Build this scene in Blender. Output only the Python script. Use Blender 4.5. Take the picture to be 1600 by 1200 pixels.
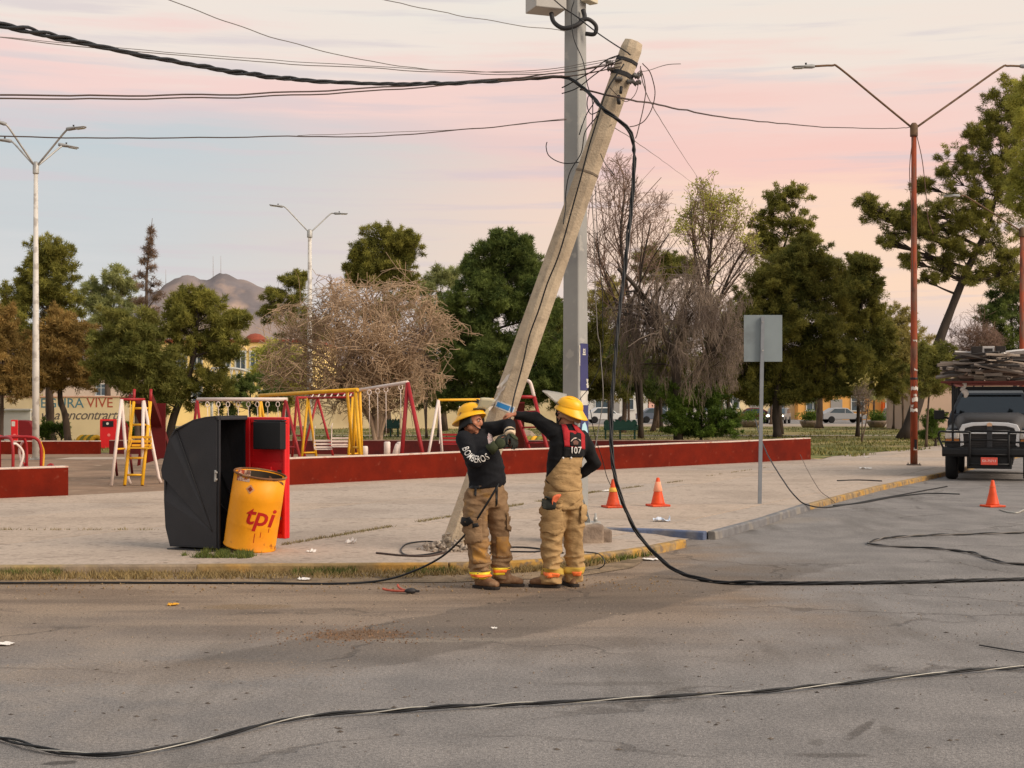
import bpy, bmesh, math, random
import numpy as np
from mathutils import Vector, Matrix, noise
from mathutils.bvhtree import BVHTree

for o in list(bpy.data.objects):
    bpy.data.objects.remove(o)
SC = bpy.context.scene
COL = SC.collection
rnd = random.Random(7)
V = Vector
PI = math.pi

# ------------------------------------------------------------------ camera
# level camera at 1.76 m, 50 mm lens; F = focal length in pixels of a 1600 px wide picture
F, HOR, CH, ZP = 2222.0, 632.0, 1.76, 0.09
cam = bpy.data.cameras.new('camera')
cam.sensor_width = 36.0
cam.lens = F / 1600.0 * 36.0
cam.shift_y = (HOR - 600.0) / 1600.0
cam.clip_start = 0.1
cam.clip_end = 12000
camo = bpy.data.objects.new('camera', cam)
COL.objects.link(camo)
camo.location = (0, 0, CH)
camo.rotation_euler = (PI / 2, 0, 0)
SC.camera = camo

def lin(c):
    r = []
    for x in c[:3]:
        x = x / 255.0
        r.append(x / 12.92 if x <= 0.04045 else ((x + 0.055) / 1.055) ** 2.4)
    return (r[0], r[1], r[2], 1.0)

# ------------------------------------------------------------------ world: dusk sky with thin pink cloud
SUN_EL, SUN_AZ = math.radians(34), math.radians(117)     # azimuth clockwise from +Y (view axis)
W = bpy.data.worlds.new('World')
SC.world = W
W.use_nodes = True
nt = W.node_tree
nt.nodes.clear()
def N(t, **kw):
    n = nt.nodes.new(t)
    for k, v in kw.items():
        setattr(n, k, v)
    return n
def L(a, b):
    nt.links.new(a, b)
tc = N('ShaderNodeTexCoord')
sep = N('ShaderNodeSeparateXYZ')
L(tc.outputs['Generated'], sep.inputs[0])
mp = N('ShaderNodeMapping')
mp.inputs['Scale'].default_value = (1.6, 1.6, 13.0)
mp.inputs['Rotation'].default_value = (0, math.radians(4), 0)
L(tc.outputs['Generated'], mp.inputs[0])
nz = N('ShaderNodeTexNoise')
nz.inputs['Scale'].default_value = 2.1
nz.inputs['Detail'].default_value = 5.0
nz.inputs['Roughness'].default_value = 0.5
L(mp.outputs[0], nz.inputs['Vector'])
def M(op, a, b=None, c=None, clamp=False):
    n = N('ShaderNodeMath', operation=op)
    n.use_clamp = clamp
    for i, x in enumerate((a, b, c)):
        if x is None:
            continue
        if isinstance(x, (int, float)):
            n.inputs[i].default_value = x
        else:
            L(x, n.inputs[i])
    return n.outputs[0]
z = sep.outputs[2]
zz = M('ABSOLUTE', z)
mp2 = N('ShaderNodeMapping')
mp2.inputs['Scale'].default_value = (2.6, 2.6, 42.0)
mp2.inputs['Rotation'].default_value = (0, math.radians(7), 0)
L(tc.outputs['Generated'], mp2.inputs[0])
nz2 = N('ShaderNodeTexNoise')
nz2.inputs['Scale'].default_value = 2.3
nz2.inputs['Detail'].default_value = 6.0
nz2.inputs['Roughness'].default_value = 0.55
L(mp2.outputs[0], nz2.inputs['Vector'])
wob = M('ADD', M('MULTIPLY', M('SUBTRACT', nz.outputs['Fac'], 0.5), 0.10), M('MULTIPLY', M('SUBTRACT', nz2.outputs['Fac'], 0.5), 0.07))
tilt = M('MULTIPLY', sep.outputs[0], 0.045)
el = M('ADD', M('ADD', zz, wob), tilt)
def sky_ramp(stops):
    r = N('ShaderNodeValToRGB')
    cr = r.color_ramp
    cr.interpolation = 'EASE'
    while len(cr.elements) < len(stops):
        cr.elements.new(0.5)
    for e, (p, c) in zip(cr.elements, stops):
        e.position = p
        e.color = lin(c)
    L(el, r.inputs[0])
    return r.outputs[0]
left = sky_ramp([(0.0, (216, 208, 202)), (0.06, (214, 214, 214)), (0.12, (204, 208, 210)), (0.155, (198, 207, 211)),
                 (0.185, (214, 208, 210)), (0.215, (246, 213, 206)), (0.245, (241, 229, 219)), (0.30, (238, 232, 222)),
                 (0.42, (226, 224, 220)), (0.65, (206, 212, 218)), (1.0, (188, 200, 212))])
right = sky_ramp([(0.0, (236, 212, 196)), (0.06, (234, 212, 202)), (0.10, (254, 219, 192)), (0.145, (254, 217, 194)),
                  (0.18, (249, 205, 194)), (0.215, (247, 213, 203)), (0.245, (243, 229, 217)), (0.30, (236, 233, 223)),
                  (0.42, (230, 227, 220)), (0.65, (210, 214, 218)), (1.0, (188, 200, 212))])
mix = N('ShaderNodeMix', data_type='RGBA')
mr = N('ShaderNodeMapRange')
mr.interpolation_type = 'SMOOTHSTEP'
mr.inputs['From Min'].default_value = -0.30
mr.inputs['From Max'].default_value = 0.20
L(M('ADD', sep.outputs[0], M('MULTIPLY', wob, 1.5)), mr.inputs[0])
L(mr.outputs[0], mix.inputs['Factor'])
L(left, mix.inputs['A'])
L(right, mix.inputs['B'])
sky = N('ShaderNodeTexSky')
sky.sky_type = 'NISHITA'
sky.sun_disc = False
sky.sun_elevation = SUN_EL
sky.sun_rotation = SUN_AZ
bgs = N('ShaderNodeBackground')
bgs.inputs[1].default_value = 0.05
L(sky.outputs[0], bgs.inputs[0])
bgc = N('ShaderNodeBackground')
bgc.inputs[1].default_value = 1.0
lav = N('ShaderNodeMix', data_type='RGBA')
lr = N('ShaderNodeMapRange')
lr.interpolation_type = 'SMOOTHSTEP'
lr.inputs['From Min'].default_value = 0.50
lr.inputs['From Max'].default_value = 0.68
lr.inputs['To Max'].default_value = 0.55
L(nz2.outputs['Fac'], lr.inputs[0])
L(lr.outputs[0], lav.inputs['Factor'])
L(mix.outputs['Result'], lav.inputs['A'])
lav.inputs['B'].default_value = lin((214, 202, 206))
L(lav.outputs['Result'], bgc.inputs[0])
ms = N('ShaderNodeMixShader')
ms.inputs[0].default_value = 0.93          # cloud veil over the clear sky
L(bgs.outputs[0], ms.inputs[1])
L(bgc.outputs[0], ms.inputs[2])
wo = N('ShaderNodeOutputWorld')
L(ms.outputs[0], wo.inputs[0])

sun = bpy.data.lights.new('sun', 'SUN')
sun.energy = 3.2
sun.angle = math.radians(38)
sun.color = (1.0, 0.85, 0.70)
suno = bpy.data.objects.new('sun', sun)
COL.objects.link(suno)
sd = V((math.sin(SUN_AZ) * math.cos(SUN_EL), math.cos(SUN_AZ) * math.cos(SUN_EL), math.sin(SUN_EL)))
suno.rotation_euler = sd.to_track_quat('Z', 'Y').to_euler()

SC.view_settings.view_transform = 'Standard'
SC.view_settings.look = 'None'
SC.view_settings.exposure = 0.08
SC.view_settings.gamma = 1.0
SC.view_settings.use_curve_mapping = False
SC.cycles.max_bounces = 6
SC.cycles.transparent_max_bounces = 8

# ------------------------------------------------------------------ helpers
def gr(px, py, z=0.0):
    """point on the level z seen at a pixel of the 1600x1200 photograph"""
    d = (CH - z) * F / (py - HOR)
    return V(((px - 800) / F * d, d, z))
def at(px, py, d):
    return V(((px - 800) / F * d, d, CH - (py - HOR) / F * d))

def sm(a, b, x):
    t = max(0.0, min(1.0, (x - a) / (b - a)))
    return t * t * (3 - 2 * t)

MATS = {}
def mat(name, col, rough=0.8, var=0.15, scale=6.0, col2=None, m2=(0.52, 0.62), scale2=2.5, bump=0.0, bscale=60.0,
        metal=0.0, spec=0.35, tint=None, island=None, stretch=None, col3=None, m3=(0.6, 0.66), scale3=9.0, trans=0.0):
    if name in MATS:
        return MATS[name]
    m = bpy.data.materials.new(name)
    m.use_nodes = True
    t = m.node_tree
    b = t.nodes['Principled BSDF']
    b.inputs['Roughness'].default_value = rough
    b.inputs['Metallic'].default_value = metal
    b.inputs['Specular IOR Level'].default_value = spec
    tc = t.nodes.new('ShaderNodeTexCoord')
    vec = tc.outputs['Object']
    if stretch:
        mpn = t.nodes.new('ShaderNodeMapping')
        mpn.inputs['Scale'].default_value = stretch
        t.links.new(vec, mpn.inputs[0])
        vec = mpn.outputs[0]
    def noi(s, d=4.0):
        n = t.nodes.new('ShaderNodeTexNoise')
        n.inputs['Scale'].default_value = s
        n.inputs['Detail'].default_value = d
        t.links.new(vec, n.inputs['Vector'])
        return n.outputs['Fac']
    cur = None
    base = t.nodes.new('ShaderNodeRGB')
    base.outputs[0].default_value = lin(col)
    cur = base.outputs[0]
    def mixc(fac, a, c):
        x = t.nodes.new('ShaderNodeMix')
        x.data_type = 'RGBA'
        t.links.new(fac, x.inputs['Factor'])
        t.links.new(a, x.inputs['A'])
        if isinstance(c, tuple):
            x.inputs['B'].default_value = c
        else:
            t.links.new(c, x.inputs['B'])
        return x.outputs['Result']
    def ramp(fac, lo, hi, tlo=0.0, thi=1.0):
        r = t.nodes.new('ShaderNodeMapRange')
        r.inputs['From Min'].default_value = lo
        r.inputs['From Max'].default_value = hi
        r.inputs['To Min'].default_value = tlo
        r.inputs['To Max'].default_value = thi
        t.links.new(fac, r.inputs[0])
        return r.outputs[0]
    if tint:
        a = t.nodes.new('ShaderNodeAttribute')
        a.attribute_name = 'tint'
        cur = mixc(a.outputs['Fac'], cur, lin(tint))
    if island:
        g = t.nodes.new('ShaderNodeNewGeometry')
        cur = mixc(ramp(g.outputs['Random Per Island'], 0, 1, 0, 1.0), cur, lin(island))
    if col2:
        cur = mixc(ramp(noi(scale2), m2[0], m2[1]), cur, lin(col2))
    if col3:
        cur = mixc(ramp(noi(scale3, 6.0), m3[0], m3[1]), cur, lin(col3))
    if var:
        h = t.nodes.new('ShaderNodeHueSaturation')
        t.links.new(ramp(noi(scale, 6.0), 0.3, 0.7, 1 - var, 1 + var), h.inputs['Value'])
        t.links.new(cur, h.inputs['Color'])
        cur = h.outputs[0]
    t.links.new(cur, b.inputs['Base Color'])
    if bump:
        bn = t.nodes.new('ShaderNodeBump')
        bn.inputs['Strength'].default_value = bump
        bn.inputs['Distance'].default_value = 0.02
        t.links.new(noi(bscale, 5.0), bn.inputs['Height'])
        t.links.new(bn.outputs[0], b.inputs['Normal'])
    if trans:
        tr = t.nodes.new('ShaderNodeBsdfTranslucent')
        t.links.new(cur, tr.inputs[0])
        mxs = t.nodes.new('ShaderNodeMixShader')
        mxs.inputs[0].default_value = trans
        out = t.nodes['Material Output']
        t.links.new(b.outputs[0], mxs.inputs[1])
        t.links.new(tr.outputs[0], mxs.inputs[2])
        t.links.new(mxs.outputs[0], out.inputs[0])
    MATS[name] = m
    return m

def glass_mat(name, col, alpha=0.5, rough=0.15):
    m = bpy.data.materials.new(name)
    m.use_nodes = True
    b = m.node_tree.nodes['Principled BSDF']
    b.inputs['Base Color'].default_value = lin(col)
    b.inputs['Roughness'].default_value = rough
    b.inputs['Alpha'].default_value = alpha
    return m

def emit_mat(name, col, s):
    m = bpy.data.materials.new(name)
    m.use_nodes = True
    b = m.node_tree.nodes['Principled BSDF']
    b.inputs['Base Color'].default_value = lin(col)
    b.inputs['Emission Color'].default_value = lin(col)
    b.inputs['Emission Strength'].default_value = s
    return m

class MB:
    """collects closed shapes, builds ONE mesh object"""
    def __init__(s):
        s.v = []; s.f = []; s.mi = []; s.sm = []
    def add(s, vs, fs, mi=0, smooth=False):
        o = len(s.v)
        s.v.extend(vs)
        for f in fs:
            s.f.append([i + o for i in f])
            s.mi.append(mi); s.sm.append(smooth)
        return s
    def box(s, c, size, rot=None, mi=0):
        c = V(c); hx, hy, hz = [x / 2 for x in size]
        R = rot if isinstance(rot, Matrix) else Matrix.Rotation(rot or 0, 3, 'Z')
        vs = [c + R @ V((x * hx, y * hy, zc * hz)) for zc in (-1, 1) for x, y in ((-1, -1), (1, -1), (1, 1), (-1, 1))]
        return s.add(vs, [(3, 2, 1, 0), (4, 5, 6, 7), (0, 1, 5, 4), (1, 2, 6, 5), (2, 3, 7, 6), (3, 0, 4, 7)], mi)
    def beam(s, a, b, w, h, mi=0, up=(0, 0, 1)):
        a = V(a); b = V(b); t = (b - a).normalized()
        u = V(up)
        if abs(t.dot(u)) > 0.98:
            u = V((0, 1, 0))
        x = t.cross(u).normalized(); y = x.cross(t)
        R = Matrix((x, t, y)).transposed()
        return s.box((a + b) / 2, (w, (b - a).length, h), R, mi)
    def prism(s, pts, ext, mi=0, smooth=False):
        n = len(pts); pts = [V(p) for p in pts]; e = V(ext)
        vs = pts + [p + e for p in pts]
        fs = [list(range(n))[::-1], list(range(n, 2 * n))]
        for i in range(n):
            j = (i + 1) % n
            fs.append([i, j, j + n, i + n])
        return s.add(vs, fs, mi, smooth)
    def rings(s, rings, mi=0, smooth=True, caps=True, closed=False):
        n = len(rings[0]); vs = []; fs = []
        for r in rings:
            vs.extend(r)
        m = len(rings)
        for k in range(m if closed else m - 1):
            a = k * n; b = ((k + 1) % m) * n
            for i in range(n):
                j = (i + 1) % n
                fs.append((a + i, a + j, b + j, b + i))
        o = len(s.v)
        s.add(vs, fs, mi, smooth)
        if caps and not closed:
            s.f.append([o + i for i in range(n)][::-1]); s.mi.append(mi); s.sm.append(False)
            s.f.append([o + (m - 1) * n + i for i in range(n)]); s.mi.append(mi); s.sm.append(False)
        return s
    def tube(s, pts, r, n=8, mi=0, caps=True, closed=False, smooth=True, phase=0.0):
        pts = [V(p) for p in pts]
        m = len(pts)
        if not hasattr(r, '__len__'):
            r = [r] * m
        t0 = (pts[1] - pts[0]).normalized()
        u = V((0, 0, 1)) if abs(t0.z) < 0.9 else V((1, 0, 0))
        u = (u - t0 * u.dot(t0)).normalized()
        rings = []
        for k in range(m):
            if closed:
                t = pts[(k + 1) % m] - pts[k - 1]
            elif k == 0:
                t = pts[1] - pts[0]
            elif k == m - 1:
                t = pts[-1] - pts[-2]
            else:
                t = (pts[k + 1] - pts[k]).normalized() + (pts[k] - pts[k - 1]).normalized()
            if t.length < 1e-9:
                t = t0
            t = t.normalized()
            u = u - t * u.dot(t)
            if u.length < 1e-6:
                u = t.orthogonal()
            u.normalize()
            w = t.cross(u)
            rings.append([pts[k] + (u * math.cos(phase + 2 * PI * i / n) + w * math.sin(phase + 2 * PI * i / n)) * r[k] for i in range(n)])
        return s.rings(rings, mi, smooth, caps, closed)
    def lathe(s, prof, n=24, c=(0, 0, 0), R=None, mi=0, caps=True, smooth=True, phase=0.0):
        c = V(c)
        rings = []
        for r, zc in prof:
            ring = []
            for i in range(n):
                p = V((r * math.cos(phase + 2 * PI * i / n), r * math.sin(phase + 2 * PI * i / n), zc))
                ring.append(c + (R @ p if R else p))
            rings.append(ring)
        return s.rings(rings, mi, smooth, caps)
    def ell(s, c, rad, R=None, n=14, m=9, mi=0):
        prof = []
        c = V(c)
        rings = []
        for k in range(m):
            a = -PI / 2 + PI * (k + 0.02) / (m - 0.96)
            ring = []
            for i in range(n):
                p = V((math.cos(a) * math.cos(2 * PI * i / n) * rad[0], math.cos(a) * math.sin(2 * PI * i / n) * rad[1], math.sin(a) * rad[2]))
                ring.append(c + (R @ p if R else p))
            rings.append(ring)
        return s.rings(rings, mi, True, True)
    def chain(s, pts, rad, n=12, mi=0):
        """limb of round joints and tapered segments"""
        for p, r in zip(pts, rad):
            s.ell(p, (r, r, r), None, n, 8, mi)
        for i in range(len(pts) - 1):
            s.tube([pts[i], pts[i + 1]], [rad[i], rad[i + 1]], n, mi)
        return s
    def mesh(s, name, mats=()):
        me = bpy.data.meshes.new(name)
        me.from_pydata([tuple(p) for p in s.v], [], s.f)
        for m in mats:
            me.materials.append(m)
        me.polygons.foreach_set('material_index', s.mi)
        me.polygons.foreach_set('use_smooth', s.sm)
        me.update()
        return me
    def build(s, name, mats, parent=None, bevel=0.0, segs=2, loc=None, rotz=None, fixn=False):
        if not isinstance(mats, (list, tuple)):
            mats = [mats]
        me = s.mesh(name, mats)
        if fixn:
            bm = bmesh.new(); bm.from_mesh(me)
            bmesh.ops.recalc_face_normals(bm, faces=bm.faces)
            bm.to_mesh(me); bm.free()
        o = link(name, me, parent, loc, rotz)
        if bevel:
            b = o.modifiers.new('bevel', 'BEVEL')
            b.width = bevel; b.segments = segs; b.limit_method = 'ANGLE'; b.angle_limit = math.radians(35)
        return o

def link(name, me, parent=None, loc=None, rotz=None):
    o = bpy.data.objects.new(name, me)
    COL.objects.link(o)
    if loc is not None:
        o.location = loc
    if rotz is not None:
        o.rotation_euler = (0, 0, rotz)
    if parent:
        o.parent = parent
    return o
def tag(o, label, cat, group=None):
    o['label'] = label; o['category'] = cat
    if group:
        o['group'] = group
    return o
def thing(name, label, cat, loc=(0, 0, 0), rotz=0.0, group=None):
    o = bpy.data.objects.new(name, None)
    o.empty_display_size = 0.2
    COL.objects.link(o)
    o.location = loc; o.rotation_euler = (0, 0, rotz)
    return tag(o, label, cat, group)
def structure(o):
    o['kind'] = 'structure'; return o
def stuff(o):
    o['kind'] = 'stuff'; return o
def copy_tree(o, parent=None):
    c = o.copy(); COL.objects.link(c)
    c.parent = parent
    for ch in list(o.children):
        copy_tree(ch, c)
    return c

def spline(pts, k=8):
    """Catmull-Rom through points"""
    pts = [V(p) for p in pts]
    P = [pts[0] * 2 - pts[1]] + pts + [pts[-1] * 2 - pts[-2]]
    out = []
    for i in range(1, len(P) - 2):
        a, b, c, d = P[i - 1], P[i], P[i + 1], P[i + 2]
        for j in range(k):
            t = j / k
            out.append(0.5 * ((2 * b) + (c - a) * t + (2 * a - 5 * b + 4 * c - d) * t * t + (3 * b - a - 3 * c + d) * t ** 3))
    out.append(pts[-1])
    return out

def text_mesh(s, size=1.0, bold=0.0, shear=0.0, align='CENTER', space=1.0):
    """flat letters as (verts 2D, faces) centred on the origin"""
    cu = bpy.data.curves.new('text', 'FONT')
    cu.body = s; cu.size = size; cu.offset = bold * size; cu.shear = shear
    cu.align_x = align; cu.align_y = 'CENTER'; cu.space_character = space
    cu.resolution_u = 3
    o = bpy.data.objects.new('text', cu)
    COL.objects.link(o)
    dg = bpy.context.evaluated_depsgraph_get()
    me = bpy.data.meshes.new_from_object(o.evaluated_get(dg))
    bpy.data.objects.remove(o)
    vs = [(v.co.x, v.co.y) for v in me.vertices]
    fs = [list(p.vertices) for p in me.polygons]
    bpy.data.meshes.remove(me)
    return vs, fs
def decal(name, vs, fs, origin, u, v, cast, bvh, off, material, parent=None, sub=0.0, fmap=None, thick=0.0):
    """2D shape laid on a surface: each vertex is cast along 'cast' on the surface and set a little proud of it"""
    bm = bmesh.new()
    bv = [bm.verts.new((x, y, 0)) for x, y in vs]
    for f in fs:
        try:
            bm.faces.new([bv[i] for i in f])
        except ValueError:
            pass
    if sub:
        for _ in range(5):
            es = [e for e in bm.edges if e.calc_length() > sub]
            if not es:
                break
            bmesh.ops.subdivide_edges(bm, edges=es, cuts=1)
            bmesh.ops.triangulate(bm, faces=bm.faces)
    origin = V(origin); u = V(u).normalized(); v = V(v).normalized(); cast = V(cast).normalized()
    for w in bm.verts:
        x, y = w.co.x, w.co.y
        if fmap:
            x, y = fmap(x, y)
        p = origin + u * x + v * y
        if bvh:
            hit = bvh.ray_cast(p - cast * 0.6, cast)
            if hit[0] is not None and (hit[0] - p).length < 0.45:
                p = hit[0]
        w.co = p - cast * off
    bmesh.ops.recalc_face_normals(bm, faces=bm.faces)
    bm.normal_update()
    for f in bm.faces:
        if f.normal.dot(cast) > 0:
            f.normal_flip()
        f.smooth = True
    me = bpy.data.meshes.new(name)
    bm.to_mesh(me); bm.free()
    me.materials.append(material)
    o = link(name, me, parent)
    if thick:
        sd_ = o.modifiers.new('thick', 'SOLIDIFY'); sd_.thickness = thick; sd_.offset = 0
    return o
def bvh_of(me):
    return BVHTree.FromPolygons([v.co.copy() for v in me.vertices], [list(p.vertices) for p in me.polygons])
def rect2(w, h):
    return [(-w / 2, -h / 2), (w / 2, -h / 2), (w / 2, h / 2), (-w / 2, h / 2)], [[0, 1, 2, 3]]

def remeshed(mb, voxel, smooth=3, fac=0.5):
    me = mb.mesh('tmp')
    o = bpy.data.objects.new('tmp', me)
    COL.objects.link(o)
    r = o.modifiers.new('r', 'REMESH')
    r.mode = 'VOXEL'; r.voxel_size = voxel; r.use_smooth_shade = True
    if smooth:
        s_ = o.modifiers.new('s', 'SMOOTH'); s_.iterations = smooth; s_.factor = fac
    dg = bpy.context.evaluated_depsgraph_get()
    out = bpy.data.meshes.new_from_object(o.evaluated_get(dg))
    bpy.data.objects.remove(o)
    bpy.data.meshes.remove(me)
    out.polygons.foreach_set('use_smooth', [True] * len(out.polygons))
    return out
# ------------------------------------------------------------------ ground
def poly_obj(name, pts, z, material):
    me = bpy.data.meshes.new(name)
    bm = bmesh.new()
    f = bm.faces.new([bm.verts.new((p[0], p[1], z)) for p in pts])
    bm.normal_update()
    if f.normal.z < 0:
        f.normal_flip()
    bmesh.ops.triangulate(bm, faces=bm.faces)
    bm.to_mesh(me); bm.free()
    me.materials.append(material)
    return link(name, me)

def road_material():
    m = bpy.data.materials.new('asphalt')
    m.use_nodes = True
    t = m.node_tree
    b = t.nodes['Principled BSDF']
    b.inputs['Roughness'].default_value = 0.9
    b.inputs['Specular IOR Level'].default_value = 0.25
    tc = t.nodes.new('ShaderNodeTexCoord')
    obj = tc.outputs['Object']
    def nd(kind, **kw):
        n = t.nodes.new(kind)
        for k, v in kw.items():
            setattr(n, k, v)
        return n
    def lk(a, b_):
        t.links.new(a, b_)
    def mapping(scale, rot=0.0, loc=(0, 0, 0)):
        n = nd('ShaderNodeMapping')
        n.inputs['Scale'].default_value = scale
        n.inputs['Rotation'].default_value = (0, 0, rot)
        n.inputs['Location'].default_value = loc
        lk(obj, n.inputs[0])
        return n.outputs[0]
    def noi(vec, s, d=5.0, r=0.55):
        n = nd('ShaderNodeTexNoise')
        n.inputs['Scale'].default_value = s
        n.inputs['Detail'].default_value = d
        n.inputs['Roughness'].default_value = r
        lk(vec, n.inputs['Vector'])
        return n.outputs['Fac']
    def mth(op, a, b_=None, clamp=False):
        n = nd('ShaderNodeMath', operation=op)
        n.use_clamp = clamp
        for i, x in enumerate((a, b_)):
            if x is None:
                continue
            if isinstance(x, (int, float)):
                n.inputs[i].default_value = x
            else:
                lk(x, n.inputs[i])
        return n.outputs[0]
    def rng(x, lo, hi, a=0.0, c=1.0, smooth=True):
        n = nd('ShaderNodeMapRange')
        if smooth:
            n.interpolation_type = 'SMOOTHSTEP'
        for k, v in zip(('From Min', 'From Max', 'To Min', 'To Max'), (lo, hi, a, c)):
            n.inputs[k].default_value = v
        lk(x, n.inputs[0])
        return n.outputs[0]
    def mixc(fac, a, c):
        x = nd('ShaderNodeMix', data_type='RGBA')
        if isinstance(fac, (int, float)):
            x.inputs['Factor'].default_value = fac
        else:
            lk(fac, x.inputs['Factor'])
        for k, w in (('A', a), ('B', c)):
            if isinstance(w, tuple):
                x.inputs[k].default_value = w
            else:
                lk(w, x.inputs[k])
        return x.outputs['Result']
    sp = nd('ShaderNodeSeparateXYZ'); lk(obj, sp.inputs[0])
    X, Y = sp.outputs[0], sp.outputs[1]
    big = noi(mapping((1, 1, 1)), 0.35)
    med = noi(mapping((1, 1, 1)), 1.3, 6.0, 0.6)
    strk = noi(mapping((0.9, 0.16, 1), -0.46), 1.6, 6.0, 0.6)       # worn lines along the road
    strk2 = noi(mapping((0.22, 1.2, 1), 0.03), 1.4, 6.0, 0.6)       # worn lines along the side street
    fine = noi(mapping((1, 1, 1)), 38.0, 3.0, 0.7)
    speck = noi(mapping((1, 1, 1)), 120.0, 2.0, 0.6)
    col = mixc(rng(med, 0.35, 0.65), lin((120, 115, 111)), lin((135, 129, 124)))
    col = mixc(mth('MULTIPLY', rng(strk, 0.50, 0.68), 0.55), col, lin((100, 95, 90)))
    # brown dust washed out along the side street kerb, thinning to the right and towards the middle
    dist = mth('ADD', Y, mth('MULTIPLY', mth('SUBTRACT', big, 0.5), 3.2))
    dmask = mth('MULTIPLY', rng(dist, 8.6, 13.2), rng(mth('ADD', X, mth('MULTIPLY', mth('SUBTRACT', med, 0.5), 3.0)), 1.2, 3.6, 1.0, 0.0))
    near = mth('MULTIPLY', rng(Y, 16.5, 20.0, 1.0, 0.0), dmask)
    dust = mixc(rng(strk2, 0.42, 0.64), lin((146, 124, 102)), lin((116, 97, 79)))
    col = mixc(mth('MULTIPLY', near, 0.88), col, dust)
    sandm = mth('MULTIPLY', rng(X, -6.0, 0.5, 0.75, 0.0), rng(med, 0.4, 0.62))
    col = mixc(mth('MULTIPLY', sandm, 0.42), col, lin((152, 132, 108)))
    # darker resurfaced strip reaching from the kerb corner to the lower left
    ln = mth('ADD', mth('MULTIPLY', X, 0.80), mth('MULTIPLY', Y, -0.60))     # signed distance across the strip
    ln = mth('ADD', ln, mth('MULTIPLY', mth('SUBTRACT', med, 0.5), 0.5))
    pat = mth('MULTIPLY', rng(ln, -7.75, -7.65), rng(ln, -6.45, -6.35, 1.0, 0.0))
    pat = mth('MULTIPLY', pat, rng(Y, 9.2, 9.8))
    pat = mth('MULTIPLY', pat, rng(Y, 15.0, 16.5, 1.0, 0.0))
    col = mixc(mth('MULTIPLY', pat, 0.5), col, lin((86, 78, 71)))
    # cracks
    vo = nd('ShaderNodeTexVoronoi', feature='DISTANCE_TO_EDGE')
    vo.inputs['Scale'].default_value = 0.38
    dsp = nd('ShaderNodeVectorMath', operation='ADD')
    nn = nd('ShaderNodeTexNoise'); nn.inputs['Scale'].default_value = 2.2; nn.inputs['Detail'].default_value = 6.0
    lk(obj, nn.inputs['Vector'])
    scv = nd('ShaderNodeVectorMath', operation='SCALE'); scv.inputs['Scale'].default_value = 0.7
    lk(nn.outputs['Color'], scv.inputs[0]); lk(obj, dsp.inputs[0]); lk(scv.outputs[0], dsp.inputs[1])
    lk(dsp.outputs[0], vo.inputs['Vector'])
    crack = mth('MULTIPLY', rng(vo.outputs['Distance'], 0.004, 0.016, 1.0, 0.0), rng(big, 0.44, 0.54))
    col = mixc(mth('MULTIPLY', crack, 0.42), col, lin((70, 63, 57)))
    # dark oil / rubber marks on the near right of the road
    def blot(x, y, sx, sy, rot, s):
        mpn = nd('ShaderNodeMapping'); mpn.vector_type = 'TEXTURE'
        mpn.inputs['Location'].default_value = (x, y, 0)
        mpn.inputs['Rotation'].default_value = (0, 0, rot)
        mpn.inputs['Scale'].default_value = (sx, sy, 1)
        lk(obj, mpn.inputs[0])
        ln_ = nd('ShaderNodeVectorMath', operation='LENGTH'); lk(mpn.outputs[0], ln_.inputs[0])
        r = mth('ADD', ln_.outputs['Value'], mth('MULTIPLY', mth('SUBTRACT', noi(mapping((1, 1, 1)), 14.0, 6.0, 0.75), 0.5), 1.9))
        return mth('MULTIPLY', rng(r, 0.55, 1.05, 1.0, 0.0), s)
    for args in BLOTS:
        col = mixc(blot(*args[:6]), col, lin(args[6]))
    dim = nd('ShaderNodeHueSaturation')
    lk(col, dim.inputs['Color'])
    lk(mth('MULTIPLY', rng(fine, 0.3, 0.7, 0.76, 1.24), rng(speck, 0.32, 0.7, 0.68, 1.36)), dim.inputs['Value'])
    lk(dim.outputs[0], b.inputs['Base Color'])
    bn = nd('ShaderNodeBump'); bn.inputs['Strength'].default_value = 0.7; bn.inputs['Distance'].default_value = 0.012
    lk(mth('ADD', mth('ADD', fine, mth('MULTIPLY', speck, 0.6)), mth('MULTIPLY', mth('SUBTRACT', 1.0, crack), 0.8)), bn.inputs['Height'])
    lk(bn.outputs[0], b.inputs['Normal'])
    return m

def g2(px, py):
    p = gr(px, py); return p.x, p.y
BLOTS = []
for px, py, sx, sy, rot, s, c in [
        (1345, 1140, 0.04, 0.32, -0.5, 0.65, (78, 72, 67)), (1300, 1180, 0.24, 0.06, 0.0, 0.55, (78, 72, 67)),
        (1275, 1160, 0.05, 0.09, -0.3, 0.4, (82, 76, 70)), (1385, 1140, 0.05, 0.12, -0.3, 0.35, (84, 78, 72)),
        (95, 1192, 0.10, 0.05, 0.2, 0.8, (66, 62, 58)), (960, 1068, 0.5, 0.08, 0.05, 0.35, (84, 78, 72)),
        (560, 992, 0.42, 0.32, 0.1, 0.75, (112, 86, 62)), (385, 948, 0.5, 0.2, 0.0, 0.6, (120, 98, 70)),
        (900, 1005, 0.9, 0.35, 0.2, 0.35, (84, 75, 68)), (120, 925, 1.2, 0.3, 0.0, 0.5, (98, 80, 66)),
        (1500, 1060, 0.9, 0.04, 0.12, 0.2, (92, 87, 82)), (1190, 815, 1.6, 0.6, 0.5, 0.4, (150, 138, 124)),
        (700, 1000, 0.9, 0.12, 0.04, 0.4, (150, 138, 124)), (240, 1050, 1.4, 0.5, 0.1, 0.35, (140, 122, 104))]:
    x, y = g2(px, py)
    BLOTS.append((x, y, sx, sy, rot, s, c))

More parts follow.
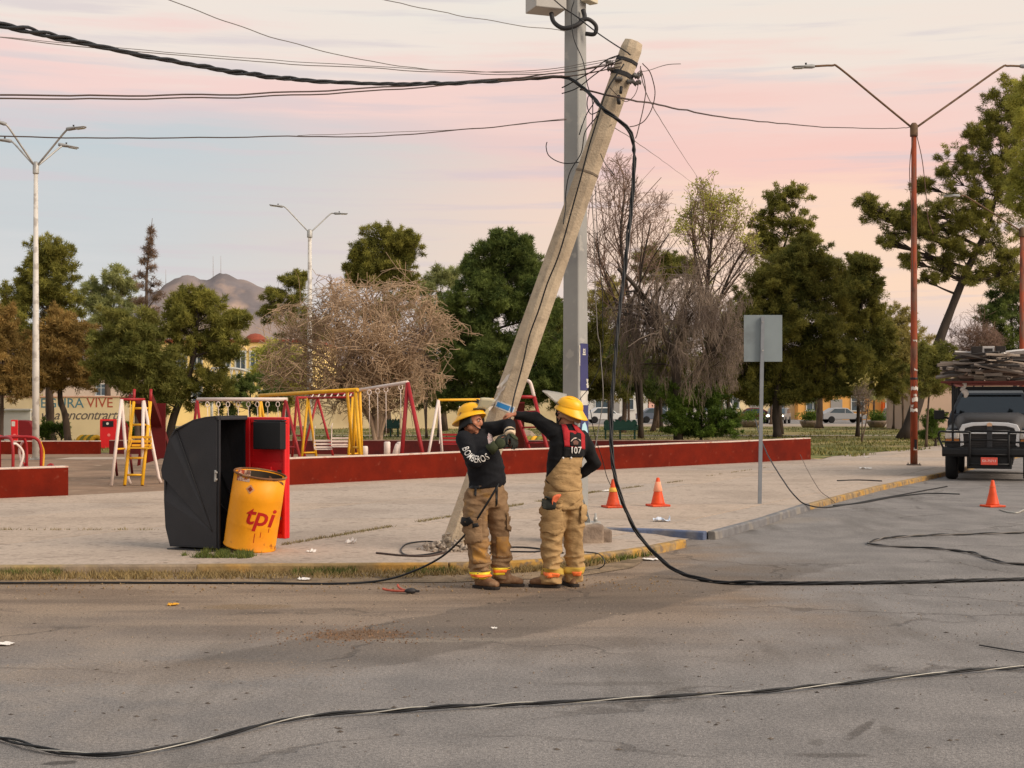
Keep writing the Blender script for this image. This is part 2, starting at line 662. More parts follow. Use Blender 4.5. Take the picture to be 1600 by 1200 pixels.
m_road = road_material()
mb = MB()
mb.add([V((-900, -40, 0)), V((900, -40, 0)), V((900, 6000, 0)), V((-900, 6000, 0))], [(0, 1, 2, 3)])
structure(mb.build('road', m_road))
mb = MB()
mb.add([V((-6000, 300, -0.03)), V((6000, 300, -0.03)), V((9000, 11000, -0.03)), V((-9000, 11000, -0.03))], [(0, 1, 2, 3)])
structure(mb.build('plain', mat('plain_earth', (150, 132, 112), var=0.2, scale=0.02)))

# pavement outline (kerb side), at z = 0.13
KL = [V((-30, 13.6, ZP)), gr(0, 883, ZP), gr(310, 881.5, ZP), gr(700, 879, ZP), gr(800, 876, ZP), gr(860, 872, ZP), gr(910, 867, ZP), gr(1000, 855, ZP), gr(1060, 843, ZP)]
KR = [gr(945, 826, ZP), gr(1030, 828, ZP), gr(1105, 832, ZP), gr(1180, 812, ZP), gr(1255, 788, ZP), gr(1365, 760, ZP), gr(1470, 738, ZP)]
RD = (KR[-1] - KR[-3]).normalized()                  # direction of the road kerb
KR.append(KR[-1] + RD * ((122 - KR[-1].y) / RD.y))
WALL_A1 = gr(107, 774, ZP); WALL_A0 = WALL_A1 + V((-6.4, -5.6, 0))
WALL_B0 = gr(355, 762.5, ZP); WALL_B1 = gr(1267, 718, ZP)
inner = [KR[-1] + V((-4.6, 0, 0)), gr(1422, 702, ZP), gr(1300, 713, ZP), WALL_B1 + V((0.4, 0.3, 0)), WALL_B1 + V((-0.1, 0.1, 0)), WALL_B0 + V((-0.1, 0.1, 0)), WALL_A1 + V((0.1, 0.1, 0)), WALL_A0, V((-30, 19.8, ZP))]
outline = KL + KR + inner

m_dirt = mat('park_dirt', (134, 108, 86), var=0.22, scale=1.2, col2=(114, 92, 72), scale2=0.35, bump=0.5, bscale=18, rough=0.95, col3=(150, 128, 106), scale3=3.0)
base_out = KL + KR + [V((-90, 122, 0)), V((-90, 13.0, 0))]
structure(poly_obj('park_ground', base_out, 0.076, m_dirt))

def concrete(name, a, b2, c, spec=0.3):
    return mat(name, a, rough=0.88, var=0.17, scale=26.0, col2=b2, m2=(0.48, 0.66), scale2=0.55, bump=0.25, bscale=45, col3=c, m3=(0.56, 0.72), scale3=7.0, spec=spec)
m_slab = [concrete('slab_concrete', (177, 159, 142), (162, 145, 129), (140, 124, 110)),
          concrete('slab_concrete_warm', (180, 160, 141), (164, 145, 127), (144, 127, 111)),
          concrete('slab_concrete_grey', (172, 156, 141), (158, 142, 128), (138, 124, 111))]
pave = structure(poly_obj('pavement', [p for p in outline], 0.081, mat('joint_soil', (128, 112, 92), var=0.2)))
bm = bmesh.new()
bm.faces.new([bm.verts.new((p.x, p.y, 0)) for p in outline])
def cut(co, no):
    bmesh.ops.bisect_plane(bm, geom=bm.verts[:] + bm.edges[:] + bm.faces[:], plane_co=co, plane_no=no)
for k in range(-1, 30):
    cut((0, 17.7 + 3.1 * k, 0), (0.04, 1, 0))
perp = V((RD.y, -RD.x, 0)); p0 = gr(440, 852, ZP)
for k in range(-10, 9):
    cut(p0 + perp * (3.05 * k), perp)
bm.normal_update()
faces = bm.faces[:]
bmesh.ops.inset_individual(bm, faces=faces, thickness=0.011, use_even_offset=True)
k = 0
for f in faces:
    if f.calc_area() < 0.02:
        continue
    pts = [V((v.co.x, v.co.y, 0.03)) for v in f.verts]
    if f.normal.z < 0:
        pts.reverse()
    dz = rnd.uniform(-0.002, 0.002)
    MB().prism(pts, (0, 0, 0.06 + dz)).build('slab', rnd.choice(m_slab), pave)
bm.free()

# kerbs: one cast kerb per painted stretch
def kerb(pts, material, w=0.11, h=0.097):
    left, right = [], []
    n = len(pts)
    for i, p in enumerate(pts):
        t = (pts[min(i + 1, n - 1)] - pts[max(i - 1, 0)]); t.z = 0; t.normalize()
        nrm = V((t.y, -t.x, 0))
        left.append(p + nrm * 0.004); right.append(p + nrm * w)
    mb_ = MB()
    rings = []
    for l_, r_ in zip(left, right):
        rings.append([V((l_.x, l_.y, -0.05)), V((l_.x, l_.y, h)), V((r_.x - (r_.x - l_.x) * 0.12, r_.y - (r_.y - l_.y) * 0.12, h)), V((r_.x, r_.y, h - 0.02)), V((r_.x + (r_.x - l_.x) * 0.12, r_.y + (r_.y - l_.y) * 0.12, -0.05))])
    mb_.rings(rings, 0, False, True)
    return structure(mb_.build('kerb', material, bevel=0.012, fixn=True))
m_kraw = mat('kerb_dusty', (140, 122, 100), var=0.25, scale=5, col2=(150, 128, 84), scale2=1.6, bump=0.5, bscale=25)
m_kyel = mat('kerb_yellow', (176, 134, 62), var=0.2, scale=7, col2=(148, 124, 88), m2=(0.42, 0.56), scale2=2.6, bump=0.4, bscale=30, col3=(122, 104, 82), m3=(.5,.62), scale3=9)
m_kblue = mat('kerb_blue', (92, 102, 126), var=0.2, scale=6, col2=(116, 116, 122), m2=(0.5, 0.62), scale2=2.4, bump=0.4, bscale=30)
m_kgrey = mat('kerb_grey', (112, 110, 110), var=0.2, scale=6, col2=(130, 124, 116), scale2=2.5, bump=0.4, bscale=30)
kerb(KL[0:3], m_kraw)
kerb(KL[2:4], mat('kerb_worn_yellow', (150, 124, 82), var=0.25, scale=5, col2=(178, 134, 66), m2=(0.5, 0.6), scale2=1.8, bump=0.5, bscale=25))
kerb(spline(KL[3:], 4), m_kyel)
kerb(KR[0:3], m_kblue, h=0.11)
kerb(KR[2:5], m_kgrey, h=0.11)
kerb(KR[4:], m_kyel)
# kerb ramp in the corner
rp = [gr(1062, 846, 0.0), gr(1105, 838, 0.0), gr(1030, 832, 0.03), gr(945, 828, 0.078), gr(1000, 850, 0.066)]
mb = MB(); mb.add([V((p.x, p.y, p.z + 0.006)) for p in rp], [(0, 1, 2), (0, 2, 4), (4, 2, 3)])
structure(mb.build('kerb_ramp', m_slab[2], fixn=True))

# unpaved verge along the side street
vg = [V((-30, 13.0, 0)), V((-30, 13.5, 0)), KL[1] + V((0, -0.1, 0)), KL[3] + V((0, -0.1, 0)), KL[5] + V((0.05, -0.12, 0)), KL[7] + V((0.1, -0.15, 0)),
      V((1.3, 15.3, 0)), V((0.6, 14.45, 0)), V((-0.6, 14.05, 0)), V((-2.6, 13.95, 0)), V((-5.2, 13.9, 0))]
structure(poly_obj('verge', [(p.x, p.y) for p in vg], 0.006, mat('verge_dirt', (142, 120, 94), var=0.3, scale=6, col2=(112, 94, 72), scale2=2, bump=0.9, bscale=40, rough=1.0)))

# lawn and paths of the park
lawn = [V((-60, 49.5, 0)), V((-14, 49.5, 0)), V((8.6, 47.6, 0)), V((9.3, 42.9, 0)), gr(1300, 712.5), gr(1422, 701.5)]
lawn = [(-60, 49.5), (-14, 49.5), (8.7, 47.3), (9.35, 43.3), (gr(1300, 713, ZP) + V((0, .1, 0)))[:2], (gr(1422, 702, ZP) + V((-.1, .1, 0)))[:2], (KR[-1] + V((-12, -14, 0)))[:2], (-60, 108)]
m_lawn = mat('lawn', (106, 104, 52), var=0.3, scale=1.5, col2=(158, 138, 92), m2=(0.46, 0.6), scale2=0.28, bump=0.9, bscale=30, rough=1.0, col3=(80, 92, 38), m3=(0.55, 0.65), scale3=1.1)
structure(poly_obj('lawn', lawn, 0.088, m_lawn))
m_path = mat('park_path', (168, 150, 132), var=0.15, scale=1.5, bump=0.3)
structure(poly_obj('park_path', [(-60, 76), (40, 76), (40, 77.6), (-60, 77.6)], 0.092, m_path))
structure(poly_obj('far_pavement', [(-60, 108.3), (52, 108.3), (57, 121.5), (-60, 121.5)], 0.092, m_path))
structure(poly_obj('playground_path', [(-14, 43.4), (2, 43.4), (3.5, 45.4), (-14, 45.4)], 0.084, m_path))

# ------------------------------------------------------------------ red playground walls
m_red = mat('wall_red_paint', (106, 25, 6), var=0.18, scale=3, col2=(90, 21, 7), m2=(0.5, 0.7), scale2=1.2, bump=0.25, bscale=20, rough=0.85, spec=0.15, col3=(128, 60, 44), m3=(0.64, 0.78), scale3=7)
m_redd = mat('wall_dull_red', (84, 18, 13), var=0.2, scale=3, col2=(72, 18, 14), scale2=1.2, bump=0.25, bscale=20, rough=0.85)
m_cop = mat('coping_white', (206, 184, 168), var=0.15, scale=4, col2=(176, 126, 108), m2=(0.58, 0.66), scale2=4, bump=0.3, bscale=25)
def low_wall(label, segs_, m_w, m_c, t=0.24):
    root = thing('playground_wall', label, 'wall', (segs_[0][0].x, segs_[0][0].y, ZP))
    o = root.location.copy()
    n = len(segs_)
    L_, R_ = [], []
    for i, (p, h) in enumerate(segs_):
        d = V((0, 0, 0))
        for a, b in ((i - 1, i), (i, i + 1)):
            if a >= 0 and b < n:
                e = (segs_[b][0] - segs_[a][0]); e.z = 0; e.normalize(); d += e
        d.normalize(); nr = V((-d.y, d.x, 0))
        L_.append(p); R_.append(p + nr * t)
    def build(name, m, z0f, z1f, grow):
        q = MB(); rings = []
        for i in range(n):
            nr = (R_[i] - L_[i]).normalized() * grow
            a = L_[i] - nr - o; b = R_[i] + nr - o; h = segs_[i][1]
            rings.append([V((a.x, a.y, z0f(h))), V((b.x, b.y, z0f(h))), V((b.x, b.y, z1f(h))), V((a.x, a.y, z1f(h)))])
        q.rings(rings, 0, False, True)
        return q.build(name, m, root, bevel=0.008, fixn=True)
    build('wall_body', m_w, lambda h: -0.05, lambda h: h - 0.03, 0.0)
    build('coping', m_c, lambda h: h - 0.03, lambda h: h, 0.006)
    return root
def wall_pts(a, b, ha, hb, n=9):
    out = []
    for i in range(n):
        t = i / (n - 1)
        out.append((a.lerp(b, t), ha + (hb - ha) * t + 0.008 * math.sin(i * 2.1)))
    return out
low_wall('short red painted wall with pale top at the left edge, in front of the merry go round', wall_pts(WALL_A0, WALL_A1, 0.55, 0.535, 5), m_red, m_cop)
low_wall('long red painted wall with white top behind the two firefighters', wall_pts(WALL_B0, WALL_B1, 0.55, 0.655, 11), m_red, m_cop)
low_wall('far low red wall of the playground in front of the painted mural', [(V((-24, 47.6, ZP)), 0.44), (V((-14.0, 48.3, ZP)), 0.44)], m_red, m_cop, 0.2)
low_wall('dull dark red wall along the back of the playground', [(V((-13.7, 48.35, ZP)), 0.46), (V((-3, 48.0, ZP)), 0.47), (V((8.3, 46.6, ZP)), 0.5)], m_redd, mat('coping_dull', (150, 120, 106), var=0.2), 0.2)

# ------------------------------------------------------------------ grass as real blades
def blades(name, pts, h, w, material, seed=1, lean=0.5):
    r = np.random.default_rng(seed)
    n = len(pts)
    P = np.array(pts, dtype=np.float32)
    a = r.uniform(0, 2 * PI, n); hh = h * r.uniform(0.5, 1.3, n)
    dx, dy = np.cos(a) * w / 2, np.sin(a) * w / 2
    la = r.uniform(0, 2 * PI, n); ll = hh * lean * r.uniform(0.1, 1.2, n)
    v = np.zeros((n, 3, 3), dtype=np.float32)
    v[:, 0] = P + np.stack([dx, dy, 0 * dx], 1)
    v[:, 1] = P - np.stack([dx, dy, 0 * dx], 1)
    v[:, 2] = P + np.stack([np.cos(la) * ll, np.sin(la) * ll, hh], 1)
    me = bpy.data.meshes.new(name)
    me.vertices.add(n * 3); me.vertices.foreach_set('co', v.ravel())
    me.loops.add(n * 3); me.loops.foreach_set('vertex_index', np.arange(n * 3, dtype=np.int32))
    me.polygons.add(n); me.polygons.foreach_set('loop_start', np.arange(0, n * 3, 3, dtype=np.int32))
    me.update()
    me.materials.append(material)
    return stuff(link(name, me))
m_gdry = mat('grass_dry', (128, 108, 66), var=0.2, island=(152, 130, 88), rough=0.9)
m_ggrn = mat('grass_green', (72, 88, 36), var=0.2, island=(110, 112, 52), rough=0.9)
pts = []
def kline(x):
    for a, b in zip(KL, KL[1:]):
        if a.x <= x <= b.x:
            return a.y + (b.y - a.y) * (x - a.x) / (b.x - a.x) - 0.12
    return 13.7
for _ in range(20000):
    x = rnd.uniform(-9, 1.2)
    dens = 0.35 + 0.65 * sm(-0.1, 0.25, noise.noise(V((x * 1.1, 0, 3))))
    if rnd.random() > dens:
        continue
    t = rnd.random() ** 1.3
    width = 0.50 if x < -0.9 else 0.34
    pts.append((x, kline(x) - t * width, 0.005))
blades('verge_grass', pts, 0.055, 0.012, m_gdry, 3, 1.0)
pts = []
for _ in range(9000):
    x = rnd.uniform(-9, 1.7)
    g = noise.noise(V((x * 0.9 + 4.1, 0, 8)))
    ok = g > 0.05 or 0.62 < x < 1.35
    if not ok:
        continue
    t = rnd.random() ** 2
    pts.append((x, kline(x) - t * 0.26 + 0.02, 0.005))
blades('verge_green_grass', pts, 0.07, 0.012, m_ggrn, 4, 0.7)
pts = []
c = gr(352, 866, ZP)
for _ in range(3600):
    a = rnd.uniform(0, 2 * PI); r_ = rnd.random() ** 0.7
    x = c.x + 0.05 + math.cos(a) * r_ * 0.5; y = c.y - 0.12 + math.sin(a) * r_ * 0.4
    if noise.noise(V((x * 5, y * 5, 1))) < -0.3 + r_ * .5:
        continue
    pts.append((x, y, ZP))
blades('grass_tuft', pts, 0.06, 0.011, m_ggrn, 5, 0.8)
# weeds in the joint that runs towards the steel pole and in other joints
pts = []
for (p, q, n) in ((gr(440, 852, ZP), gr(930, 769, ZP), 2600), (gr(0, 828, ZP), gr(240, 828, ZP), 220), (gr(925, 770, ZP), gr(1065, 752, ZP), 700), (gr(1100, 745, ZP), gr(1200, 730, ZP), 200)):
    for _ in range(n):
        t = rnd.random()
        if noise.noise(V((t * 9, p.x, 0))) < -0.15:
            continue
        w = p.lerp(q, t)
        pts.append((w.x + rnd.gauss(0, 0.03), w.y + rnd.gauss(0, 0.03), ZP))
blades('joint_weeds', pts, 0.035, 0.012, mat('weeds', (120, 112, 70), island=(140, 122, 88), var=0.15), 6, 1.0)
pts = []
while len(pts) < 26000:
    y = 43 + 60 * rnd.random() ** 1.6
    x = rnd.uniform(-0.42, 0.42) * y
    if y < 49.8 and x < 9.6 + (y - 43) * 0.0:
        continue
    if x > 9.4 + (y - 43) * 0.62:
        continue
    if noise.noise(V((x * 0.35, y * 0.35, 2))) < -0.05 or 75.9 < y < 77.8:
        continue
    pts.append((x, y, 0.088))
blades('lawn_grass', pts, 0.11, 0.05, mat('lawn_blade', (84, 92, 40), island=(136, 124, 68), var=0.2), 7, 0.9)
# loose gravel and dead leaves on the road
def pebbles(name, n, place, smin, smax, material, seed):
    q = MB(); r = random.Random(seed)
    for _ in range(n):
        x, y, zz_ = place(r)
        s_ = r.uniform(smin, smax)
        a = r.uniform(0, PI)
        pts_ = [V((x + math.cos(a + k * 2.1) * s_ * r.uniform(.6, 1), y + math.sin(a + k * 2.1) * s_ * r.uniform(.6, 1), zz_)) for k in range(3)]
        top = V((x, y, zz_ + s_ * r.uniform(.5, 1)))
        q.add(pts_ + [top], [(0, 1, 3), (1, 2, 3), (2, 0, 3)])
    return stuff(q.build(name, material))
pebbles('gravel', 2600, lambda r: (r.uniform(-6, 6), 8 + 6.6 * r.random() ** 0.6, 0.0), 0.004, 0.013, mat('gravel_stone', (150, 134, 116), island=(92, 82, 72), var=0.1), 4)
c2 = g2(560, 992)
pebbles('pothole_gravel', 420, lambda r: (c2[0] + r.gauss(0, .3), c2[1] + r.gauss(0, .22), 0.0), 0.006, 0.018, mat('gravel_brown', (128, 98, 72), island=(92, 70, 52), var=0.1), 5)
pebbles('leaf_litter', 700, lambda r: (r.uniform(-9, 1.6), 13.9 + r.gauss(0, .35), 0.004), 0.008, 0.02, mat('litter_leaf', (112, 84, 54), island=(146, 122, 88), var=0.1), 6)

flk = []
q = MB(); r_ = random.Random(21)
for _ in range(240):
    y = 7.2 + 9 * r_.random() ** 1.4; x = r_.uniform(-.40, .40) * y
    if y > 13.9 and x < 1.8:
        continue
    a = r_.uniform(-.6, .6); l_ = r_.uniform(.006, .024); w_ = l_ * r_.uniform(.3, .7)
    u = V((math.cos(a) * l_, math.sin(a) * l_, 0)); w = V((-math.sin(a) * w_, math.cos(a) * w_, 0)); c = V((x, y, .0015))
    q.add([c - u, c + w, c + u, c - w, c + V((0, 0, w_ * .6))], [(0, 3, 4), (3, 2, 4), (2, 1, 4), (1, 0, 4)])
stuff(q.build('road_debris', mat('debris_dark', (62, 54, 47), island=(104, 92, 80), var=.1)))
# ------------------------------------------------------------------ mountain
def mountain():
    D = 3000.0
    prof = [(-400, 640), (-150, 600), (0, 545), (120, 505), (205, 478), (240, 457), (262, 444), (280, 436), (296, 431), (304, 433), (312, 440), (322, 439), (333, 434), (342, 430), (352, 431), (362, 435), (374, 437), (386, 441), (400, 444), (430, 450), (470, 472), (520, 505), (600, 548), (700, 585), (820, 622), (900, 650)]
    def ridge(px):
        for a, b in zip(prof, prof[1:]):
            if a[0] <= px <= b[0]:
                t = (px - a[0]) / (b[0] - a[0])
                return a[1] + (b[1] - a[1]) * t
        return 650
    nx, ny = 260, 46
    vs, fs = [], []
    for j in range(ny):
        v = j / (ny - 1)
        for i in range(nx):
            px = -400 + 1300 * i / (nx - 1)
            x = (px - 800) / F * D
            h = CH + (HOR - ridge(px)) / F * D
            s = 1 - abs(v - 0.62) / 0.62 if v < 0.62 else 1 - (v - 0.62) / 0.38
            y = D + (v - 0.62) * 900
            n1 = noise.multi_fractal(V((x * 0.006, y * 0.006, 1.3)), 0.9, 2.1, 6)
            rg = abs(noise.noise(V((x * 0.011 + 5, y * 0.004, 0)))) + 0.5 * abs(noise.noise(V((x * 0.03, y * 0.012, 7))))
            hh = h * (s ** 0.9) + (n1 - 1.0) * 24 * s - rg * 95 * s * (1 - s) * 1.6
            vs.append(V((x, y, max(hh, -4) if 0 < s else -5)))
    for j in range(ny - 1):
        for i in range(nx - 1):
            a = j * nx + i
            fs.append((a, a + 1, a + nx + 1, a + nx))
    mb = MB(); mb.add(vs, fs, 0, True)
    m = mat('mountain_rock', (142, 126, 118), var=0.2, scale=0.02, col2=(118, 110, 110), m2=(0.45, 0.6), scale2=0.006, rough=1.0, col3=(162, 140, 126), m3=(0.55, 0.68), scale3=0.012)
    structure(mb.build('mountain', m))
    m_st = mat('mast_steel', (176, 168, 164), var=0.05)
    for (px, y0, y1, lab) in ((333, 400, 434, 'thin radio mast on the mountain top, left of the close pair'), (345, 400, 431, 'thin radio mast on the mountain top, right of the close pair'), (259, 421, 446, 'faint thin radio mast on the left shoulder of the mountain'), (279, 438, 462, 'short radio mast on the mountain slope above the pine')):
        b = at(px, y1 + 4, D - 6); t = at(px, y0, D - 6)
        r = thing('radio_mast', lab, 'radio mast', b, 0, 'radio masts on the mountain')
        q = MB(); hgt = t.z - b.z
        for k in range(3):
            a = 2 * PI * k / 3
            q.tube([V((math.cos(a) * 0.8, math.sin(a) * 0.8, 0)), V((math.cos(a) * 0.25, math.sin(a) * 0.25, hgt))], 0.16, 4)
        nz_ = 10
        for k in range(nz_):
            for j in range(3):
                s0 = 0.8 - 0.55 * k / nz_; s1 = 0.8 - 0.55 * (k + 1) / nz_
                a, a2 = 2 * PI * j / 3, 2 * PI * (j + 1) / 3
                q.tube([V((math.cos(a) * s0, math.sin(a) * s0, hgt * k / nz_)), V((math.cos(a2) * s1, math.sin(a2) * s1, hgt * (k + 1) / nz_))], 0.1, 3)
        q.build('lattice', m_st, r)
mountain()

# ------------------------------------------------------------------ trees
def leaf_mat(name, dark, light, trans=0.4):
    return mat(name, dark, rough=0.75, var=0.25, scale=0.9, tint=light, trans=trans, spec=0.2)
LM = {  # dark and light needle / leaf colours
    'pine': leaf_mat('needles_pine', (100, 102, 48), (170, 163, 78)),
    'pineback': leaf_mat('needles_greygreen', (122, 129, 82), (183, 183, 119)),
    'dark': leaf_mat('needles_dark', (67, 84, 42), (132, 143, 73)),
    'juniper': leaf_mat('needles_juniper', (81, 87, 41), (157, 149, 73)),
    'mid': leaf_mat('leaves_mid', (100, 104, 50), (150, 144, 74)),
    'light': leaf_mat('leaves_light', (151, 151, 68), (204, 197, 102)),
    'olive': leaf_mat('leaves_olive', (136, 129, 73), (192, 175, 107)),
    'brown': leaf_mat('needles_dead', (122, 100, 82), (156, 130, 106)),
    'brownolive': leaf_mat('needles_browning', (131, 109, 61), (180, 148, 87)),
    'bush': leaf_mat('leaves_bush', (64, 87, 37), (124, 146, 59)),
    'rust': leaf_mat('leaves_rust', (163, 117, 95), (200, 148, 122)),
}
BK = {
    'pine': mat('bark_pine', (96, 78, 64), var=0.25, scale=3, col2=(70, 58, 48), scale2=5, bump=0.8, bscale=14, stretch=(1, 1, 0.3)),
    'dark': mat('bark_dark', (62, 52, 44), var=0.25, scale=3, bump=0.8, bscale=14, stretch=(1, 1, 0.3)),
    'pale': mat('bark_pale', (164, 138, 116), var=0.2, scale=3, col2=(128, 106, 88), scale2=4, bump=0.6, bscale=14, stretch=(1, 1, 0.3)),
    'twig': mat('bark_twig', (176, 148, 118), var=0.2, scale=1.0, col2=(140, 116, 92), scale2=0.6),
    'twiggrey': mat('bark_twig_grey', (124, 108, 94), var=0.2, scale=1.0, col2=(88, 74, 66), scale2=0.6),
    'twigred': mat('bark_twig_red', (136, 110, 94), var=0.2, scale=1.0, col2=(108, 88, 76), scale2=0.6),
}
def leaf_cloud(name, clumps, nleaf, spread, ll, lw, material, parent, seed, up=0.25):
    """clumps: list of (x,y,z,scale,tint); every leaf is a small kite"""
    r = np.random.default_rng(seed)
    C = np.array(clumps, dtype=np.float64)
    n = len(C) * nleaf
    idx = np.repeat(np.arange(len(C)), nleaf)
    g = r.normal(0, 1, (n, 3)); g /= np.linalg.norm(g, axis=1)[:, None]
    rad = r.uniform(0, 1, n) ** 0.45
    off = g * rad[:, None] * spread * C[idx, 3][:, None]
    off[:, 2] *= 0.7
    P = C[idx, :3] + off
    d = g * 0.9 + r.normal(0, 0.7, (n, 3)); d[:, 2] += up
    d /= np.linalg.norm(d, axis=1)[:, None]
    s = np.cross(d, r.normal(0, 1, (n, 3))); s /= np.linalg.norm(s, axis=1)[:, None]
    l_ = ll * r.uniform(0.6, 1.3, n)[:, None]; w_ = lw * r.uniform(0.6, 1.3, n)[:, None]
    v = np.zeros((n, 3, 3), dtype=np.float32)
    v[:, 0] = P + s * w_ * 0.55; v[:, 1] = P + d * l_; v[:, 2] = P - s * w_ * 0.55
    me = bpy.data.meshes.new(name)
    me.vertices.add(n * 3); me.vertices.foreach_set('co', v.ravel())
    me.loops.add(n * 3); me.loops.foreach_set('vertex_index', np.arange(n * 3, dtype=np.int32))
    me.polygons.add(n); me.polygons.foreach_set('loop_start', np.arange(0, n * 3, 3, dtype=np.int32))
    me.update()
    a = me.attributes.new('tint', 'FLOAT', 'FACE')
    t = np.clip(C[idx, 4] + r.normal(0, 0.16, n), 0, 1)
    a.data.foreach_set('value', t.astype(np.float32))
    me.materials.append(material)
    return link(name, me, parent)

def leafy(label, cat, d, trunk, lobes, leaf, bark, name='tree', seed=1, dens=1.0, nleaf=46, csize=0.42, ll=0.2, lw=0.075, gap=-0.12, limbs=True, group=None, fill=1.12, spikes=13):
    """trunk: [(px,py,r)], lobes: [(px,py,rx,ry)] in pixels of the photograph at depth d (with the lobes' own real depth)"""
    r = random.Random(seed)
    k = d / F
    csize *= .68; nleaf *= .95; gap += .16; ll *= 1.15; lw *= .62
    tp = []
    for i, q in enumerate(trunk):
        p = at(q[0], q[1], d)
        if i == 0:
            p.z = ZP - 0.05
        tp.append((p, q[2]))
    b = tp[0][0].copy()
    root = thing(name, label, cat, b, 0, group)
    clumps = []; centres = []
    for (px, py, rx, ry) in lobes:
        c = at(px, py, d)
        RX, RY = rx * k * fill, ry * k * fill
        RZ = min(RX, RY) * 0.45 + max(RX, RY) * 0.45
        c.y += r.uniform(-0.35, 0.35) * RZ
        centres.append((c, max(RX, RY)))
        subs = [(c, RX * .62, RY * .62, RZ * .62)]
        for _ in range(8):
            g = V((r.gauss(0, 1), r.gauss(0, 1), r.gauss(0, 1))).normalized() * r.uniform(.45, .82)
            f = r.uniform(.3, .52)
            subs.append((c + V((g.x * RX, g.y * RZ, g.z * RY)), RX * f, RY * f * .85, RZ * f))
        area = 4 * PI * ((RX * RY) ** 1.6 / 3 + (RX * RZ) ** 1.6 / 3 + (RY * RZ) ** 1.6 / 3) ** (1 / 1.6)
        n = int(dens ** .6 * area / (csize * csize) * 0.62) + 3
        for _ in range(n):
            g = V((r.gauss(0, 1), r.gauss(0, 1), r.gauss(0, 1))).normalized()
            u = r.random() ** (1 / 2.4)
            sc_, sx_, sy_, sz_ = subs[0] if r.random() < .22 else r.choice(subs)
            wv = 1 + 0.35 * noise.noise(V((px * 0.1 + g.x * 2, g.y * 2, g.z * 2 + py * 0.1))) + (r.uniform(0, .35) if r.random() < .15 else 0)
            p = sc_ + V((g.x * sx_, g.y * sz_, g.z * sy_)) * u * wv
            if p.z < 0.35:
                continue
            if noise.noise(p * (0.55 / csize * 0.42)) < gap - 0.25 * (1 - u):
                continue
            tint = 0.38 + 0.6 * noise.noise(p * 0.75 + V((seed, 0, 0))) + r.uniform(-0.2, 0.2)
            clumps.append((p.x - b.x, p.y - b.y, p.z - b.z, r.uniform(0.45, 1.15), tint))
        # feathery branch tips reaching out of the mass
        for _ in range(int(spikes)):
            g = V((r.gauss(0, 1), r.gauss(0, 1), r.gauss(0.5, .9))).normalized()
            dd = (g + V((r.gauss(0, .3), r.gauss(0, .3), r.uniform(0, .5)))).normalized()
            ln = r.uniform(.25, .6) * (RX + RY) / 2
            s0 = c + V((g.x * RX, g.y * RZ, g.z * RY)) * .78
            tint = 0.5 + r.uniform(-.3, .3)
            k_ = max(3, int(ln / (csize * .42)))
            for j in range(k_):
                p = s0 + dd * ln * (j / k_) + V((r.gauss(0, .05), r.gauss(0, .05), r.gauss(0, .05)))
                if p.z > .5:
                    clumps.append((p.x - b.x, p.y - b.y, p.z - b.z, .62 - .34 * j / k_, tint))
    leaf_cloud('crown', clumps, int(nleaf * 1.1), csize * .9, ll * 0.78, lw * 0.8, LM[leaf], root, seed)
    q = MB()
    sp = spline([p - b for p, _ in tp], 4)
    rr = []
    for i in range(len(sp)):
        f = i / (len(sp) - 1) * (len(tp) - 1); a = min(int(f), len(tp) - 2)
        rr.append((tp[a][1] + (tp[a + 1][1] - tp[a][1]) * (f - a)) * (1 + 0.08 * r.uniform(-1, 1)))
    rr[0] *= 1.45
    q.tube(sp, rr, 9)
    if limbs:
        for c, R in centres:
            cl = c - b
            best = min(sp[1:], key=lambda p: (p - cl).length + 2.0 * max(0, p.z - cl.z + 0.3))
            bi = sp.index(best)
            mid = best.lerp(cl, 0.5) + V((r.uniform(-.15, .15), r.uniform(-.15, .15), r.uniform(-.1, .25))) * R
            lr = max(0.022, min(rr[bi] * 0.55, 0.03 * (cl - best).length + 0.02))
            limb = spline([best, mid, cl], 3)
            q.tube(limb, [lr * (1 - 0.65 * i / (len(limb) - 1)) for i in range(len(limb))], 5)
            mine = [x for x in clumps if (V(x[:3]) - cl).length < R * 1.3]
            for x in r.sample(mine, min(len(mine), 16)):
                e = V(x[:3]); m2 = cl.lerp(e, 0.5) + V((r.uniform(-.2, .2), r.uniform(-.2, .2), r.uniform(-.2, .2)))
                q.tube([limb[-3], m2, e], [lr * 0.4, lr * 0.25, 0.008], 4)
    q.build('trunk', BK[bark], root)
    return root

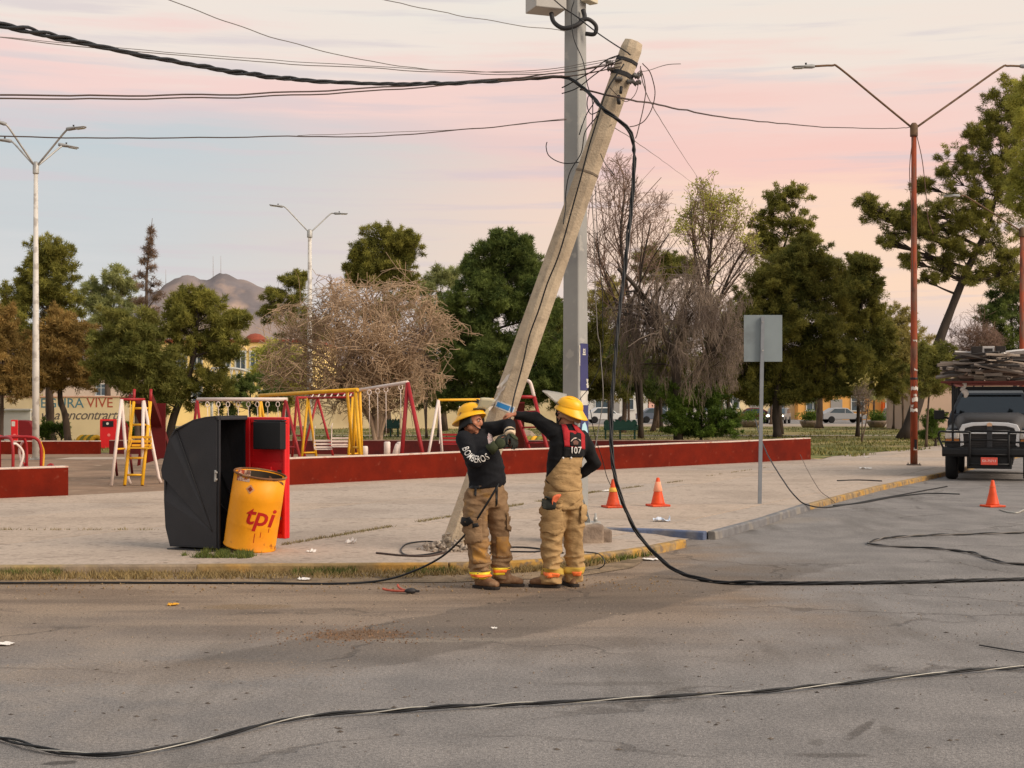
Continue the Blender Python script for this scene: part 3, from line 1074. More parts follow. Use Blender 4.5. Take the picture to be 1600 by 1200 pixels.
def bare(label, d, stems, env, bark, barktrunk, name='bare_tree', seed=2, levels=4, kids=4, ratio=0.66, droop=0.0, tw=0.011, cat='tree', leaf=None, leafn=10, spread=0.75, gap=0.3, rag=1.0):
    """leafless tree; stems [(list of (px,py), r)], env: list of (px,py,rx,ry) the twigs may fill"""
    r = random.Random(seed)
    k = d / F
    b = at(stems[0][0][0][0], stems[0][0][0][1], d); b.z = ZP - 0.05
    root = thing(name, label, cat, b)
    E = [(at(px, py, d), rx * k, ry * k) for px, py, rx, ry in env]
    def inside(p):
        for c, RX, RY in E:
            q = p - c
            lim = 0.98 + rag * 0.75 * noise.noise(V((p.x * .7, p.y * .7, p.z * .7 + seed))) + rag * 0.55 * noise.noise(V((p.x * 2.3, p.y * 2.3, p.z * 2.3 + seed)))
            if (q.x / RX) ** 2 + (q.z / RY) ** 2 + (q.y / max(RX, RY) / 0.9) ** 2 < lim:
                return True
        return False
    big, tw_ = MB(), MB()
    ends = []
    def grow(p, dr, ln, rad, lv):
        pts = [p]; cur = p; dd = dr.copy()
        n = 3 if lv > 1 else 2
        for i in range(n):
            dd = (dd + V((r.gauss(0, .17), r.gauss(0, .17), r.gauss(0, .15) - droop * (levels - lv + 1) * 0.16))).normalized()
            nxt = cur + dd * (ln / n)
            if not inside(nxt):
                break
            cur = nxt
            pts.append(cur)
        if len(pts) < 2:
            return
        n = len(pts) - 1
        rr = [max(rad * (1 - 0.45 * i / n), tw * 0.55) for i in range(n + 1)]
        (big if rad > 0.045 else tw_).tube([q - b for q in pts], rr, 6 if rad > 0.045 else 3, 0, caps=False)
        if lv == 0:
            ends.append(pts[-1] - b); return
        kk = kids + (1 if lv <= 2 else 0)
        for j in range(kk):
            f = r.uniform(0.35, 1.0) if j else 1.0
            idx = min(int(f * n), n)
            ax = V((r.gauss(0, 1), r.gauss(0, 1), r.gauss(0, 0.8))).normalized()
            nd = (dd * (1.0 - spread * 0.45) + ax * spread + V((0, 0, 0.10 - droop * 0.3 * (levels - lv)))).normalized()
            grow(pts[idx], nd, ln * ratio * r.uniform(0.7, 1.25), rad * r.uniform(0.42, 0.6), lv - 1)
    for path, rad in stems:
        pts = [at(px, py, d) + V((0, r.uniform(-.2, .2), 0)) for px, py in path]
        pts[0] = b + V((r.uniform(-.1, .1), r.uniform(-.1, .1), 0)) if len(stems) > 1 else b.copy()
        sp = spline(pts, 4)
        rr = [rad * (1 - 0.6 * i / (len(sp) - 1)) for i in range(len(sp))]
        rr[0] *= 1.3
        big.tube([p - b for p in sp], rr, 8)
        L_ = sum((sp[i + 1] - sp[i]).length for i in range(len(sp) - 1))
        n0 = len(sp) // 3
        for i in range(n0, len(sp)):
            for _ in range(3):
                t = (sp[i] - sp[i - 1]).normalized()
                ax = V((r.gauss(0, 1), r.gauss(0, 1), r.gauss(0, .5))).normalized()
                grow(sp[i], (t * 0.6 + ax * spread + V((0, 0, .15))).normalized(), L_ * 0.32 * r.uniform(0.7, 1.2), rr[i] * 0.5, levels - 1)
    big.build('trunk', BK[barktrunk], root)
    tw_.build('twigs', BK[bark], root)
    if leaf:
        cl = []
        for e in ends:
            if noise.noise((e + b) * 0.4) > gap:
                cl.append((e.x, e.y, e.z, 1.0, 0.5 + r.uniform(-.3, .3)))
        if cl:
            leaf_cloud('crown', cl, leafn, 0.28, 0.16, 0.07, LM[leaf], root, seed)
    return root

PINE = dict(csize=0.42, nleaf=60, ll=0.22, lw=0.06)
# --- left group, behind the playground
leafy('browning bushy conifer at the left edge beside the painted wall', 'tree', 58, [(2, 694, .09), (3, 620, .07), (0, 560, .05)], [(-6, 610, 44, 40), (10, 560, 40, 50), (0, 515, 32, 36), (-40, 570, 50, 70), (34, 600, 30, 34)], 'brownolive', 'pine', 'conifer_tree', 11, gap=-0.2, ll=.2, nleaf=54)
leafy('tallest green pine of the left group, just right of the tall grey lamp post', 'tree', 62, [(80, 692, .22), (78, 640, .18), (76, 560, .14), (82, 470, .09), (88, 410, .05)], [(70, 398, 28, 22), (98, 404, 22, 24), (52, 432, 22, 24), (88, 440, 32, 26), (30, 462, 24, 22), (62, 472, 40, 26), (102, 478, 24, 26), (22, 500, 28, 30), (60, 520, 46, 34), (104, 520, 24, 32)], 'pine', 'pine', 'pine_tree', 12, gap=-.25, dens=1.35, **PINE)
leafy('grey brown juniper with two bare trunks in front of the mural lettering', 'tree', 60, [(107, 691, .15), (102, 650, .13), (94, 620, .11), (96, 560, .06)], [(84, 578, 44, 32), (120, 556, 34, 40), (60, 556, 36, 40), (96, 526, 42, 36), (132, 588, 24, 20), (58, 592, 34, 20)], 'brownolive', 'pine', 'conifer_tree', 13, gap=-.35, dens=1.3, nleaf=54)
leafy('pale green pine standing far back beside the dead brown conifer', 'tree', 84, [(170, 668, .2), (168, 560, .14), (175, 450, .06)], [(182, 438, 20, 18), (195, 452, 14, 16), (150, 456, 20, 18), (172, 470, 28, 22), (138, 478, 22, 22), (160, 505, 40, 28), (195, 500, 22, 30)], 'pineback', 'pine', 'pine_tree', 14, csize=.5, nleaf=44, ll=.26, lw=.08)
leafy('dead rust brown conifer with a thin bare spire', 'tree', 80, [(231, 672, .2), (230, 540, .12), (229, 440, .07), (234, 380, .03), (238, 341, .012)], [(236, 362, 2, 8), (234, 378, 4, 8), (229, 392, 6, 7), (238, 398, 5, 7), (224, 410, 8, 7), (238, 420, 8, 7), (220, 432, 9, 8), (240, 442, 10, 8), (226, 452, 12, 9), (244, 464, 11, 9), (218, 474, 12, 10), (236, 490, 16, 12), (222, 514, 20, 16), (246, 534, 20, 20), (228, 560, 28, 26)], 'brown', 'pine', 'dead_conifer', 15, dens=.6, gap=-.1, csize=.36, nleaf=20, ll=.26, lw=.05, fill=1.0, spikes=5)
leafy('dense mid green juniper bush behind the ladder slide', 'tree', 56, [(215, 694, .12), (214, 640, .1), (208, 560, .05)], [(180, 520, 34, 28), (215, 512, 32, 26), (160, 560, 28, 34), (200, 560, 50, 40), (246, 556, 30, 36), (180, 592, 30, 24), (226, 604, 40, 30), (258, 604, 26, 30)], 'mid', 'pine', 'juniper_tree', 16, gap=-.4, dens=1.4, fill=1.15, csize=.4, nleaf=66)
leafy('round green pine with leaning trunk in front of the yellow building', 'tree', 58, [(262, 694, .16), (272, 650, .15), (292, 600, .13), (304, 545, .1), (310, 490, .05)], [(306, 470, 24, 20), (330, 486, 26, 22), (280, 474, 20, 18), (300, 505, 38, 24), (344, 515, 26, 24), (370, 502, 18, 16), (266, 512, 22, 20), (258, 540, 26, 24), (312, 545, 40, 22), (360, 545, 28, 24), (286, 585, 30, 18), (330, 600, 34, 22), (250, 620, 24, 26), (306, 622, 26, 16)], 'pine', 'dark', 'pine_tree', 17, gap=-.15, dens=1.2, fill=1.12, **PINE)
leafy('small dark green shrub tree below the white arch', 'tree', 70, [(392, 684, .07), (390, 640, .05), (392, 610, .03)], [(372, 612, 26, 20), (404, 606, 26, 18), (390, 634, 36, 18), (350, 630, 22, 20), (430, 625, 18, 22)], 'dark', 'dark', 'shrub_tree', 18, gap=-0.15, csize=.35, nleaf=50)
bare('thin half leafless tree in front of the yellow building', 74, [([(442, 680), (440, 640), (436, 600), (440, 560)], .07)], [(432, 575, 40, 46), (455, 605, 30, 30)], 'twiggrey', 'pine', 'sparse_tree', 19, levels=4, leaf='light', leafn=14, gap=-0.15)
leafy('pine behind the left side of the wide bare tree', 'tree', 78, [(450, 676, .15), (452, 560, .1), (460, 470, .05)], [(464, 440, 20, 14), (440, 452, 20, 16), (424, 470, 16, 16), (420, 492, 14, 12), (452, 478, 26, 18), (470, 520, 40, 34)], 'pine', 'pine', 'pine_tree', 20, gap=0.0, **PINE)
bare('wide leafless grey brown tree with many upright stems', 54, [([(590, 700), (584, 640), (560, 570), (520, 500)], .12), ([(590, 700), (592, 630), (596, 560), (600, 480)], .13), ([(590, 700), (600, 640), (625, 580), (655, 520)], .12), ([(590, 700), (580, 650), (545, 610), (500, 575)], .10), ([(590, 700), (604, 650), (622, 630), (650, 600)], .08), ([(590, 700), (586, 620), (574, 540), (566, 470)], .10), ([(590, 700), (570, 630), (510, 560), (450, 520)], .10), ([(590, 700), (566, 640), (500, 610), (446, 590)], .08), ([(590, 700), (600, 620), (640, 560), (676, 500)], .09)], [(560, 540, 150, 112), (640, 540, 58, 110), (470, 550, 76, 90), (590, 610, 100, 50)], 'twig', 'pale', 'bare_tree', 21, levels=5, kids=2, ratio=.78, droop=.10, tw=.019, rag=1.7)
leafy('tall pine with a forked crown behind the wide bare tree', 'tree', 82, [(606, 670, .2), (604, 560, .15), (600, 470, .1), (596, 400, .05)], [(588, 370, 26, 20), (612, 376, 22, 22), (568, 392, 22, 22), (580, 412, 34, 22), (606, 420, 36, 26), (646, 388, 14, 18), (634, 404, 18, 18), (600, 404, 32, 22), (634, 386, 16, 14), (640, 372, 10, 10), (558, 402, 12, 12), (552, 420, 16, 12), (588, 430, 34, 20), (620, 424, 22, 18), (640, 440, 20, 14), (610, 452, 34, 18), (560, 440, 20, 12), (630, 470, 28, 18), (600, 490, 36, 24)], 'pine', 'pine', 'pine_tree', 22, csize=.5, nleaf=56, ll=.24, lw=.07, gap=-.15, dens=1.3, fill=1.02)
leafy('grey green pine between the bare tree and the big dark pine', 'tree', 90, [(694, 668, .18), (692, 560, .12), (692, 470, .06)], [(690, 432, 22, 14), (712, 440, 20, 18), (672, 452, 18, 14), (696, 462, 34, 20), (680, 492, 26, 24), (712, 500, 30, 30)], 'pineback', 'pine', 'pine_tree', 23, csize=.55, nleaf=44, ll=.28, lw=.09)
bare('reddish leafless shrub between the bare tree and the dark pine', 70, [([(664, 684), (662, 620), (656, 560)], .06), ([(664, 684), (668, 610), (680, 550)], .05)], [(664, 545, 40, 60)], 'twigred', 'pine', 'bare_shrub', 24, levels=4, kids=4)
leafy('big dense dark green pine left of the leaning pole', 'tree', 66, [(752, 688, .2), (750, 620, .18), (760, 540, .14), (778, 450, .08), (786, 390, .04)], [(786, 382, 18, 18), (806, 388, 20, 18), (770, 402, 26, 20), (822, 408, 18, 20), (790, 420, 44, 24), (746, 424, 20, 22), (832, 440, 24, 24), (770, 456, 46, 28), (724, 470, 24, 24), (820, 480, 44, 32), (756, 500, 50, 34), (712, 520, 26, 30), (850, 500, 30, 40), (720, 560, 34, 36), (770, 560, 50, 40), (830, 560, 50, 44), (712, 604, 24, 26), (760, 606, 44, 24), (820, 610, 48, 24)], 'dark', 'dark', 'pine_tree', 25, gap=-0.45, dens=1.7, csize=.45, nleaf=62, ll=.22, lw=.07, fill=1.3)
leafy('low grey green shrubs under the dark pine behind the swings', 'tree', 72, [(684, 680, .05), (686, 640, .04), (686, 600, .02)], [(672, 590, 24, 30), (700, 592, 26, 30), (684, 628, 34, 18), (724, 628, 26, 14)], 'mid', 'dark', 'shrub_tree', 26, gap=-.2, csize=.38)
for px, w_, lab in ((66, 16, 'low dark shrub at the foot of the mural wall left of the thick trunk'), (96, 14, 'low dark shrub at the foot of the mural wall between the two trunks'), (212, 22, 'low dark shrub at the foot of the mural wall right of the red bin')):
    leafy(lab, 'shrub', 61, [(px, 692, .04), (px, 684, .03), (px, 676, .02)], [(px - w_ * .4, 676, w_ * .6, 12), (px + w_ * .4, 672, w_ * .6, 14)], 'bush', 'dark', 'shrub', 90 + px, gap=-.4, csize=.3, nleaf=40, ll=.14, lw=.08, spikes=4)
# --- right group
leafy('dark tree half hidden behind the steel pole', 'tree', 70, [(874, 682, .14), (872, 600, .1), (880, 520, .05)], [(880, 500, 30, 36), (902, 520, 34, 40), (870, 560, 40, 40), (920, 580, 46, 44), (950, 600, 36, 36), (880, 616, 40, 22), (940, 520, 26, 34)], 'juniper', 'dark', 'conifer_tree', 27, gap=-.3, dens=1.3, csize=.42)
leafy('dark leafy tree with pale trunks behind the green bench', 'tree', 84, [(973, 672, .17), (976, 640, .14), (974, 590, .08)], [(954, 600, 30, 26), (990, 590, 32, 30), (972, 560, 36, 30), (1012, 606, 26, 20), (940, 570, 22, 30)], 'dark', 'pine', 'park_tree', 28, gap=-.25, dens=1.3)
bare('tall reddish leafless tree between the steel pole and the hanging cable', 70, [([(1002, 680), (1000, 600), (985, 480), (970, 380), (976, 300)], .13), ([(1002, 680), (998, 560), (1000, 440), (1016, 350)], .10), ([(1002, 680), (985, 540), (950, 440), (930, 380)], .09)], [(975, 340, 52, 100), (1010, 370, 50, 90), (945, 440, 40, 90), (1000, 470, 70, 80)], 'twigred', 'dark', 'bare_tree', 29, rag=1.5, levels=5, kids=2, ratio=.72, tw=.016, spread=.6)
leafy('rounded bright green crown far behind the bare trees', 'tree', 100, [(1026, 660, .18), (1026, 520, .12), (1026, 430, .06)], [(1018, 408, 26, 20), (1044, 414, 20, 20), (1024, 430, 34, 16), (1070, 424, 20, 18)], 'mid', 'pine', 'park_tree', 30, csize=.55, nleaf=44, ll=.28, lw=.1, gap=-.3)
bare('dark leaning tree with weeping leafless twigs', 64, [([(1062, 690), (1056, 600), (1046, 545), (1024, 490), (990, 445), (965, 420)], .19), ([(1062, 690), (1060, 610), (1058, 540), (1066, 480), (1086, 440)], .12), ([(1062, 690), (1080, 600), (1120, 540), (1140, 480)], .10)], [(1080, 520, 80, 110), (1010, 530, 70, 100), (1130, 520, 50, 100)], 'twiggrey', 'dark', 'weeping_tree', 31, levels=5, kids=3, ratio=.66, droop=.5, tw=.011, spread=.7, rag=1.5)
bare('slender tree with sparse fresh green leaves above the weeping tree', 76, [([(1110, 676), (1106, 580), (1104, 470), (1112, 380), (1116, 320)], .14), ([(1110, 676), (1112, 520), (1140, 430), (1170, 380)], .1), ([(1110, 676), (1104, 500), (1086, 400), (1080, 330)], .1)], [(1116, 370, 64, 74), (1160, 420, 40, 70), (1100, 450, 50, 70)], 'twigred', 'dark', 'sparse_tree', 32, rag=1.5, levels=5, kids=2, ratio=.72, tw=.016, spread=.6, leaf='light', leafn=13, gap=0.0)
leafy('open olive green crown rising above the big dark juniper', 'tree', 80, [(1218, 676, .18), (1214, 540, .14), (1212, 440, .09), (1236, 350, .05)], [(1222, 308, 24, 18), (1250, 312, 18, 20), (1208, 330, 14, 14), (1238, 340, 32, 22), (1258, 362, 14, 14), (1216, 368, 30, 20), (1186, 350, 12, 14), (1190, 388, 26, 20), (1222, 404, 34, 22), (1266, 378, 14, 12)], 'pine', 'dark', 'park_tree', 33, gap=-.05, dens=1.0, fill=1.2, csize=.42, nleaf=40, ll=.2, lw=.09)
leafy('huge dark juniper with several black trunks right of the road sign', 'tree', 72, [(1215, 683, .2), (1212, 640, .18), (1220, 570, .13), (1236, 470, .07), (1262, 400, .03)], [(1262, 398, 26, 20), (1232, 420, 30, 22), (1290, 420, 24, 22), (1200, 446, 34, 26), (1260, 450, 44, 30), (1302, 462, 26, 30), (1168, 500, 34, 40), (1216, 500, 44, 40), (1280, 510, 44, 40), (1150, 556, 36, 40), (1200, 560, 50, 40), (1260, 570, 50, 36), (1312, 556, 32, 40), (1164, 606, 34, 24), (1236, 606, 60, 22), (1300, 604, 36, 20)], 'juniper', 'dark', 'juniper_tree', 34, gap=-.45, dens=1.7, csize=.45, nleaf=64, ll=.22, lw=.07, fill=1.35)
leafy('dark juniper with spiky top at the right end of the big juniper', 'tree', 74, [(1340, 680, .1), (1342, 620, .09), (1346, 520, .06), (1348, 420, .02)], [(1336, 414, 10, 18), (1356, 420, 12, 18), (1342, 448, 24, 26), (1366, 466, 18, 28), (1334, 490, 28, 34), (1372, 506, 16, 34), (1346, 540, 36, 36), (1368, 570, 22, 34), (1340, 592, 40, 30), (1390, 600, 20, 30)], 'juniper', 'dark', 'juniper_tree', 35, gap=-.35, csize=.42, nleaf=60, dens=1.5, fill=1.35)
leafy('low dark bush just behind the long red wall beside the sign post', 'bush', 64, [(1095, 688, .06), (1096, 660, .05), (1098, 630, .03)], [(1064, 640, 28, 24), (1100, 626, 30, 24), (1076, 664, 34, 20), (1118, 656, 34, 24), (1140, 672, 20, 14), (1090, 678, 40, 12), (1052, 616, 20, 20)], 'bush', 'dark', 'bush', 36, gap=-.3, csize=.3, nleaf=64, ll=.14, lw=.06)
leafy('olive scrub tree between the dark juniper and the rusty lamp post', 'tree', 92, [(1412, 664, .1), (1410, 600, .07), (1412, 540, .03)], [(1404, 500, 22, 20), (1394, 530, 24, 28), (1424, 536, 26, 32), (1404, 570, 34, 30), (1440, 580, 26, 36), (1400, 606, 30, 24)], 'olive', 'pine', 'scrub_tree', 37, gap=-.15, csize=.5, nleaf=44, ll=.24, lw=.08)
leafy('very tall leaning pine behind the rusty lamp post', 'tree', 68, [(1414, 686, .33), (1440, 610, .26), (1478, 505, .21), (1512, 420, .17), (1545, 350, .11), (1566, 260, .06)], [(1582, 150, 24, 24), (1556, 172, 18, 22), (1600, 200, 26, 40), (1540, 222, 26, 18), (1522, 210, 12, 12), (1572, 240, 34, 26), (1494, 248, 22, 18), (1520, 262, 28, 18), (1552, 290, 34, 24), (1482, 282, 22, 14), (1598, 300, 24, 40), (1440, 292, 14, 12), (1508, 310, 28, 18), (1466, 330, 20, 14), (1374, 336, 22, 14), (1352, 320, 12, 12), (1400, 352, 20, 14), (1432, 360, 24, 16), (1470, 372, 26, 18), (1390, 380, 16, 10), (1530, 350, 30, 24), (1446, 400, 22, 14), (1498, 396, 24, 18), (1560, 380, 36, 22), (1476, 424, 24, 16), (1580, 430, 30, 26), (1420, 330, 16, 10), (1450, 350, 18, 12), (1520, 440, 22, 14), (1548, 420, 24, 18), (1450, 440, 14, 9), (1420, 410, 14, 9), (1490, 350, 22, 16), (1540, 320, 26, 20), (1560, 200, 24, 20), (1590, 260, 26, 30)], 'pine', 'dark', 'pine_tree', 38, gap=-.06, csize=.40, nleaf=46, ll=.2, lw=.06, dens=1.0, fill=1.3)
leafy('sunlit yellow green pine at the right edge of the park', 'tree', 62, [(1640, 692, .25), (1636, 560, .2), (1630, 400, .14), (1620, 220, .06)], [(1600, 160, 22, 36), (1614, 230, 24, 44), (1604, 300, 22, 40), (1640, 300, 40, 90), (1612, 370, 30, 40), (1650, 180, 40, 60), (1650, 440, 50, 60)], 'light', 'dark', 'pine_tree', 39, gap=-.25, dens=1.3, csize=.42, nleaf=56, ll=.2, lw=.06)
leafy('dark green tree behind the loaded truck', 'tree', 76, [(1588, 680, .16), (1586, 600, .12), (1580, 500, .06)], [(1570, 452, 26, 24), (1600, 470, 28, 30), (1556, 500, 30, 34), (1594, 520, 36, 36), (1560, 550, 32, 30), (1600, 580, 34, 30)], 'dark', 'dark', 'conifer_tree', 40, gap=-.35, dens=1.4, csize=.42)
bare('pinkish brown leafless bush above the truck load', 70, [([(1524, 688), (1522, 620), (1514, 560)], .07), ([(1524, 688), (1536, 600), (1548, 540)], .06)], [(1524, 540, 48, 60), (1500, 470, 60, 60)], 'twigred', 'dark', 'bare_shrub', 41, levels=4, kids=5)
leafy('young green tree beside the truck with thin stem', 'tree', 56, [(1447, 696, .05), (1450, 640, .04), (1454, 590, .025)], [(1446, 560, 26, 24), (1472, 566, 24, 26), (1456, 596, 36, 22), (1434, 590, 18, 18), (1484, 590, 18, 22)], 'mid', 'pine', 'young_tree', 42, gap=-.12, csize=.34, nleaf=44)
leafy('dark bush between the thin stem and the truck mirror', 'bush', 57, [(1462, 694, .05), (1462, 670, .04), (1462, 655, .03)], [(1458, 660, 14, 18), (1466, 682, 14, 12), (1450, 680, 12, 12)], 'bush', 'dark', 'bush', 43, gap=-.3, csize=.26, nleaf=50, ll=.13, lw=.05)
bare('pair of thin young stems with yellowish leaves on the lawn', 62, [([(1348, 688), (1347, 650), (1343, 622)], .035), ([(1353, 688), (1355, 650), (1358, 622)], .035)], [(1346, 630, 16, 24), (1358, 616, 14, 22)], 'twiggrey', 'pine', 'young_tree', 44, levels=3, kids=3, leaf='olive', leafn=6, gap=-.1, rag=1.5)
for i, (px, d_, yb, r_, lab) in enumerate(((1280, 100, 668, .26, 'thick pale trunk left alone under the juniper canopy, beside the planter'), (1020, 88, 672, .16, 'leaning grey trunk under the canopy right of the green bench'), (1397, 98, 667, .12, 'slim dark trunk near the orange shop front'))):
    leafy(lab, 'tree', d_, [(px, yb, r_), (px + (6 if i == 1 else 1), yb - 30, r_ * .85), (px + (10 if i == 1 else 2), yb - 66, r_ * .6)], [(px - 14, yb - 80, 30, 20), (px + 18, yb - 86, 28, 22), (px, yb - 104, 34, 20)], ('juniper', 'dark', 'olive')[i], 'pine', 'park_tree', 50 + i, gap=-.1, csize=.5, nleaf=40, ll=.25, lw=.09)
leafy('dark shrubby tree filling the gap below the weeping twigs, left of the low bush', 'tree', 86, [(1034, 672, .12), (1032, 620, .1), (1036, 560, .05)], [(1006, 570, 34, 34), (1050, 560, 40, 36), (1024, 606, 44, 28), (1080, 600, 36, 34), (1046, 520, 30, 30)], 'juniper', 'dark', 'park_tree', 60, gap=-.2, csize=.45, nleaf=44)
leafy('dark green tree between the weeping tree and the big juniper', 'tree', 88, [(1138, 671, .12), (1138, 610, .1), (1140, 540, .05)], [(1112, 580, 34, 36), (1150, 560, 34, 40), (1130, 530, 30, 30), (1140, 610, 44, 26), (1166, 600, 30, 30)], 'dark', 'dark', 'park_tree', 61, gap=-.2, csize=.45, nleaf=44)
leafy('olive brown tree low behind the steel pole and hanging wires', 'tree', 92, [(952, 670, .12), (952, 600, .1), (954, 520, .05)], [(930, 480, 26, 30), (962, 500, 34, 36), (936, 530, 36, 34), (984, 540, 34, 34), (950, 460, 22, 22)], 'olive', 'pine', 'park_tree', 62, gap=-.1, csize=.45, nleaf=44)
# shrub belt beyond the far street
for i in range(14):
    px = 470 + i * 74 + rnd.uniform(-15, 15); d_ = rnd.uniform(112, 120)
    h_ = rnd.uniform(26, 52)
    leafy('distant street tree with dull green crown in the row behind the park', 'tree', d_, [(px, 632 + 3622 / d_, .13), (px, 640, .1), (px, 620 - h_ * .4, .05)], [(px - 16, 622 - h_ * .3, 22, 18), (px + 14, 618 - h_ * .4, 24, 20), (px, 608 - h_ * .7, 24, 22)], ('pineback', 'olive', 'dark')[i % 3], 'pine', 'street_tree', 70 + i, gap=-.1, spikes=4, csize=.6, nleaf=26, ll=.32, lw=.13, group='street trees behind the park')
# ------------------------------------------------------------------ buildings and walls behind the park
m_cream = mat('wall_cream', (236, 214, 170), var=0.07, scale=0.6, col2=(216, 190, 146), scale2=0.4, bump=0.1)
m_yel = mat('wall_yellow', (244, 214, 140), var=0.08, scale=0.5, col2=(226, 192, 124), scale2=0.3)
m_white = mat('paint_white', (212, 208, 198), var=0.06, scale=2)
m_dglass = mat('window_glass', (70, 84, 92), rough=0.15, var=0.25, scale=1.0, spec=0.6)
m_wframe = mat('window_frame_white', (196, 196, 190), var=0.05)
m_trim = mat('trim_terracotta', (142, 70, 48), var=0.15)

# painted mural wall
d = 65.0
x0, x1 = at(-90, 0, d).x, at(262, 0, d).x
mw = thing('mural_wall', 'cream garden wall painted with large mural lettering behind the left trees', 'wall', ((x0 + x1) / 2, d, ZP))
Lw = x1 - x0
q = MB(); q.box((0, 0.12, 1.0), (Lw, 0.24, 2.0)); q.build('wall_body', m_cream, mw, bevel=0.01)
q = MB(); q.box((0, 0.12, 2.03), (Lw + .1, 0.32, 0.07)); q.build('coping', mat('coping_pink', (222, 176, 150), var=.1), mw, bevel=0.01)
def mural(txt, px, py, size, colr, shear=0.0, bold=0.015, name='lettering', space=1.0):
    vs, fs = text_mesh(txt, size, bold, shear, space=space)
    p = at(px, py, d - 0.004) - mw.location
    return decal(name, vs, fs, (p.x, -0.006, p.z), (1, 0, 0), (0, 0, 1), (0, 1, 0), None, 0.0, colr, mw)
m_mteal = mat('mural_teal', (92, 132, 142), var=.1); m_mred = mat('mural_red', (186, 92, 68), var=.1); m_mblk = mat('mural_dark', (104, 94, 88), var=.1)
mural('SEGURA', 92, 630.5, 0.62, m_mteal, 0, .004)
mural('VIVE', 156, 630, 0.62, m_mred, 0, .004)
mural('la va a encontrarte', 118, 649, 0.62, m_mblk, .35, .004, space=.92)
# low cream wall further left with capping and flowers above
x0, x1 = at(-120, 0, 63.5).x, at(47, 0, 63.5).x
fw = thing('garden_wall', 'pale low garden wall with a ledge at the far left behind the red bin', 'wall', ((x0 + x1) / 2, 63.5, ZP))
q = MB(); q.box((0, .1, .7), (x1 - x0, .2, 1.4)); q.build('wall_body', m_white, fw, bevel=.01)
q = MB(); q.box((0, .06, 1.44), (x1 - x0 + .1, .34, .08)); q.build('ledge', m_white, fw, bevel=.01)
fl = thing('flower_hedge', 'pink flowering hedge on top of the pale garden wall at far left', 'hedge', (at(20, 0, 66).x, 66, ZP))
r_ = random.Random(3)
leaf_cloud('foliage', [(r_.uniform(-2.4, 1.4), r_.uniform(-.3, .3), r_.uniform(1.5, 2.2), 1, r_.random()) for _ in range(60)], 30, .3, .12, .08, LM['olive'], fl, 5)
leaf_cloud('flowers', [(r_.uniform(-2.4, 1.4), r_.uniform(-.4, .2), r_.uniform(1.5, 2.0), 1, r_.random()) for _ in range(40)], 14, .28, .1, .1, mat('petal_pink', (206, 120, 108), island=(232, 176, 160)), fl, 6)

def building(label, px0, px1, ytop, d, depth, m, windows=(), name='building', roof=None, door=None, group=None, z0=0.0):
    xa, xb = at(px0, 0, d).x, at(px1, 0, d).x
    zt = at(0, ytop, d).z
    root = thing(name, label, 'building', ((xa + xb) / 2, d, z0), 0, group)
    w = xb - xa
    q = MB(); q.box((0, depth / 2, zt / 2), (w, depth, zt)); q.build('wall', m, root)
    q = MB(); q.box((0, depth / 2, zt + .12), (w + .3, depth + .3, .24)); q.build('parapet', roof or m, root, bevel=.03)
    for (a, b, ya, yb) in windows:
        A, B = at(a, ya, d), at(b, yb, d)
        cx, cz = (A.x + B.x) / 2 - root.location.x, (A.z + B.z) / 2 - z0
        ww, hh = B.x - A.x, A.z - B.z
        f = MB()
        f.box((cx, -.04, cz + hh / 2), (ww + .2, .12, .12)); f.box((cx, -.05, cz - hh / 2), (ww + .3, .16, .12))
        for s in (-1, 1):
            f.box((cx + s * ww / 2, -.04, cz), (.11, .12, hh - .12))
        f.box((cx, -.035, cz), (.07, .09, hh - .12))
        f.box((cx, -.03, cz + hh * .16), (ww - .11, .07, .06))
        win = f.build('window', m_wframe, root)
        g = MB(); g.box((cx, -.012, cz), (ww, .02, hh)); g.build('pane', m_dglass, win)
    if door:
        a, b, ya = door
        A, B = at(a, ya, d), at(b, ya, d)
        q = MB(); q.box(((A.x + B.x) / 2 - root.location.x, -.03, (A.z - z0) / 2), (B.x - A.x, .08, A.z - z0)); q.build('door', mat('shutter_grey', (150, 146, 140), var=.1, stretch=(1, 1, 8)), root)
    return root
yb = building('pale yellow two storey building with white windows and red roof edge behind the left trees', 238, 492, 535, 112, 14, m_yel, [(368, 384, 549, 577), (391, 407, 549, 577), (424, 440, 549, 577), (276, 292, 549, 577), (300, 316, 549, 577), (346, 360, 549, 577), (454, 470, 549, 577), (368, 384, 600, 628), (424, 440, 600, 628), (300, 316, 600, 628)], 'yellow_building', m_trim)
for (a, b) in ((368, 384), (391, 407), (424, 440)):
    A, B = at(a, 549, 112), at(b, 549, 112)
    c = V(((A.x + B.x) / 2 - yb.location.x, -.06, A.z)); R = (B.x - A.x) * .62
    q = MB(); q.tube([c + V((math.cos(PI * t / 12) * R, 0, math.sin(PI * t / 12) * R * .75)) for t in range(13)], .07, 6); q.build('arched_molding', m_cream, yb)
c = at(399, 536, 116)
q = MB(); q.ell((c.x - yb.location.x, 4, c.z), (.95, .95, .8), None, 16, 8); q.build('dome', m_trim, yb)
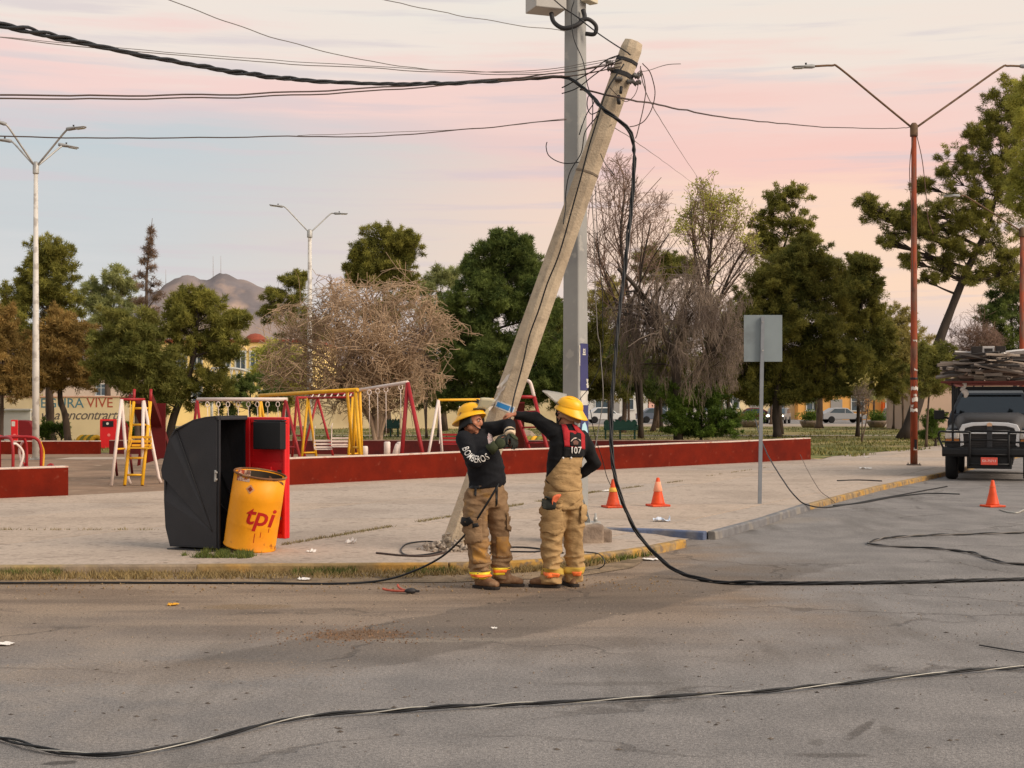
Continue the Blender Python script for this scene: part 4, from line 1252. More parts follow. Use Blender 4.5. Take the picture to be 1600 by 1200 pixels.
# white truss arch
c0, c1 = at(332, 596, 78), at(440, 606, 78)
ar = thing('truss_arch', 'white curved lattice arch between the pines in front of the yellow building', 'arch', (0, 78, 0))
def arc(t, r):
    px = 330 + 118 * t; py = 575.5 + 34 * max(0, t - .28) ** 1.7 * 2.2 + r
    p = at(px, py, 78); return V((p.x, 0, p.z))
q = MB(); q.tube([arc(t / 20, 0) for t in range(21)], .06, 6); q.build('top_chord', m_white, ar)
q = MB(); q.tube([arc(t / 20, 22) for t in range(21)], .06, 6); q.build('bottom_chord', m_white, ar)
q = MB()
for t in range(28):
    q.tube([arc(t / 28, 0), arc((t + .9) / 28 if t % 2 else max(0, t - .9) / 28, 22)], .03, 4)
q.build('lattice', m_white, ar)
q = MB()
for px in (331, 446):
    a = at(px, 590, 78); q.tube([V((a.x, 0, 0)), V((a.x, 0, a.z))], .08, 6)
q.build('post', m_white, ar)

x0, x1 = at(478, 0, 98).x, at(905, 0, 98).x
cw = thing('boundary_wall', 'long cream wall at the far side of the park behind the bare tree and dark pine', 'wall', ((x0 + x1) / 2, 98, ZP))
q = MB(); q.box((0, .1, 1.1), (x1 - x0, .2, 2.2)); q.build('wall_body', m_cream, cw, bevel=.01)
q = MB(); q.box((0, .1, 2.24), (x1 - x0 + .1, .3, .08)); q.build('coping', m_cream, cw, bevel=.01)
building('long pale house front glimpsed behind the trunks left of the bench', 905, 1012, 604, 165, 10, m_white, [(930, 950, 616, 640), (975, 990, 616, 640)], 'far_house', None, (955, 968, 625))
building('pinkish shop front across the street right of the bench', 1014, 1120, 612, 168, 10, mat('wall_pink', (222, 176, 160), var=.08, scale=.4), [(1030, 1055, 622, 642), (1085, 1105, 622, 642)], 'far_shop', m_trim, (1062, 1078, 622))
building('cream house front across the street behind the road sign', 1122, 1245, 606, 166, 10, m_cream, [(1135, 1155, 616, 638), (1205, 1225, 616, 638)], 'far_house', None, (1172, 1190, 624))
building('ochre shop front across the street behind the thin young stems', 1247, 1378, 610, 164, 10, mat('wall_ochre', (222, 164, 88), var=.1, scale=.4), [(1260, 1280, 620, 642), (1330, 1350, 620, 642)], 'far_shop', None, (1298, 1316, 624))
building('bright orange shop front across the street at the right', 1380, 1396, 606, 163, 9, mat('wall_orange', (226, 104, 38), var=.08), [(1384, 1392, 620, 640)], 'far_shop')
building('white shop with a red stripe across the street beside the orange shop', 1397, 1444, 612, 165, 10, m_white, [(1402, 1414, 626, 644), (1424, 1438, 626, 644)], 'far_shop', mat('stripe_red', (176, 60, 48), var=.1))
building('plain beige wall of a house between the rusty lamp post and the truck', 1436, 1640, 606, 92, 8, mat('wall_beige', (198, 170, 150), var=.1, scale=.5, col2=(180, 152, 134), scale2=.3), [(1560, 1584, 622, 646)], 'beige_house', None, None, None, ZP)
building('low far block of pale houses beyond the yellow building', 480, 905, 590, 210, 12, mat('wall_far', (206, 188, 166), var=.1, scale=.2), [(560, 575, 600, 616), (640, 655, 600, 616), (720, 735, 600, 616), (820, 835, 600, 616)], 'far_house')
building('long far row of houses closing the street at the left', -260, 236, 588, 190, 12, mat('wall_far2', (200, 178, 156), var=.1, scale=.2), [(20, 36, 600, 618), (150, 166, 600, 618)], 'far_house')
building('far row of houses behind the right hand trees', 1446, 1800, 586, 190, 12, mat('wall_far3', (190, 168, 150), var=.1, scale=.2), [(1500, 1516, 600, 618), (1640, 1656, 600, 618)], 'far_house')

# ------------------------------------------------------------------ lamp posts
m_galv = mat('galvanised', (176, 174, 168), rough=0.5, metal=0.35, var=0.1, scale=3, col2=(150, 149, 146), scale2=4, spec=0.5)
m_pwhite = mat('post_pale', (204, 198, 188), rough=0.55, var=0.1, scale=3, col2=(170, 162, 152), scale2=5)
m_rust = mat('rusted_paint', (142, 64, 36), rough=0.8, var=0.22, scale=4, col2=(108, 74, 58), m2=(.5, .6), scale2=3, col3=(92, 52, 38), m3=(.55, .65), scale3=9, bump=.3, bscale=30, stretch=(1, 1, .25))
m_rustarm = mat('rusted_arm', (110, 84, 60), rough=0.7, var=0.2, scale=4, col2=(84, 62, 46), scale2=5)
m_lhead = mat('lamp_housing', (150, 150, 148), rough=0.5, var=0.05)
m_lens = mat('lamp_lens', (196, 198, 196), rough=0.25, var=0.03)
m_black = mat('black_plastic', (24, 24, 26), rough=0.5, var=0.1)
m_dark = mat('dark_metal', (46, 44, 44), rough=0.6, var=0.15)
def lamp_post(label, base, ytop, d, arms, mpole, marm, r=(.095, .055), base_plate=True, mbase=None, extra=None):
    b = gr(base[0], base[1], ZP) if d is None else at(base[0], base[1], d)
    d = b.y
    root = thing('street_lamp', label, 'street lamp', b)
    top = at(base[0], ytop, d) - b; top.x = 0
    q = MB(); q.lathe([(r[0], 0), (r[0] * .97, top.z * .3), (r[1], top.z)], 12); q.build('pole', mpole, root)
    q = MB(); q.lathe([(r[1] * 1.5, top.z - .32), (r[1] * 1.55, top.z - .3), (r[1] * 1.55, top.z - .02), (r[1] * .8, top.z + .05)], 12); q.build('collar', marm, root)
    if base_plate:
        q = MB(); q.box((0, 0, .015), (.32, .32, .03))
        for sx in (-1, 1):
            for sy in (-1, 1):
                q.lathe([(.014, .03), (.014, .07)], 6, (sx * .125, sy * .125, 0))
        q.build('base_plate', mbase or m_galv, root)
    for (knee, tip, yd) in arms:          # pixels of knee and of head tip; yd = depth offset of the tip
        k = at(knee[0], knee[1], d) - b; t = at(tip[0], tip[1], d) - b
        k.y = yd * .85; t.y = yd
        a0 = V((0, 0, top.z - .12))
        dirk = (t - k).normalized()
        hd = t - k
        hl = .62
        pts = spline([a0, a0.lerp(k, .5), a0.lerp(k, .96), k + dirk * .12, t - dirk * hl * .9], 4)
        q = MB(); q.tube(pts, .03, 7); q.build('arm', marm, root)
        h = MB()
        side = dirk.cross(V((0, 0, 1))).normalized(); up = side.cross(dirk)
        def sec(f, w, hh, off=0):
            c = t - dirk * hl * (1 - f)
            return [c + side * (math.cos(2 * PI * i / 10) * w) + up * (math.sin(2 * PI * i / 10) * hh + off) for i in range(10)]
        h.rings([sec(0, .04, .045), sec(.12, .07, .06), sec(.4, .1, .05), sec(.5, .14, .035, -.005), sec(.95, .12, .022), sec(1, .06, .012)])
        ho = h.build('lamp_head', m_lhead, root, fixn=True)
        g = MB(); c = t - dirk * hl * .28
        g.prism([c - up * .03 + side * sx * .1 + dirk * sy * .13 for sx, sy in ((-1, -1), (1, -1), (1, 1), (-1, 1))], -up * .012); g.build('lens', m_lens, ho, fixn=True)
        g = MB(); c = t - dirk * hl * .62
        g.tube([c + up * .04, c + up * .075, c + up * .1], [.025, .025, .03], 8); g.build('photocell', m_dark, ho)
    if extra:
        extra(root, top)
    return root
lamp_post('tall pale grey lamp post with four arms at the far left, inside the playground', (56, 718), 255, None,
          [((112, 206), (142, 203), -.5), ((24, 202), (-6, 194), -.9), ((8, 215), (-24, 210), .7), ((83, 218), (106, 221), 1.1)], m_pwhite, m_galv, (.105, .06))
lamp_post('pale grey lamp post with two arms rising above the wide bare tree', (484, 690), 360, None,
          [((446, 324), (422, 321), -.2), ((515, 331), (541, 331), .6)], m_pwhite, m_galv, (.13, .08))
def paper_bits(root, top):
    r_ = random.Random(2)
    for i, (z_, h_, a0, a1) in enumerate(((2.06, .10, 3.6, 5.9), (1.74, .12, 3.9, 6.2), (1.46, .10, 3.3, 5.6), (1.9, .05, 4.4, 5.2), (1.6, .06, 3.5, 4.3), (3.4, .05, 4.2, 5.4), (2.6, .04, 4.5, 5.6), (.42, .05, 4.4, 5.3))):
        q = MB(); lo, hi = [], []
        for k in range(13):
            a_ = a0 + (a1 - a0) * k / 12; ca, sa = math.cos(a_), math.sin(a_)
            lo.append(V((ca * .1045, sa * .1045, z_ + r_.uniform(-.02, .03)))); hi.append(V((ca * .1045, sa * .1045, z_ + h_ + r_.uniform(-.03, .03))))
        q.add(lo + hi, [(k, k + 1, k + 14, k + 13) for k in range(12)], 0, True)
        q.build('torn_paper', mat('paper_white', (206, 196, 184), var=.15, scale=8), root)
    q = MB(); q.lathe([(.102, 2.35), (.104, 2.36), (.104, 2.4), (.1, 2.41)], 12, caps=False); q.build('black_tape', m_black, root)
    q = MB(); q.box((.02, -.099, .58), (.07, .02, .26)); q.build('hatch', m_black, root)
    q = MB(); q.tube(spline([(-.02, -.06, top.z - .2), (-.14, -.08, top.z - 1.2), (-.1, -.1, top.z - 2.5), (-.06, -.1, top.z - 4.6)], 5), .012, 5)
    q.tube(spline([(.06, -.06, top.z - .3), (.2, -.1, top.z - 1.0), (.3, -.1, top.z - 1.9), (.36, -.1, top.z - 2.6), (.5, -.1, top.z - 3.0)], 5), .012, 5)
    q.build('loose_wire', mat('wire_brown', (96, 72, 60), var=.1), root)
lc = lamp_post('tall rusty red lamp post with two wide arms in front of the leaning pine', (1428, 727), 195, None,
          [((1300, 109), (1231, 113), -.6), ((1578, 96), (1640, 96), .6)], m_rust, m_rustarm, (.1, .07), True, mat('base_dark', (86, 76, 70), var=.2), paper_bits)
lamp_post('second rusty lamp post at the right edge behind the truck', (1597, 700), 357, None,
          [((1504, 308), (1470, 308), -.4), ((1690, 308), (1724, 308), .4)], m_rust, m_rustarm, (.11, .08))

# ------------------------------------------------------------------ steel utility pole
SPB = gr(899, 846, ZP)
sp = thing('steel_pole', 'straight square steel utility pole with navy posters behind the right firefighter', 'utility pole', SPB)
m_steel = mat('pole_steel', (158, 157, 152), rough=0.6, metal=0.15, var=0.08, scale=2, col2=(142, 141, 138), scale2=1.0, col3=(170, 167, 160), scale3=7)
rotp = math.radians(-33)
Rz = Matrix.Rotation(rotp, 3, 'Z')
def sq(s, z_, c=.012):
    h = s / 2
    return [Rz @ V((x, y, z_)) for x, y in ((-h + c, -h), (h - c, -h), (h, -h + c), (h, h - c), (h - c, h), (-h + c, h), (-h, h - c), (-h, -h + c))]
def side_at(z_):
    return .24 - .0062 * z_
BASE = .24
q = MB(); q.rings([sq(side_at(z_), z_) for z_ in (BASE, 2, 4, 6, 8, 9.2)], 0, False); q.build('shaft', m_steel, sp, fixn=True)
q = MB(); q.box((0, 0, BASE - .015), (.46, .46, .03), Rz)
for sx in (-1, 1):
    for sy in (-1, 1):
        p = Rz @ V((sx * .18, sy * .18, 0)); q.lathe([(.024, BASE), (.024, BASE + .05), (.013, BASE + .05), (.013, BASE + .1)], 6, p)
q.build('base_plate', m_galv, sp)
for k in range(4):
    a = rotp + k * PI / 2
    dv = V((math.cos(a), math.sin(a), 0)); n_ = V((-dv.y, dv.x, 0)) * .006
    q = MB(); q.prism([dv * .115 + V((0, 0, BASE)) - n_, dv * .21 + V((0, 0, BASE)) - n_, dv * .21 + V((0, 0, BASE + .03)) - n_, dv * .115 + V((0, 0, BASE + .3)) - n_], n_ * 2)
    q.build('gusset', m_steel, sp, fixn=True)
m_foot = mat('footing_concrete', (150, 132, 114), var=.25, scale=5, col2=(120, 104, 90), scale2=3, bump=.9, bscale=14)
q = MB()
for (c, s) in (((.05, -.02, .09), (.52, .5, .27)), ((.3, .06, .06), (.24, .4, .2))):
    q.box(c, s, .12)
fo = q.build('footing', m_foot, sp, bevel=.03)
# posters on the right face (normal points right and towards the road)
nf = Rz @ V((1, 0, 0)); uf = Rz @ V((0, 1, 0)); nf2 = Rz @ V((0, -1, 0)); uf2 = Rz @ V((1, 0, 0))
def face_patch(name, z0, z1, u0, u1, m, off=.004, nrm=nf, uu=uf, jag=0.0, seed=1):
    r_ = random.Random(seed); s = lambda z_: side_at(z_) / 2
    n = 8; L_, R_ = [], []
    for i in range(n + 1):
        z_ = z0 + (z1 - z0) * i / n
        L_.append((u0 * s(z_) * 2 + r_.uniform(-jag, jag), z_)); R_.append((u1 * s(z_) * 2 + r_.uniform(-jag, jag), z_))
    q = MB(); vs = []; fs = []
    for (a, z_), (b_, _) in zip(L_, R_):
        for w in (a, b_):
            vs.append(nrm * (s(z_) + off) + uu * w + V((0, 0, z_)))
    for i in range(n):
        fs.append((2 * i, 2 * i + 1, 2 * i + 3, 2 * i + 2))
    q.add(vs, fs)
    return q.build(name, m, sp)
zpx = lambda py: at(905, py, SPB.y).z - ZP
m_navy = mat('poster_navy', (62, 62, 104), var=.1, scale=6); m_glue = mat('poster_glue', (196, 190, 178), var=.15, scale=10)
face_patch('navy_poster', zpx(610), zpx(537), -.36, .46, m_navy, .004, jag=.004, seed=2)
face_patch('navy_poster', zpx(700), zpx(633), -.36, .48, m_navy, .004, jag=.006, seed=3)
face_patch('torn_poster', zpx(638), zpx(611), -.3, .44, m_glue, .003, jag=.02, seed=4)
face_patch('torn_poster', zpx(606), zpx(592), .28, .46, m_glue, .0065, jag=.012, seed=5)
face_patch('torn_poster', zpx(572), zpx(540), -.46, -.36, m_glue, .003, jag=.006, seed=6)
# crest printed on the poster: pale shield with ears and a base line
def on_face(pts2, zc, off=.0075, name='crest', m=m_glue):
    q = MB()
    for pl in pts2:
        q.add([nf * (side_at(zc) / 2 + off) + uf * x + V((0, 0, zc + y)) for x, y in pl], [list(range(len(pl)))])
    return q.build(name, m, sp)
on_face([[(-.03, -.04), (.045, -.04), (.045, -.022), (-.03, -.022)], [(-.02, -.016), (.036, -.016), (.036, .03), (.03, .045), (.02, .034), (-.004, .034), (-.013, .045), (-.02, .03)]], zpx(550))
on_face([[(.0, .0), (.016, .0), (.02, .014), (.008, .022), (-.004, .014)]], zpx(550), .0085, 'crest_heart', m_navy)
c = zpx(672)
q = MB(); q.add([nf * (side_at(c) / 2 + .009) + uf * x + V((0, 0, c + y)) for x, y in ((-.06, .0), (-.04, .07), (.02, .1), (.06, .05), (.085, -.03), (.05, -.1), (.0, -.06))], [list(range(7))])
q.build('pale_blue_paper', mat('paper_blue', (176, 214, 224), var=.05), sp)
# cabinets and conduit at the top
cz = zpx(20)
q = MB(); q.box((-.36, -.02, zpx(-40)), (.40, .36, .92), .35); cb = q.build('cabinet', mat('cabinet_grey', (176, 172, 164), var=.06, rough=.5), sp, bevel=.01)
q = MB(); q.box((-.15, .0, zpx(4)), (.12, .08, .08), rotp); q.build('bracket', m_dark, sp)
q = MB(); q.box((.17, -.04, zpx(-34)), (.12, .22, .62), rotp); q.build('meter_box', mat('cabinet_cream', (206, 196, 172), var=.06), sp, bevel=.01)
def spp(px, py, dd=-.16):
    p = at(px, py, SPB.y) - SPB; p.y = dd; return p
q = MB(); q.tube(spline([spp(861, 24, -.1), spp(865, 40, -.15), spp(880, 51, -.2), spp(900, 46, -.2), spp(912, 34, -.16), spp(910, 20, -.14)], 5), .028, 8)
q.tube(spline([spp(904, 38, -.18), spp(918, 36, -.17), spp(930, 45, -.14), spp(928, 57, -.12), spp(914, 56, -.1)], 5), .026, 8)
q.build('conduit', m_dark, sp)

# ------------------------------------------------------------------ leaning concrete pole
LB = gr(709, 858, ZP)
LT = at(990, 66, 16.45)
lp = thing('leaning_pole', 'broken octagonal concrete pole leaning far to the right across the steel pole', 'utility pole', LB)
m_conc = mat('pole_concrete', (188, 170, 144), var=.12, scale=9, col2=(170, 152, 128), m2=(.46, .62), scale2=1.6, bump=.5, bscale=40, col3=(150, 134, 114), m3=(.6, .74), scale3=5)
ax = (LT - LB); Lp = ax.length; ax.normalize()
q0 = ax.to_track_quat('Z', 'Y').to_matrix()
def oct_ring(t, r, n=8, ph=PI / 8):
    return [q0 @ V((math.cos(ph + 2 * PI * i / n) * r, math.sin(ph + 2 * PI * i / n) * r, 0)) + ax * (Lp * t) for i in range(n)]
rad = lambda t: .170 - .038 * t
q = MB(); q.rings([oct_ring(t, rad(t)) for t in (-.015, .1, .3, .55, .8, .985, .995)][:-1] + [oct_ring(1.0, rad(1) * .86)], 0, False)
q.build('shaft', m_conc, lp, bevel=.008, fixn=True)
q = MB(); q.rings([oct_ring(t, rad(t) + o_) for t, o_ in ((.738, .001), (.739, .006), (.742, .006), (.743, .001))], 0, False, caps=False); q.build('steel_band', mat('band_steel', (120, 106, 90), var=.1), lp, fixn=True)
def pole_pt(px, py):
    """point on the pole's near side seen at a pixel"""
    best = min((abs((at(px, py, y) - LB).cross(ax).length), y) for y in [15.3 + i * .02 for i in range(50)])
    t = (at(px, py, best[1]) - LB).dot(ax)
    return t
lb_me = [o for o in lp.children if o.name.startswith('shaft')][0].data
lbv = bvh_of(lb_me)
side = ax.cross(V((0, 1, 0))).normalized()
side = -side if side.x < 0 else side
def pdecal(name, px, py, w, h, m, off=.005, rot=0.0, pts=None):
    vs, fs = (pts, [list(range(len(pts)))]) if pts else rect2(w, h)
    o = at(px, py, 16.0) - LB
    u = (side * math.cos(rot) + ax * math.sin(rot)); v = (ax * math.cos(rot) - side * math.sin(rot))
    return decal(name, vs, fs, o, u, v, (at(px, py, 16) - at(px, py, 15)).normalized(), lbv, off, m, lp, sub=.05)
pdecal('blue_tape', 789, 636, .2, .055, mat('tape_blue', (48, 124, 182), var=.08), .006, -.02)
pdecal('tape_edge', 789, 636, .225, .085, mat('tape_white', (196, 196, 192), var=.05), .004, -.02)
for (px, py, sc_) in ((786, 600, 1.0), (773, 627, .6), (783, 612, .6), (768, 636, .5)):
    pdecal('torn_paper', px, py, 0, 0, MATS['paper_white'], .0055, .1 * sc_, [(x * sc_, y * sc_) for x, y in ((-.035, -.1), (.0, -.07), (.0, -.01), (.04, .05), (.05, .13), (.02, .11), (-.01, .03), (-.06, -.05))])
# clamps and insulators at its head
q = MB(); hd = ax * (Lp * .94)
q.rings([oct_ring(t, rad(t) + o_) for t, o_ in ((.930, .002), (.931, .008), (.938, .008), (.939, .002))], 0, False, caps=False)
q.rings([oct_ring(t, rad(t) + o_) for t, o_ in ((.957, .002), (.958, .008), (.963, .008), (.964, .002))], 0, False, caps=False)
q.build('clamp_band', m_dark, lp, fixn=True)
for (dx, dz, dy) in ((.16, .0, -.05), (.2, -.05, .02), (.12, -.1, -.13), (-.02, -.12, -.15), (.18, .05, .06), (-.14, -.02, -.06), (-.18, .05, -.02)):
    c = hd + side * dx + ax * dz + V((0, dy, 0))
    q = MB(); q.lathe([(.012, -.05), (.02, -.045), (.038, -.03), (.02, -.02), (.036, 0), (.02, .012), (.034, .03), (.012, .045)], 10, c, q0 @ Matrix.Rotation(rnd.uniform(.5, 1.6), 3, 'X'))
    q.build('insulator', mat('insulator_dark', (88, 84, 80), rough=.4, var=.15), lp)
q = MB(); q.tube([hd + V((-.03, -.16, -.2)), hd + V((-.04, -.19, -.28))], .018, 8); q.tube([hd + V((-.06, -.15, -.3)), hd + V((-.06, -.19, -.4))], .022, 8); q.build('splice_clip', m_dark, lp)
q = MB()
for k in range(5):
    a_ = k * 1.3 + .4; b0 = q0 @ V((math.cos(a_) * .11, math.sin(a_) * .11, -.03))
    q.tube(spline([b0 + ax * .1, b0 - ax * .02, b0 - ax * .1 + V((math.cos(a_) * .08, -.08, .02)), b0 + V((math.cos(a_) * .2, -.16 - .04 * k, .03))], 4), .008, 6)
q.build('rebar', mat('rebar_rust', (92, 58, 42), var=.2, scale=20), lp)
q = MB(); r_ = random.Random(4)
for k in range(22):
    a_ = r_.uniform(0, 2 * PI); t_ = r_.uniform(-.02, .02); s_ = r_.uniform(.02, .05)
    q.ell(q0 @ V((math.cos(a_) * rad(0) * .92, math.sin(a_) * rad(0) * .92, 0)) + ax * (Lp * t_), (s_, s_ * r_.uniform(.5, 1), s_ * r_.uniform(.5, 1.1)), Matrix.Rotation(a_, 3, 'Z'), 6, 4)
for i_ in range(len(q.sm)): q.sm[i_] = False
q.build('broken_edge', mat('broken_concrete', (160, 146, 128), var=.25, scale=18, bump=.8, bscale=30), lp, fixn=True)
# rubble at the break
q = MB(); r_ = random.Random(9)
for _ in range(170):
    a = r_.uniform(0, 2 * PI); rr = r_.random() ** .7 * .48
    s = r_.uniform(.02, .075) * (1.15 - rr)
    c = V((LB.x + .02 + math.cos(a) * rr * .95, LB.y - .1 + math.sin(a) * rr * .6, ZP + max(.0, (.42 - rr) * .5) * r_.random() + s * .3))
    R = Matrix.Rotation(r_.uniform(0, PI), 3, 'X') @ Matrix.Rotation(r_.uniform(0, PI), 3, 'Z')
    vs = [c + R @ V((x * s * r_.uniform(.5, 1.1), y * s * r_.uniform(.5, 1.1), zc * s * r_.uniform(.4, .9))) for x, y, zc in ((1, 0, 0), (-1, 0, 0), (0, 1, 0), (0, -1, 0), (0, 0, 1), (0, 0, -1))]
    q.add(vs, [(0, 2, 4), (2, 1, 4), (1, 3, 4), (3, 0, 4), (2, 0, 5), (1, 2, 5), (3, 1, 5), (0, 3, 5)])
stuff(q.build('rubble', mat('rubble_concrete', (168, 154, 138), island=(128, 116, 104), var=.15, scale=20), fixn=True))

# ------------------------------------------------------------------ road sign seen from behind
sb = gr(1187, 787, ZP)
rs = thing('road_sign', 'back of a square grey road sign on a slim grey post beside the road', 'sign', sb)
m_sgrey = mat('sign_grey', (132, 142, 144), rough=.55, metal=.2, var=.06, scale=3, col2=(120, 128, 130), scale2=2)
htop = at(1187, 492, sb.y).z - ZP
q = MB(); q.tube([V((0, 0, 0)), V((.05, 0, htop - .03))], .04, 4, phase=PI / 4, smooth=False); q.build('post', mat('post_grey', (128, 132, 136), var=.08, rough=.6), rs)
p0_, p1_ = at(1163, 492, sb.y) - sb, at(1223, 565, sb.y) - sb
q = MB(); q.box(((p0_.x + p1_.x) / 2, .05, (p0_.z + p1_.z) / 2), (p1_.x - p0_.x, .006, p0_.z - p1_.z)); q.build('plate', m_sgrey, rs, bevel=.002)
for zc in (htop - .12, htop - .6):
    q = MB(); q.lathe([(.014, 0), (.014, .012)], 6, (.045, -.042, zc), Matrix.Rotation(PI / 2, 3, 'X')); q.build('bolt', m_galv, rs)

# ------------------------------------------------------------------ traffic cones
m_cone = mat('cone_orange', (226, 76, 22), rough=.5, var=.12, scale=6, col2=(196, 66, 24), scale2=4)
m_coned = mat('cone_dull_orange', (206, 72, 28), rough=.6, var=.16, scale=6, col2=(168, 58, 28), scale2=5)
def cone(label, p, h, m, band, mband=None, rot=.3):
    r = thing('traffic_cone', label, 'traffic cone', p, rot, 'orange traffic cones')
    b = h * .34
    q = MB(); q.box((0, 0, .018), (b * 2.0, b * 2.0, .036)); q.build('base', m, r, bevel=.012)
    R0, R1 = h * .235, h * .058
    rr = lambda t: R0 + (R1 - R0) * t
    q = MB(); q.lathe([(R0 * 1.12, .03), (R0, .06), (rr(.5), h * .5), (R1, h - .01), (R1 * .7, h), (R1 * .55, h - .05)], 24); q.build('body', m, r)
    for (t0, t1) in band:
        q = MB(); z0, z1 = .06 + t0 * (h - .07), .06 + t1 * (h - .07)
        q.lathe([(rr(t0) + .001, z0), (rr(t0) + .005, z0 + .004), (rr(t1) + .005, z1 - .004), (rr(t1) + .001, z1)], 24, caps=False); q.build('band', mband, r)
    return r
cone('orange cone with a narrow yellow band, close to the right firefighter', gr(958, 793, ZP), .46, m_coned, [(.5, .68)], mat('band_yellow', (226, 176, 78), var=.1))
cone('bright orange cone with a wide pale pink band beside the hanging cable', gr(1028, 791, ZP), .47, m_cone, [(.46, .86)], mat('band_pink', (238, 160, 126), var=.08))
cone('plain orange cone without bands standing on the road in front of the truck', gr(1551, 792), .46, m_cone, [(.72, .76)], mat('band_worn', (214, 100, 56), var=.1))

# ------------------------------------------------------------------ collection bins
m_shell = mat('bin_black', (44, 44, 47), rough=.55, var=.14, scale=3, col2=(56, 54, 54), m2=(.55, .75), scale2=2, bump=.12, bscale=70)
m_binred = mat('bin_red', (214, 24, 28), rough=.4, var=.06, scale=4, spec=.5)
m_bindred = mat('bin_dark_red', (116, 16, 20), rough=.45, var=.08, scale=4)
def bin_shell(root, prof, w, m, thick=.02, creases=True):
    """prof: outline in the (s, z) plane, first and last point on the open front edge; near side at y=0, far side at y=w"""
    n = len(prof)
    c = V((-.05, 0, .22))
    for yy, sgn, in ((0, 1), (w, -1)):
        q = MB(); vs = [V((s, yy, z_)) for s, z_ in prof] + [V((c.x, yy, c.z))]
        for i in range(n):          # creases of the side panel are pressed inwards
            if creases and i in (3, 8):
                vs[i].y += sgn * .03
        fs = [(i, i + 1, n) for i in range(n - 1)] + [(n - 1, 0, n)]
        vs2 = [v_ + V((0, sgn * thick, 0)) for v_ in vs]
        q.add(vs + vs2, fs + [tuple(j + n + 1 for j in f[::-1]) for f in fs] + [(i, (i + 1) % n, (i + 1) % n + n + 1, i + n + 1) for i in range(n)])
        q.build('side_panel', m, root, fixn=True)
    q = MB(); rings = []
    for i, (s, z_) in enumerate(prof):
        a = V(prof[max(i - 1, 0)]); b_ = V(prof[min(i + 1, n - 1)])
        t = (b_ - a).normalized(); nn = V((-t.y, t.x)) * -thick
        rings.append([V((s, .001, z_)), V((s, w - .001, z_)), V((s + nn.x, w - .001, z_ + nn.y)), V((s + nn.x, .001, z_ + nn.y))])
    q.rings(rings, 0, False); q.build('back_shell', m, root, bevel=.008, fixn=True)
pxs = [(334, 653.6), (318, 655.6), (297, 660), (264, 675), (255.5, 689), (249, 709), (241, 738), (243, 750), (246.5, 754), (246.5, 786), (249, 828), (255.5, 856), (338, 856)]
bb = gr(338, 862, ZP)
a25 = math.radians(24)
bn = thing('collection_bin', 'black curved collection bin standing open, its red door swung out behind the yellow drum', 'bin', bb, -a25)
sc_ = F / bb.y
prof = [((px - 338) / sc_ / math.cos(a25) * .98, (862 - py) / sc_ + .01) for px, py in pxs]
prof[0] = (0, prof[0][1])
bin_shell(bn, prof, .62, m_shell)
for ci in (3, 8):  # added tubes that draw the dark shade line of each pressed crease
    q = MB(); e_ = V((prof[ci][0] + .01, -.004 + .024, prof[ci][1])); q.tube([e_, e_.lerp(V((-.05, -.002, .22)), .5), V((-.05, -.001, .22))], [.007, .006, .003], 6); q.build('crease_shade_line', m_dark, bn)
q = MB(); q.box((-.31, .31, .008), (.7, .7, .016)); q.build('foot_flange', m_shell, bn, bevel=.004)
H_ = prof[0][1]
q = MB()                                              # rim round the open front
for (a, b_) in (((.0, .03, .03), (.0, .03, H_)), ((.0, .59, .03), (.0, .59, H_)), ((0, .0, H_ - .015), (0, .62, H_ - .015))):
    q.beam(a, b_, .03, .06, up=(1, 0, 0))
q.build('front_rim', m_shell, bn, bevel=.005)
q = MB(); q.box((-.006, -.012, .86), (.022, .02, .13)); q.box((.012, -.02, .9), (.02, .03, .02)); q.box((.012, -.02, .82), (.02, .03, .02)); q.build('latch', m_galv, bn, bevel=.004)
# red door swung open on the far edge
hinge = V((.0, .62, 0))
Rd = Matrix.Rotation(a25 - math.radians(28), 3, 'Z')
def D(x, y, z_):
    return hinge + Rd @ V((x, y, z_))
dw, dz0, dz1 = .575, .12, H_ - .0
def dbox(q, x0, x1, y0, y1, z0, z1, mi=0):
    q.box(hinge + Rd @ V(((x0 + x1) / 2, (y0 + y1) / 2, (z0 + z1) / 2)), (x1 - x0, y1 - y0, z1 - z0), Rd, mi)
q = MB()
dbox(q, 0, dw, 0, .05, dz0, dz1)
dbox(q, 0, .07, -.05, 0, dz0, dz1); dbox(q, .075, dw, -.05, 0, dz1 - .07, dz1); dbox(q, dw - .045, dw, -.045, 0, dz0, dz1 - .075)
dbox(q, .075, dw - .05, -.035, 0, dz0, dz0 + .06)
dr = q.build('door', m_binred, bn, bevel=.012)
q = MB(); dbox(q, .2, dw + .02, -.16, -.052, dz1 - .37, dz1 - .05); dbox(q, .19, dw + .03, -.14, -.052, dz1 - .048, dz1 - .03); q.build('hopper', m_black, dr, bevel=.015)
q = MB(); dbox(q, .08, dw - .05, -.03, 0, .86, 1.0); dbox(q, .2, .38, -.05, -.031, .62, .95); q.build('inner_rib', m_binred, dr, bevel=.012)
for z_ in (.34, .88, 1.3):
    q = MB(); dbox(q, dw - .1, dw - .05, -.06, -.046, z_, z_ + .035); q.build('bolt', m_dark, dr)
q = MB(); dbox(q, -.015, .012, -.065, -.03, .8, .95); q.build('hinge', m_dark, bn)

